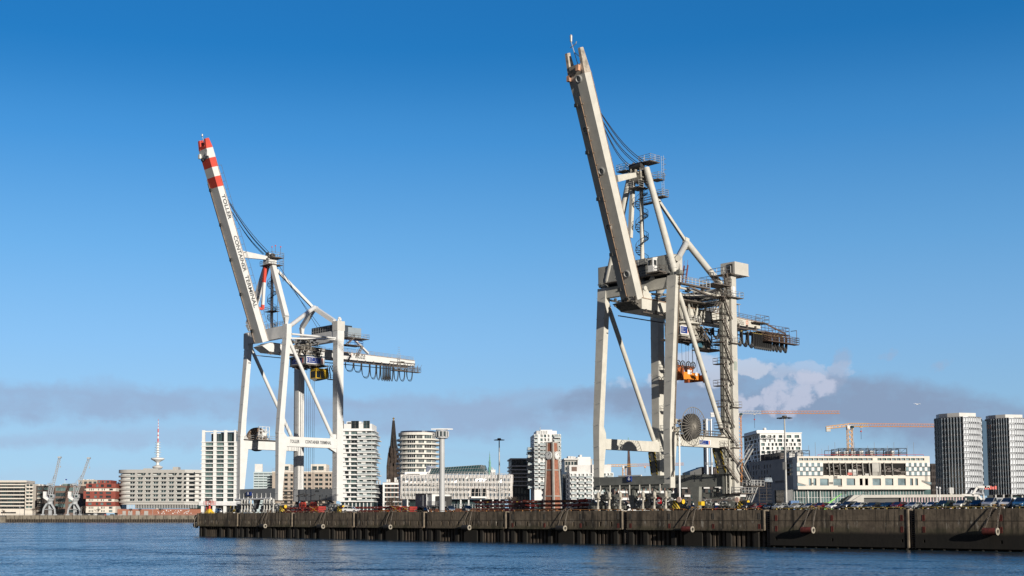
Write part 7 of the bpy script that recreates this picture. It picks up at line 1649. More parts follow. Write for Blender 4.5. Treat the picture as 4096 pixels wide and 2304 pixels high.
# power station chimneys and its ribbed hall
fr = fr_at(2830, 1000, 0); T = Thing('power_station', fr, (0,0,0), 'dark ribbed power station hall with cluster of grey steel chimneys', 'power station'); k = 1000/F/3.1415
X5 = lambda v: fr.q(z5(v,0)[0], 2000, v=0).x; Z5 = lambda y: fr.q(2830, z5(0,y)[1], v=0).z; SS = mat('stack_steel', (.45,.48,.52), .35, metal=.4, var=.05)
for x, w_, yt in ((1524,16,112),(1550,40,108),(1607,30,110),(1536,14,120)):
    b = MB(); b.tube((X5(x),2 if w_ > 20 else 5,0),(X5(x),2 if w_ > 20 else 5,Z5(yt)),w_*k/2,n=14); b.lathe((X5(x),2 if w_ > 20 else 5,Z5(yt+14)), [(w_*k/2+.3,0),(w_*k/2+.3,.8)], n=14); b.build('chimney', SS, T, smooth=True)
b = MB(); b.box(X5(1535),X5(1600),1,2,Z5(700),Z5(694)); b.rail([(X5(1515),-.5,Z5(694)),(X5(1635),-.5,Z5(694))], h=2, r=.1, step=2); b.box(X5(1560),X5(1605),1,2,Z5(128),Z5(120)); b.build('gangway', RAILG, T)
b = MB(); b.prism([(X5(1345),6,0),(X5(1345),6,Z5(772)),(X5(1500),6,Z5(716)),(X5(1500),6,0)], (0,30,0)); 
for i in range(30): x = X5(1500)+i*(X5(1712)-X5(1500))/30; b.box(x,x+(X5(1712)-X5(1500))/30*.8,6+(i%3)*.5,30,0,Z5(708)-(i%4)*.6,1)
b.build('hall', [PDG, mat('ribbed_brown', (.14,.11,.10), .7, var=.3, vs=.4)], T)
# dark roofs and brown housing seen through the legs of the cream crane
B = simple('apartment_house', 'brown brick housing with white balconies under the cream crane left sill', z5(362,0)[0], z5(1120,0)[0], z5(0,960)[1], 560, 0, 20, PBR, 4, even(14,.5), .25, glasses=(GLASSL,GLASS), roofbits=False)
for i in range(7):
    for z in (.28,.52,.76): b = MB(); x = B.L*(.06+.135*i+(.03 if z == .52 else 0)); b.box(x,x+3.1,-1.3,0,B.H*z,B.H*z+.12); b.box(x,x+3.1,-1.36,-1.3,B.H*z,B.H*z+1.0); b.build('balcony', PW, B.T)
b = MB(); b.box(0,B.L,-6,0,0,B.H*.22); b.build('low_white_hall', PW, B.T)
B = simple('apartment_house', 'dark brick housing with white balconies under the cream crane right sill', z5(1160,0)[0], z5(2040,0)[0], z5(0,905)[1], 600, 0, 20, PDB, 5, even(12,.5), .1, glasses=(GLASS,GLASSD), roofbits=False)
for i in range(6):
    for z in (.3,.55,.8): b = MB(); x = B.L*(.05+.16*i+(.04 if z == .55 else 0)); b.box(x,x+2.6,-1.2,0,B.H*z,B.H*z+1.0); b.build('balcony', PWG, B.T)
b = MB(); b.box(B.L*.1,B.L*.9,-7,-1,0,B.H*.2); b.build('low_white_hall', PW, B.T)
B = simple('office_building', 'white and brown low block behind the foot of the orange tower crane', z5(1935,0)[0], z5(2045,0)[0], z5(0,682)[1], 700, 0, 20, PWG, 6, [(.1,.9)], 0, (.1,.6), glasses=(GLASSD,))
# white tower with irregular windows
X6 = lambda v: r6(v,0)[0]; Y6 = lambda v: r6(0,v)[1]
B = Bld('residential_tower', 'white tower with irregular square windows behind the dark side of the terminal', X6(446), X6(984), Y6(295), 680, 0, 34)
rg = random.Random(17); nf = 11; z1 = B.H*.985; fh = (z1-B.z(3100, Y6(560)))/5
Hh = []; Hl = []
for f in range(nf):
    z = z1-fh*(f+1); x = .03+.03*(f%2)
    if z < 4: break
    while x < .95:
        w = rg.choice((.035,.05,.085,.11)); Hh.append((x*B.L,min(.98,x+w)*B.L,z+.35,z+fh-.2)); x += w+rg.choice((.035,.05,.08))
    y = .05
    while y < .92: w = rg.choice((.06,.1,.16)); Hl.append((y*34,min(.97,y+w)*34,z+.35,z+fh-.2)); y += w+rg.choice((.06,.1))
B.shell(PW, Hh, [], Hl, d=.8); wins(B.T, B.F, Hh, .8, (GLASS,GLASS,GLASSL,LIT), FRM, 1.4); wins(B.T, B.Lf, Hl, .8, (GLASS,GLASSD), FRM, 1.4); flush(B.T)
b = MB(); b.box(B.L*-.04,B.L*.62,3,30,B.H+.4,B.z(3060, Y6(250))); b.box(-1.5,B.L+.3,-.3,34.5,B.H,B.H+.5); b.lathe((B.L*.18,5,B.z(3060, Y6(250))), [(.6,0),(1,.6),(.6,1.4)], n=10); b.build('roof_storey', PW, B.T)
# cream terminal building: long lit front, dark left flank
TD = Bld('terminal_building', 'long cream terminal under construction with open dark gallery storey', X6(912), r7(1023,0)[0], Y6(582), 400, 0, 50, yref=3300)
L, D, H_ = TD.L, 50, TD.H; xx = lambda px: TD.x(px); zf = lambda y: TD.z(3300, Y6(y))
za_, zb_, zc_, zd_, ze_ = zf(1000), zf(828), zf(662), zf(636), zf(606)
Hh = [(xx(X6(942+i*62.5)),xx(X6(942+i*62.5+57)),ze_-(ze_-zd_),ze_) for i in range(15)]+[(xx(r7(0+i*60,0)[0]),xx(r7(0+i*60+53,0)[0]),zd_,ze_) for i in range(3,17)]
Hh = [h for h in Hh if h[1] < L-1]; Hh2 = []
for h in sorted(Hh):
    if not Hh2 or h[0] > Hh2[-1][1]+.1: Hh2.append(h)
Hh = Hh2
big = [(1060,1097,862,952),(1120,1157,862,952),(1202,1313,865,952),(1371,1480,865,952),(1538,1646,863,950),(1703,1741,863,950),(1771,1810,863,950)]
H2 = [(xx(X6(a)),xx(X6(c)),zf(e),zf(d)) for a,c,d,e in big]+[(xx(r7(a,0)[0]),xx(r7(c,0)[0]),zf(950),zf(862)) for a,c in ((128,165),(196,235),(290,396),(450,553),(610,710),(763,801),(829,864))]
H3 = [(xx(X6(a)),xx(X6(a+26)),zf(912),zf(900)) for a in ()]
gal = (xx(X6(1246)),xx(r7(712,0)[0]),zb_+.15,zc_-.2)
b = MB(); FPf = TD.F
b.holed(FPf, 0, L, za_, H_, Hh+H2+[gal], .5, 0, 1)
b.add([(L,0,za_),(L,D,za_),(L,D,H_),(L,0,H_)], [(0,1,2,3)]); b.add([(0,0,za_),(0,D,za_),(0,D,H_),(0,0,H_)], [(3,2,1,0)]); b.add([(0,0,H_),(L,0,H_),(L,D,H_),(0,D,H_)], [(0,1,2,3)]); b.add([(0,0,za_),(L,0,za_),(L,D,za_),(0,D,za_)], [(3,2,1,0)])
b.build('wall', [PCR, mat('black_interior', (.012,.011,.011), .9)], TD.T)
SKYG = glassmat('bright_glass', (.22,.30,.33), rough=.06, ior=1.8)
wins(TD.T, FPf, Hh, .5, (SKYG,GLASSL,SKYG), FRM, 3); wins(TD.T, FPf, H2, .5, (SKYG,), FRM, 3)
# chequered white and grey panels left and right of the gallery
for xa, xb, n_ in ((X6(915),X6(1243),9),(r7(716,0)[0],r7(1018,0)[0],9)):
    x0, x1 = xx(xa), xx(xb); w = (x1-x0)/n_
    for r_ in range(3):
        zl = zb_+(zc_-zb_)*r_/3; zh = zb_+(zc_-zb_)*(r_+1)/3
        b = MB(); b2 = MB()
        for c in range(n_):
            tgt = b2 if (c+r_)%2 else b; tgt.box(x0+c*w, x0+(c+1)*w, -.12 if tgt is b else -.06, -.004, zl+.12, zh-.08)
        b.build('white_panel_row', PW, TD.T); b2.build('grey_panel_row', SKYG, TD.T)
        b3 = MB(); b3.box(x0,x1,-.2,-.01,zl-.06,zl+.1); b3.build('dark_joint', PDG, TD.T)  # dark strip along the foot of each panel row
# open gallery: columns, slab edge, rail, clutter
COLM = mat('raw_column', (.42,.41,.38), .7, var=.15)
for a in (1318,1372,1456,1530,1612,1668,1745,1830): b = MB(); p_ = xx(X6(a)); b.tube((p_+.2,-.2,zb_),(p_-.05,-.2,zc_),.12,n=8); b.build('column', COLM, TD.T)
for a in (38,95,168,252,385,445,543): b = MB(); p_ = xx(r7(a,0)[0]); b.tube((p_+.15,-.2,zb_),(p_-.1,-.2,zc_),.12,n=8); b.build('column', COLM, TD.T)
b = MB(); p_ = xx(r7(290,0)[0]); b.box(p_,p_+2.6,-.1,.4,zb_,zc_); b.build('column', COLM, TD.T)
b = MB(); b.rail([(gal[0],-.3,zb_),(gal[1],-.3,zb_)], h=1.1, r=.04, step=2, rows=2); b.build('gallery_railing', RAILD, TD.T)
b = MB(); g_ = random.Random(6)
for i in range(46): x = g_.uniform(gal[0]+1,gal[1]-1); z = g_.uniform(zb_,zc_-1); b.box(x,x+g_.uniform(.3,2.2),.1,.45,z,z+g_.uniform(.1,.7))
b.build('gallery_clutter', mat('clutter_grey', (.16,.14,.13), .8, var=.4, vs=.5), TD.T)
b = MB(); p_ = xx(X6(1552)); b.box(p_,p_+1.3,-.25,.3,zb_+.2,zb_+.9); b.build('red_lift', REDP, TD.T)
b = MB(); p_ = xx(X6(1566)); b.box(p_,p_+2.5,0,.4,zb_,zf(750)); b.box(xx(X6(1770)),xx(X6(1815)),-.3,.3,zb_+.2,zf(800)); b.build('pale_boards', PWG, TD.T)
# unfinished cladding: dark slots and raking beam
b = MB()
for i in range(10): a = 918+i*14; b.box(xx(X6(a)),xx(X6(a+8)),-.06,-.003,zf(958-abs(i-3)*2),zf(912+i*4))
for i in range(5): a = 1320+i*10; b.box(xx(X6(a)),xx(X6(a+6)),-.06,-.003,zf(936),zf(908))
for i in range(5): a = 1376+i*10; b.box(xx(X6(a)),xx(X6(a+6)),-.06,-.003,zf(862),zf(832))
for i in range(5): a = 1430+i*11; b.box(xx(X6(a)),xx(X6(a+6)),-.06,-.003,zf(966),zf(953))
for i in range(3): a = 1100+i*7; b.box(xx(X6(a)),xx(X6(a+4)),-.06,-.003,zf(938),zf(916))
for i in range(8): a = 912+i*14; b.box(xx(r7(a,0)[0]),xx(r7(a+8,0)[0]),-.06,-.003,zf(908+i*7),zf(884+i*3))
for i in range(7): b.box(xx(r7(952,0)[0]),xx(r7(985,0)[0]),-.06,-.003,zf(838+i*9),zf(834+i*9))
b.build('cladding_gap', DARK, TD.T)
b = MB(); p0 = (xx(X6(915)),-.1,zf(918)); b.prism([p0,(xx(X6(1028)),-.1,zf(958)),(xx(X6(915)),-.1,zf(955))], (0,.08,0)); b.prism([(xx(r7(940,0)[0]),-.1,zf(908)),(xx(r7(1030,0)[0]),-.1,zf(910)),(xx(r7(1030,0)[0]),-.1,zf(940))], (0,.08,0)); b.build('raking_glass', SKYG, TD.T)
# glass ground storey with bright steel columns, entrance ramp
b = MB(); b.box(xx(X6(892)),L+1,2.5,D-2,0,za_); b.build('lobby_glass', glassmat('lobby_pale', (.10,.17,.17), ior=1.6), TD.T)
b = MB()
for i in range(46): x = xx(X6(900))+i*(L/46); b.box(x,x+.12,2.35,2.48,0,za_)
for z in (za_*.33,za_*.66): b.box(xx(X6(900)),L,2.38,2.47,z,z+.1)
b.build('lobby_mullions', FRW, TD.T)
for a in (940,1080,1240,1390): b = MB(); p_ = xx(X6(a)); b.tube((p_,1.6,0),(p_-.35,1.9,za_),.13,n=8); b.build('column', PWG, TD.T)
b = MB(); b.prism([(xx(X6(1350)),-2,0),(xx(X6(1600)),-2,zf(1072)),(xx(r7(1410,0)[0]),-2,zf(1065)),(xx(r7(1410,0)[0]),-2,zf(1098)),(xx(r7(148,0)[0]),-2,zf(1108)),(xx(r7(148,0)[0]),-2,0)], (0,4,0)); b.build('entrance_ramp', mat('ramp_concrete', (.52,.50,.46), .8, var=.08), TD.T)
b = MB(); b.box(xx(r7(150,0)[0]),xx(r7(615,0)[0]),-1,2,0,zf(1110)); b.build('garage_opening', DARK, TD.T)
b = MB()
for i in range(22): x = xx(r7(620+i*36,0)[0]); b.box(x,x+.35,-1.9,-1.6,0,zf(1100)); 
b.build('arcade_posts', mat('pinkish_posts', (.52,.40,.42), .7, var=.3), TD.T)
b = MB(); b.box(xx(r7(615,0)[0]),xx(r7(1405,0)[0]),-1.0,1.9,0,zf(1100)); b.build('arcade_glass', glassmat('lobby_pale',(0,0,0)), TD.T)
# steel frames on the roof with masts
b = MB()
for xa, xb, yb_ in ((X6(1522),r7(822,0)[0],470),(X6(725),X6(1152),498)):
    x0, x1 = xx(xa), xx(xb); zt_ = zf(yb_); n = int((x1-x0)/2.2)
    for d in (6,13,20):
        for i in range(n+1): x = x0+(x1-x0)*i/n; b.tube((x,d,H_),(x,d,zt_),.09,n=4)
        for z in (H_+1,(H_+zt_)/2,zt_): b.tube((x0,d,z),(x1,d,z),.09,n=4)
    for i in range(n): x = x0+(x1-x0)*i/n; b.tube((x,6,zt_),(x+2.2,20,zt_),.07,n=3); b.tube((x,6,H_+1),(x+2.2,6,zt_),.05,n=3)
b.build('roof_steel_frame', DARK, TD.T)
b = MB()
for a in (1590,1700,1790): b.box(xx(X6(a)),xx(X6(a+60)),14,19,H_,H_+2.2)
for a in (330,470,735): b.box(xx(r7(a,0)[0]),xx(r7(a+50,0)[0]),14,19,H_,H_+2.4)
for a in (915,1020): b.box(xx(X6(a)),xx(X6(a+70)),8,14,H_,H_+1.6)
b.build('roof_plant', PWG, TD.T)
b = MB()
for i in range(18): x = L*(.06+.05*i); b.tube((x,3,H_),(x,3,H_+2.4+(i%3)),.05,n=4)
b.build('lightning_rod', RAILG, TD.T)
b = MB(); b.rail([(xx(X6(1190)),.5,H_),(xx(r7(950,0)[0]),.5,H_)], h=.5, r=.05, step=2.5, rows=1); b.build('red_roof_rail', REDP, TD.T)
# dark left flank of the terminal: its own wing going away to the left
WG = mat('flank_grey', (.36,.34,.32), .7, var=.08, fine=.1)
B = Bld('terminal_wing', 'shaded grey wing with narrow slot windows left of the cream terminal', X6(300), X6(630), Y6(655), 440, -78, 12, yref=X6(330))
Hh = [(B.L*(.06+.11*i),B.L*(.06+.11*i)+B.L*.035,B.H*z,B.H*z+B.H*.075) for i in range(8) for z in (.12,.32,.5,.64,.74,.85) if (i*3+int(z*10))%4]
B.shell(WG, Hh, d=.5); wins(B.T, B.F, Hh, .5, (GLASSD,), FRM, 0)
b = MB(); b.box(B.L*.15,B.L*.9,3,11,B.H,B.H+2.4)
for i in range(9): b.box(B.L*.1,B.L*.95,2.6,2.9,B.H+.25*i,B.H+.25*i+.1)
b.build('roof_louvre', mat('clutter_grey',(0,0,0)), B.T)
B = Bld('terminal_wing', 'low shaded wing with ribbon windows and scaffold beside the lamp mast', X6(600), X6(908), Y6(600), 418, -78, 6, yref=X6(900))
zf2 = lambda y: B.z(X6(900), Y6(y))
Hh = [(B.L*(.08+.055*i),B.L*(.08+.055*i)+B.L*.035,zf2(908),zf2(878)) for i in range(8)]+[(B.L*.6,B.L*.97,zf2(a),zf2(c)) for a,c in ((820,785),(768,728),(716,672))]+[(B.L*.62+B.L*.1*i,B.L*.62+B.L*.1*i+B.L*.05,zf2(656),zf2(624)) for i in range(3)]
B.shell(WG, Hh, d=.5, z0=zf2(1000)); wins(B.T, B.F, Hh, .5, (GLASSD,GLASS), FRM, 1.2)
b = MB(); b.box(0,B.L,1,6,0,zf2(1000)); b.build('ground_floor', GLASSD, B.T)
def scaffold(px0, px1, ytop, dist, label):
    fr = fr_at(px0, dist, -8); T = Thing('scaffolding', fr, (0,0,0), label, 'scaffold'); Lx = fr.q(px1, 2000, v=0).x; zt_ = fr.q(px0, ytop, v=0).z
    for j in range(int(Lx/2.2)+1): b = MB(); [b.tube((j*2.2,d,0),(j*2.2,d,zt_),.045,n=4) for d in (0,1)]; b.build('standard', RAILD, T)
    n = int(zt_/1.9)
    for i in range(1, n+1): b = MB(); z = i*1.9; b.box(0,Lx,0,1,z-.06,z); b.tube((0,0,z+1),(Lx,0,z+1),.035,n=4); b.build('deck', RAILD, T)
scaffold(X6(425), X6(590), Y6(905), 400, 'dark pipe scaffold standing against the shaded terminal wings')
b_ = fr_at(X6(498), 402, -8); T = Thing('stair_box', b_, (0,0,0), 'wrapped pale blue box on top of the pipe scaffold', 'box')
b = MB(); z0_, z1_ = b_.q(X6(498), Y6(908), v=0).z, b_.q(X6(498), Y6(852), v=0).z; b.hexa([(0,0,z0_),(2.3,0,z0_),(2.3,2,z0_),(0,2,z0_),(.2,.2,z1_),(2.0,.2,z1_),(2.0,1.8,z1_),(.2,1.8,z1_)]); b.build('wrap', mat('blue_wrap', (.26,.31,.36), .5, var=.25, vs=1.5, bump=.2), T)
# twin glass towers
def glass_tower(px0, px1, pxc, ytop, dist, label, dark, side_):
    """wedge plan: a shaded face to the left, a bright rounded face to the right of column pxc"""
    fr = fr_at(pxc, dist, 0); T = Thing('office_tower', fr, (0,0,0), label, 'tower block', 'twin glass towers at the right edge')
    xl = fr.q(px0, 2000, v=10).x; xr = fr.q(px1, 2000, v=4).x; zt_ = fr.q(pxc, ytop, v=0).z; n = 13; z0 = fr.q(pxc, Y6(1065), v=0).z; fh = (zt_-z0)/n
    plan = [(xl,10.0),(xl*.82,6.2),(xl*.6,4.2),(0,0)]; m_ = 8
    for i in range(1, m_+1): a = math.pi/2*i/m_; plan.append((xr*math.sin(a)*1.0, (1-math.cos(a))*9.0))
    sl = (pxc-X0)/F; back = [(xr+20*sl, 22), (xl+18*sl, 26)]
    b = MB(); b.prism([(x,y+.3,z0) for x,y in plan+back], (0,0,zt_-z0)); b.build('glass_wall', [dark], T)
    b = MB()
    for i in range(n+1):
        z = z0+i*fh
        for (x,y),(x2,y2) in zip(plan, plan[1:]): b.beam((x,y,z),(x2,y2,z),.2,.2)
    b.build('floor_edge', mat('mullion_grey', (.20,.21,.23), .4, metal=.4), T)
    # tilted facade panels, one row per storey, lit and shaded sides put into the colour
    PAN = mat('panel_lit', (.64,.67,.71), .3, metal=.15, var=.1, vs=.4); PAD = mat('panel_shaded', (.26,.31,.36), .25, metal=.3, var=.1)
    for i in range(n):
        b = MB(); z = z0+i*fh
        for k_, ((x,y),(x2,y2)) in enumerate(zip(plan, plan[1:])):
            p = Vector((x,y,0)); q = Vector((x2,y2,0)); Ls = (q-p).length; nn_ = max(1, round(Ls/1.15)); d = (q-p).normalized(); nrm = Vector((d.y,-d.x,0))
            for j in range(nn_):
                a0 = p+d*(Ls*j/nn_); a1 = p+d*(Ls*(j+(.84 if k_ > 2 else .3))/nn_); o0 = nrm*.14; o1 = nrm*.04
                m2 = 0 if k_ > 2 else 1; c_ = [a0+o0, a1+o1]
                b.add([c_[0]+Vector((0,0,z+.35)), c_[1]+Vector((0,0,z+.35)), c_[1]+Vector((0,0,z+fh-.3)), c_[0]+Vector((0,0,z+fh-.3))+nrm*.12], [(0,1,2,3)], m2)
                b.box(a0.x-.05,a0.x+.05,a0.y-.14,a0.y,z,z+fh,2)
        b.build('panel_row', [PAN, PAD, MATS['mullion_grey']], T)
    b = MB(); b.prism([(xl*.78,9,zt_+.1),(xl*.5,6.0,zt_+.1),(0,3,zt_+.1),(xr*.68,4.5,zt_+.1),(xr*.7,12,zt_+.1),(xl*.7,13,zt_+.1)], (0,0,1.5)); b.build('roof_rim', PWG, T)
    b = MB(); b.prism([(x*.86,y+2.2,0) for x,y in plan+back], (0,0,z0)); b.build('ground_floor', glassmat('lobby_glass',(0,0,0)), T)
    for f_ in (-.8,-.4,.0,.5,.9): b = MB(); x = (xl if f_ < 0 else xr)*abs(f_); b.tube((x,6*abs(f_),0),(x,6*abs(f_),z0),.35,n=8); b.build('column', PWG, T)
    return fr, T, xl, xr, z0
X7 = lambda v: r7(v,0)[0]
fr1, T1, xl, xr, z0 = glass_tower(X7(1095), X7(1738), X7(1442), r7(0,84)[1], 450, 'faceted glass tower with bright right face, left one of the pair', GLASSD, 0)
b = MB(); p = lambda x, y: (fr1.q(X7(x), r7(0,y)[1], v=-2).x, -2.2, fr1.q(X7(x), r7(0,y)[1], v=-2).z)
for a_, c_ in (((1535,1075),(1600,970)),((1600,970),(1760,968)),((1400,1070),(1610,1078)),((1610,1078),(1655,1130))): b.beam(p(*a_), p(*c_), .7, .6, up=(0,1,0))
b.build('white_canopy_frame', PWG, T1)
p_ = fr1.q(X7(1697), r7(0,1000)[1], v=-2.4); b = MB()
for i in range(5): b.box(p_.x+i*.85,p_.x+i*.85+.6,-2.5,-2.3,p_.z,p_.z+(.9 if i%2 else 1.15))
b.build('red_sign', REDP, T1)
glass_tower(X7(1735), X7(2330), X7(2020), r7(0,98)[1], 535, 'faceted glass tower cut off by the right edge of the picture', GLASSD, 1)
B = simple('office_building', 'dark brick block in shade between terminal and glass towers', X7(1020), X7(1112), r7(0,675)[1], 520, 0, 20, PDB, 7, even(4,.4), .1, glasses=(GLASSD,), roofbits=False)
fr = fr_at(X7(1246), 400, 0); T = Thing('display_screen', fr, (0,0,0), 'grey framed display box in front of the left glass tower', 'screen'); zq_ = lambda y: fr.q(X7(1270), r7(0,y)[1], v=0).z; w_ = fr.q(X7(1310), 2000, v=0).x
b = MB(); b.box(0,w_,0,1,zq_(1050),zq_(978)); b.build('frame', PWG, T); b = MB(); b.box(.3,w_-.3,-.05,-.004,zq_(1045),zq_(983)); b.build('panel', mat('display_grey', (.28,.28,.28), .4), T)
b = MB(); b.box(w_*.2,w_*.8,.2,.8,0,zq_(1050)); b.build('post', PGR, T)
# tall floodlight masts
def flood_mast(px, ytop, v, label, half):
    q = Q.q(px, 2045, v=v); T = Thing('light_mast', Q, (q.x,v,QH), label, 'light mast', 'tall floodlight masts'); zt_ = Q.q(px, ytop, v=v).z
    b = MB(); b.tube((q.x,v,QH),(q.x,v,zt_),.3,.14,n=10); b.build('pole', RAILG, T, smooth=True)
    dd = Q.W(q).y/F
    b = MB(); r_ = half*dd
    for i in range(9): a = 2*math.pi*i/9; x, y = q.x+r_*math.cos(a), v+r_*math.sin(a); b.tube((q.x,v,zt_),(x,y,zt_-.15),.06,n=4); b.box(x-.26,x+.26,y-.2,y+.2,zt_-.3,zt_-.12)
    b.lathe((q.x,v,zt_-.3), [(.5,0),(.5,.6)], n=10); b.build('lamp_ring', DARK, T)
    b = MB(); z = QH+(zt_-QH)*.44; b.box(q.x-.35,q.x+.35,v-.5,v-.25,z,z+1.6); b.box(q.x-.5,q.x+.5,v-.6,v-.3,QH,QH+1.8); b.build('control_box', RAILG, T)
flood_mast(1998, 1757, 55, 'thin floodlight mast in front of the membrane wrapped building', 17)
flood_mast(3146, 1668, 40, 'tall floodlight mast in front of the shaded terminal wing', 25)
for px, yt, lb in ((3750,1955,'slim lamp post left of the display box'),(3762,1957,'slim lamp post right beside the other before the towers')):
    q = Q.q(px, 2045, v=70); T = Thing('street_lamp', Q, (q.x,70,QH), lb, 'street lamp'); b = MB(); zt_ = Q.q(px, yt, v=70).z; b.tube((q.x,70,QH),(q.x,70,zt_),.1,n=6); b.build('pole', WHT, T); b = MB(); b.lathe((q.x,70,zt_), [(.1,0),(.25,.2),(.1,.5)], n=8); b.build('lamp_head', WHT, T)
# ================================================================== ON THE QUAY: cars, trailers, beacon, small gear
def paint(name, c, metal=.35):
    m = mat(name, c, .28, metal=metal, var=.05); m.node_tree.nodes['Principled BSDF'].inputs['Coat Weight'].default_value = .5; return m
P_ = {'silver': paint('paint_silver', (.48,.49,.50)), 'white': paint('paint_white', (.78,.78,.78), 0), 'black': paint('paint_black', (.012,.012,.014), 0), 'grey': paint('paint_grey', (.08,.085,.09)), 'red': paint('paint_dark_red', (.16,.012,.016), .2),
      'blue': paint('paint_dark_blue', (.012,.03,.07), .2), 'green': paint('paint_dark_green', (.015,.035,.03), .2), 'beige': paint('paint_pale_beige', (.46,.44,.40)), 'skyblue': paint('paint_mid_blue', (.04,.15,.30), .2)}
CGL = glassmat('car_glass', (.015,.02,.022), rough=.03, ior=1.7); RIM = mat('wheel_rim', (.45,.46,.47), .35, metal=.6); TYR = mat('tyre', (.015,.015,.016), .8)
LAMP = glassmat('headlamp_glass', (.55,.57,.6), rough=.08, ior=1.6, var=.05); TRIM = mat('black_trim', (.02,.02,.02), .6); PLT = mat('number_plate_white', (.7,.7,.68), .5)
# side profiles (along the car, height): lower body and greenhouse, nose at 0
CT = {'saloon': (4.6, 1.76, [(0,.30),(0,.62),(.25,.78),(1.25,.93),(3.75,.98),(4.5,.92),(4.6,.60),(4.55,.30)], [(1.15,.92),(2.0,1.42),(3.15,1.43),(4.0,.98)]),
      'hatch': (4.1, 1.72, [(0,.30),(0,.64),(.2,.80),(1.05,.96),(3.7,1.02),(4.05,.95),(4.1,.60),(4.05,.30)], [(.95,.95),(1.75,1.46),(3.3,1.48),(3.95,1.0)]),
      'estate': (4.7, 1.78, [(0,.32),(0,.66),(.25,.82),(1.2,.97),(4.4,1.02),(4.65,.95),(4.7,.6),(4.65,.32)], [(1.1,.96),(1.9,1.48),(4.0,1.48),(4.6,1.0)]),
      'suv': (4.5, 1.85, [(0,.38),(0,.80),(.2,.98),(1.15,1.10),(4.2,1.14),(4.45,1.08),(4.5,.7),(4.45,.38)], [(1.05,1.08),(1.75,1.68),(3.9,1.70),(4.42,1.12)]),
      'van': (4.8, 1.92, [(0,.36),(0,.82),(.15,1.0),(.8,1.18),(4.75,1.22),(4.8,.7),(4.78,.36)], [(.75,1.16),(1.6,1.88),(4.6,1.92),(4.78,1.2)])}
def car(kind, colr, u, v, label, rot=0.0, k=.84, group='cars parked in rows on the quay', rowz=QH, cat='car', name='parked_car', simple_=False):
    L, Wd, lo, gh = CT[kind]; L *= k; Wd *= k; m = P_[colr]; van = kind == 'van'
    fr = Fr(Q.W((u, v, rowz)), Q.ang+R(rot)); T = Thing(name, fr, (0,0,0), label, cat, group)
    sc_ = lambda p: (p[0]*k, p[1]*k); lo = [sc_(p) for p in lo]; gh = [sc_(p) for p in gh]; h = Wd/2
    b = MB(); n = len(lo); xs = [(-h*.93,.0),(-h,.12),(h,.12),(h*.93,.0)]
    # lower body with tumblehome at the beltline and rounded front corners
    def ring(s, inset_z): return [(s*(h-(.06*k if z > .75*k else .02 if z < .4*k else 0)-(.12*k if y < .1 else 0)), y, z) for y, z in lo]
    Lf, Rf = ring(-1,0), ring(1,0); V = Lf+Rf; fs = [tuple(range(n)), tuple(range(n, 2*n))[::-1]]+[(i, i+n, (i+1)%n+n, (i+1)%n) for i in range(n)]; b.add(V, fs)
    roofz = gh[1][1]; t_ = h*.80
    b.add([(-t_,gh[1][0],roofz+.012),(t_,gh[1][0],roofz+.012),(t_,gh[2][0],gh[2][1]+.012),(-t_,gh[2][0],gh[2][1]+.012),(-t_,gh[1][0],roofz-.03),(t_,gh[1][0],roofz-.03),(t_,gh[2][0],gh[2][1]-.03),(-t_,gh[2][0],gh[2][1]-.03)], [(0,1,2,3),(7,6,5,4),(0,4,5,1),(1,5,6,2),(2,6,7,3),(3,7,4,0)])
    for s in (-1,1):                                                  # pillars
        for a_, c_ in ((gh[0],gh[1]),(gh[3],gh[2])): b.beam((s*h*.93,a_[0],a_[1]),(s*t_,c_[0],c_[1]),.05,.07)
        ym = (gh[1][0]+gh[2][0])/2+.1; b.beam((s*h*.93,ym,gh[0][1]+.02),(s*t_,ym,roofz),.04,.09)
        if van: b.hexa([(s*h*.94,gh[1][0]+.55,gh[0][1]),(s*h*.95,gh[1][0]+.55,gh[0][1]),(s*h*.95,gh[3][0],gh[3][1]),(s*h*.94,gh[3][0],gh[3][1]),(s*t_*.99,gh[1][0]+.55,roofz),(s*t_,gh[1][0]+.55,roofz),(s*t_,gh[2][0],gh[2][1]),(s*t_*.99,gh[2][0],gh[2][1])])
    b.build('body', m, T)
    b = MB(); g0 = [(-h*.92,gh[0][0],gh[0][1]),(h*.92,gh[0][0],gh[0][1]),(h*.92,gh[3][0],gh[3][1]),(-h*.92,gh[3][0],gh[3][1]),(-t_*.98,gh[1][0],roofz-.01),(t_*.98,gh[1][0],roofz-.01),(t_*.98,gh[2][0],gh[2][1]-.01),(-t_*.98,gh[2][0],gh[2][1]-.01)]; b.hexa(g0); b.build('window_glass', CGL, T)
    if simple_: return T
    r = .32*k*(1.1 if kind in ('suv','van') else 1)
    for y in (.82*k, L-.85*k):
        for s in (-1,1):
            b = MB(); b.tube((s*(h-.18),y,r),(s*(h+.012),y,r),r,n=16); w = b.build('wheel', TYR, T, smooth=True)
            b = MB(); b.tube((s*(h+.012),y,r),(s*(h+.02),y,r),r*.66,n=12); b.build('rim', RIM, w)
            if s == 1 or True:
                pass
    b = MB()
    for y in (.82*k, L-.85*k):
        for s in (-1,1): b.lathe((s*(h-.02),y,r), [(r*1.02,0),(r*1.16,0),(r*1.16,.028),(r*1.02,.028)], n=16, axis=(s,0,0), cap=False)
    b.box(-h*.8,h*.8,-.012,.01,.40*k,.54*k); b.box(-h*.5,h*.5,-.014,.01,.60*k,.68*k); b.box(-h-.01,h+.01,1.3*k,L-1.4*k,.28*k,.34*k); b.build('trim', TRIM, T)
    z0 = lo[1][1]
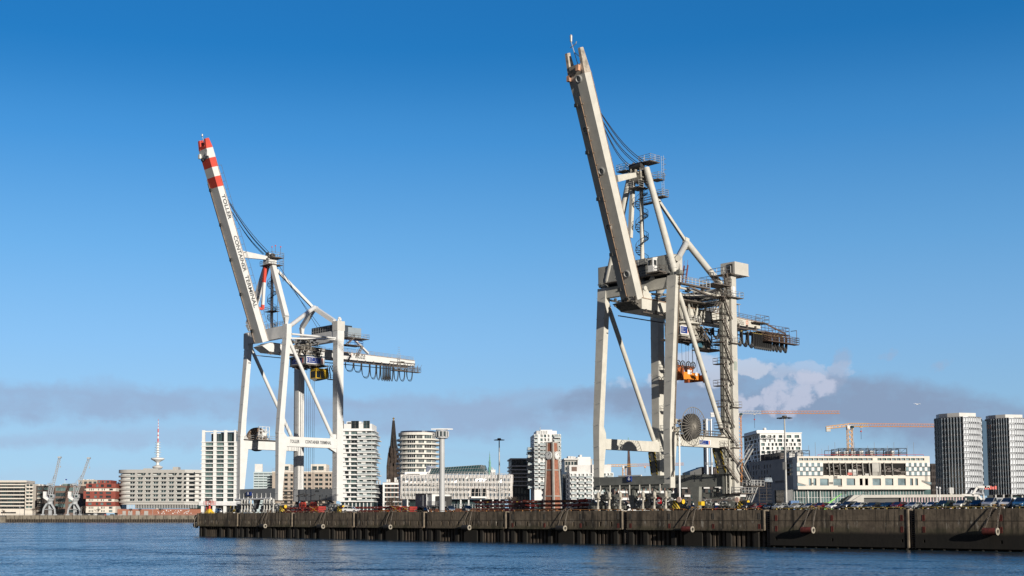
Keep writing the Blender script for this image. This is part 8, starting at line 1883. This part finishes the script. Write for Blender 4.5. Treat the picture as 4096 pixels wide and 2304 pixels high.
    for s in (-1,1):
        b = MB(); b.hexa([(s*h*.50,-.02,z0-.10*k),(s*h*.88,.02,z0-.08*k),(s*h*.92,.22*k,z0-.05*k),(s*h*.5,.1,z0-.1*k),(s*h*.50,.0,z0+.02*k),(s*h*.86,.05,z0+.05*k),(s*h*.92,.26*k,z0+.08*k),(s*h*.5,.1,z0+.02*k)]); b.build('headlight', LAMP, T)
        b = MB(); b.box(s*(h+.02),s*(h+.14),gh[0][0]+.25,gh[0][0]+.38,gh[0][1]+.02,gh[0][1]+.13); b.build('mirror', m if colr != 'white' else TRIM, T)
    b = MB(); b.box(-.22,.22,-.024,-.012,.42*k,.51*k); b.build('number_plate', PLT, T)
    return T
def at_q(px, v): return Q.q(px, 2045, v=v).x
front = [(2995,'suv','black','black off-road car at the left end of the parked row by the yellow buffer'),
 (3029,'hatch','red','dark red hatchback second in the row behind the quay edge'),
 (3075,'estate','blue','dark blue estate car between red hatchback and silver saloon'),
 (3120,'saloon','silver','silver saloon directly left of the pale silver hatchback'),
 (3180,'hatch','silver','silver hatchback left of the yellow-topped bollard pair'),
 (3229,'saloon','beige','pale saloon right behind the bollard pair above the seventh fender'),
 (3285,'hatch','red','dark red hatchback in front of the green boom lift'),
 (3328,'saloon','white','off-white saloon parked below the entrance ramp corner'),
 (3384,'suv','grey','dark grey people carrier between two silver cars'),
 (3437,'hatch','silver','small silver hatchback left of the black saloon with orange sticker'),
 (3488,'saloon','black','black saloon with orange sticker in its window'),
 (3545,'saloon','green','dark green saloon left of the crimson hatchback'),
 (3594,'hatch','red','crimson hatchback left of the large silver saloon'),
 (3649,'saloon','silver','large silver saloon above the ladder in the solid wall'),
 (3716,'saloon','white','bright white saloon right of the large silver saloon'),
 (3778,'suv','green','black and grey off-road car with roof rails beside the white saloon'),
 (3844,'suv','beige','silver beige off-road car left of the dark one and the vans'),
 (3905,'suv','blue','dark blue-grey off-road car left of the silver van')]
for i, (px, kd, cl, lb) in enumerate(front): car(kd, cl, at_q(px, 6.5), 4.9+.35*((i*7)%3), lb, rot=((i*37)%7-3)*.8)
car('van', 'silver', at_q(3968,6.5), 4.6, 'silver delivery van behind the right hand bollard pair', k=.92, cat='van', name='parked_van', group='vans parked at the right end')
car('van', 'white', at_q(4034,7), 5.4, 'white delivery van with faint lettering near the right edge', k=.9, cat='van', name='parked_van', group='vans parked at the right end')
car('van', 'skyblue', at_q(4090,6.5), 4.8, 'blue van cut off by the right edge of the picture', k=.9, cat='van', name='parked_van', group='vans parked at the right end')
g_ = random.Random(12); second = ['silver','white','black','blue','grey','silver','red','black','grey','white','blue','silver','black','grey']
marks = ['between the first two parked cars','behind the dark blue estate','behind the silver hatchback','behind the bollard pair','behind the off-white saloon','behind the grey people carrier','behind the black saloon','behind the dark green saloon','behind the crimson hatchback','behind the large silver saloon','behind the bright white saloon','behind the beige off-road car','behind the dark off-road car','behind the silver van']
pos2 = [3012,3098,3152,3205,3306,3362,3462,3518,3570,3622,3683,3747,3812,3935]
for px, cl, mk in zip(pos2, second, marks): car(g_.choice(('saloon','hatch','estate')), cl, at_q(px, 13.5), 12.6, f'{"dark " if cl in ("black","blue","grey") else ""}{cl} car in the second row {mk}', group='cars in the second row on the quay', simple_=False, rot=g_.uniform(-3,3))
third = [2700,2742,2765,2812,2852,2895]
for i, px in enumerate(third): car(('saloon','hatch','suv')[i%3], ('blue','red','black','silver','red','grey')[i], at_q(px, 30), 30, ['dark blue saloon under the cream crane behind the red box','red hatchback seen under the cream crane beside the anchor post','black car under the cream crane right of the anchor post','silver saloon under the cream crane behind the wheel trucks','red off-road car hidden behind the right wheel trucks','grey car behind the rightmost wheel trucks of the cream crane'][i], group='cars standing behind the cream crane')
# single cars around the radar tower and the white crane
car('suv', 'white', at_q(1420,9.5), 10.5, 'white off-road car parked right of the white crane', rot=118, k=.9, group='cars along the middle quay')
car('hatch', 'black', at_q(1654,8), 8, 'black and silver hatchback at the end of the red trailers', rot=20, k=.84, group='cars along the middle quay')
car('suv', 'blue', at_q(1802,8.5), 9.0, 'first dark car right of the radar tower foot', rot=60, k=.88, group='cars along the middle quay')
car('suv', 'black', at_q(1868,8.5), 9.0, 'black off-road car between radar tower and stacked trailers', rot=60, k=.88, group='cars along the middle quay')
car('saloon', 'grey', at_q(1700,15), 15, 'dark saloon under the grey cabin on stilts', rot=60, k=.84, group='cars along the middle quay')
car('van', 'white', at_q(880,16), 16, 'white van low behind the left end of the quay', rot=70, k=.8, group='cars along the middle quay', cat='van', name='parked_van')
# flat roll trailers in stacks
TR = [mat('trailer_maroon', (.075,.012,.015), .5, var=.3, vs=1.2, streak=.3), mat('trailer_red', (.22,.028,.022), .5, var=.25, vs=1.2), mat('trailer_rust', (.17,.055,.035), .7, var=.3, vs=1.2)]
REDE = mat('trailer_end_red', (.34,.035,.028), .5, var=.15)
MK = mat('trailer_marks', (.55,.52,.50), .6); MKY = mat('trailer_mark_yellow', (.55,.42,.06), .6)
def trailer(px0, px1, v, z, label, m, k=0, group='stacked roll trailers'):
    a = Q.q(px0, 2045, v=v).x; c = Q.q(px1, 2045, v=v).x; T = Thing('roll_trailer', Q, (a,v,QH+z), label, 'trailer', group); z += QH; h = .52; L = c-a; g = random.Random(int(px0)+int(z*10))
    b = MB()
    for y in (v, v+2.2): b.prism([(a,y,z+.30),(a+1.8,y,z+.02),(c,y,z),(c,y,z+h),(a,y,z+h)], (0,.16,0))
    b.box(a+.1,c-.05,v+.16,v+2.2,z+h-.12,z+h-.03)
    n = int(L/1.4)
    for i in range(n): x = a+.5+i*1.4; b.box(x,x+.12,v+.16,v+2.2,z+.1,z+h-.13)
    b.build('bed', m, T)
    b = MB(); x = c-.9; b.box(x,c+.25,v-.02,v+2.4,z+.05,z+h+.12); b.prism([(c+.25,v+.1,z+.1),(c+.25,v+2.2,z+.1),(c+.55,v+1.6,z+h),(c+.55,v+.7,z+h)], (.03,0,0)); b.build('gooseneck_end', REDE if k else m, T)
    b = MB()
    for i in range(int(L/1.6)):
        x = a+1.4+i*1.6+g.uniform(-.3,.3); w = g.uniform(.2,.55)
        if x < c-1.4: b.box(x,x+w,v-.012,v-.002,z+.2,z+.29 if g.random() < .6 else z+.38, 0 if g.random() < .75 else 1)
    b.build('stencil_marks', [MK, MKY], T)
    b = MB()
    for x in (a+2.2, c-2.4):
        for y in (v+.3,v+1.9): b.tube((x,y-.12,z-.02),(x,y+.12,z-.02),.2,n=10)
    b.build('wheel_pair', TYR, T)
for s, (p0, p1, n, mm, nm, v) in enumerate(((1900,2098,3,(0,0,0),'dark maroon stack right of the radar tower',8.5),(2100,2322,3,(0,1,2),'rust topped stack left of the cream crane',7.5),(1362,1560,2,(1,1,1),'red stack behind the white off-road car',12.5),(1120,1240,2,(1,1,1),'red stack under the white crane right half',9.5))):
    for j in range(n):
        trailer(p0-(8 if j == 2 else 0), p1+(6 if j == n-1 else 0), v, .12+.88*j, f'{["bottom","second" if n == 3 else "top","top"][j]} flat roll trailer of the {nm}', TR[mm[j]], k=(j == n-1))
        for x_ in ((p0+30, p1-40) if j else ()):
            pass
def bundle(px0, px1, y0, y1, v, label):
    a = Q.q(px0, y1, v=v); c = Q.q(px1, y0, v=v); T = Thing('trailer_bundle', Q, (a.x,v,QH), label, 'trailer', 'strapped bundles of folded red trailer ends'); z1 = c.z; zb = QH+.1
    b = MB(); n = 3
    for i in range(n): z = zb+(z1-zb)*i/n; b.box(a.x,c.x,v,v+2.4,z,z+(z1-zb)/n-.1); b.box(a.x+.2,c.x-.2,v-.06,v,z+.12,z+(z1-zb)/n-.3)
    b.build('frame', REDE, T)
    b = MB(); b.beam((a.x,v-.1,zb),(c.x,v-.1,z1),.03,.09,up=(0,1,0)); b.beam((a.x,v-.1,z1),(c.x,v-.1,zb),.03,.09,up=(0,1,0)); b.build('strap', YEL, T)
    b = MB()
    for i in range(3): b.box(a.x+.25+i*.6,a.x+.6+i*.6,v-.08,v-.07,z1-.5,z1-.35)
    b.build('stencil_marks', MK, T)
for (x0, x1, ya, yb), lb in zip(((710,815,1205,1290),(840,940,1208,1288),(575,675,1255,1290)), ('strapped bright red trailer bundle with yellow cross, left of two','strapped bright red trailer bundle right beside the other one','low red trailer bundle before the red stack')): bundle(z3(x0,0)[0], z3(x1,0)[0], z3(0,ya)[1], z3(0,yb)[1], 6.5, lb)
bundle(z2(1502,0)[0], z2(1615,0)[0], z2(0,1205)[1], z2(0,1290)[1], 6.5, 'red trailer bundle with white marks below the white crane')
# beacon at the left end of the quay
q = at_q(838, 2.5); T = Thing('harbour_beacon', Q, (q,2.5,QH), 'small harbour beacon with yellow foot, red platform and grey lantern', 'beacon'); zz = lambda y: Q.q(838, z2(0,y)[1], v=2.5).z; c = Vector((q,2.5,0))
b = MB(); b.hexa([(q-1.1,1.4,QH),(q+1.1,1.4,QH),(q+1.1,3.6,QH),(q-1.1,3.6,QH)]+[(q-.3,2.2,zz(1243)),(q+.3,2.2,zz(1243)),(q+.3,2.8,zz(1243)),(q-.3,2.8,zz(1243))]); b.build('foot', YEL, T)
b = MB(); b.tube((q,2.5,zz(1243)),(q,2.5,zz(1190)),.32,n=12); b.box(q-1.3,q+1.4,1.3,3.7,zz(1192),zz(1188)); b.rail([(q-1.3,1.3,zz(1188)),(q+1.4,1.3,zz(1188)),(q+1.4,3.7,zz(1188)),(q-1.3,3.7,zz(1188)),(q-1.3,1.3,zz(1188))], h=.95, r=.06, step=.9)
b.tube((q-1.4,2.2,QH),(q-1.4,2.2,zz(1145)),.05,n=4); b.tube((q-1.0,2.2,QH),(q-1.0,2.2,zz(1145)),.05,n=4)
for i in range(13): b.tube((q-1.4,2.2,QH+.4+i*.36),(q-1.0,2.2,QH+.4+i*.36),.04,n=4)
b.build('platform', REDP, T)
b = MB(); b.tube((q+.75,2.5,zz(1172)),(q+.75,2.5,zz(1125)),.58,n=16); b.box(q+.65,q+.85,2.4,2.6,zz(1188),zz(1172)); b.build('lantern', mat('lantern_grey', (.34,.34,.33), .6, var=.1), T, smooth=True)
# boom lifts in front of the terminal
def boom_lift(a, c, dist, colr, label, w=.35):
    fr = fr_at(a[0], dist, 0); T = Thing('boom_lift', fr, (0,0,0), label, 'boom lift'); p = fr.q(*a, v=0); q_ = fr.q(*c, v=0)
    b = MB(); b.beam(p, p.lerp(q_,.55), .5, w); b.beam(p.lerp(q_,.55), q_, .35, w*.6); b.build('arm', colr, T)
    b = MB(); b.box(p.x-1.2,p.x+1.2,-1,1,.5,p.z+.4); [b.tube((p.x+s,-1.1,.4),(p.x+s,1.1,.4),.4,n=10,m=1) for s in (-.9,.9)]; b.build('chassis', [colr, TYR], T)
    b = MB(); b.rail([(q_.x,-.5,q_.z),(q_.x+1.2,-.5,q_.z),(q_.x+1.2,.5,q_.z)], h=1, r=.05, step=.6); b.box(q_.x,q_.x+1.2,-.5,.5,q_.z-.1,q_.z); b.build('basket', DARK, T)
boom_lift(r6(1290,1182), r6(1470,1055), 385, mat('lime_green', (.13,.50,.05), .4), 'lime green boom lift with raised arm before the glass lobby')
boom_lift(r6(1570,1165), r6(1748,1050), 382, mat('dull_lift', (.30,.28,.26), .5), 'grey boom lift with raised arm before the entrance ramp', .22)
boom_lift(r6(870,1160), r6(918,1150), 385, mat('lift_blue', (.03,.12,.30), .5), 'small blue boom lift left of the glass lobby')
# gull over the right skyline
fr = fr_at(3668, 260, 0); p = fr.q(3668, 1617, v=0); T = Thing('gull', fr, tuple(p), 'white gull gliding above the right skyline', 'bird')
b = MB(); b.lathe(p-Vector((.28,0,0)), [(.01,0),(.05,.06),(.09,.2),(.08,.34),(.03,.5),(.05,.56)], n=8, axis=(1,0,0))
for s in (-1,1): b.prism([(p.x-.02,p.y,p.z+.04),(p.x+.16,p.y,p.z+.04),(p.x+s*.42+.05,p.y,p.z+.16),(p.x+s*.80,p.y,p.z+.06),(p.x+s*.4-.06,p.y,p.z+.12)], (0,.03,0))
b.build('body', WHT, T)
# bare trees behind the pier
for px, h, d, lb, sd_ in ((z3(735,0)[0],9,640,'bare tree in front of the dark loggia house',61),(z3(2200,0)[0],7,520,'bare tree beside the right end of the membrane building',62),(z3(690,0)[0],7,640,'smaller bare tree left of the one before the loggia house',63)):
    fr = fr_at(px, d, 0); bare_tree(fr, 0, 0, 0, h, .75, lb, sd_, 'leafless trees behind the pier')
# low brick wall, fence and huts behind the radar tower
fr = Fr(Q.W((at_q(1680,34),34,QH)), Q.ang); T = Thing('fence', fr, (0,0,0), 'low brick wall with pale railing behind the radar tower', 'fence')
b = MB(); b.box(0,34,0,.4,0,1.1); b.build('brick_wall', PRB, T)
b = MB(); b.rail([(0,0,1.1),(34,0,1.1)], h=1.1, r=.06, step=1.0); b.build('railing', FRW, T)
for px, nm_, lb, m_ in ((1205,'hut','white site hut behind the trailers under the white crane',PW),(1330,'hut','small grey site hut behind the white crane right leg',PGR),(2600,'hut','white site hut behind the cream crane',PW)):
    x = at_q(px, 34); T = Thing('site_hut', Q, (x,34,QH), lb, 'hut', 'site huts on the pier'); b = MB(); b.box(x,x+5,34,36.4,QH+.1,QH+2.3); b.box(x-.05,x+5.05,33.95,36.45,QH+2.3,QH+2.42); b.build('body', m_, T)
    b = MB(); b.box(x+.6,x+1.4,33.95,34,QH+.2,QH+2.0); b.build('door', PDG, T); b = MB(); b.box(x+2.4,x+3.8,33.95,34,QH+1.0,QH+1.9); b.build('window', GLASS, T)
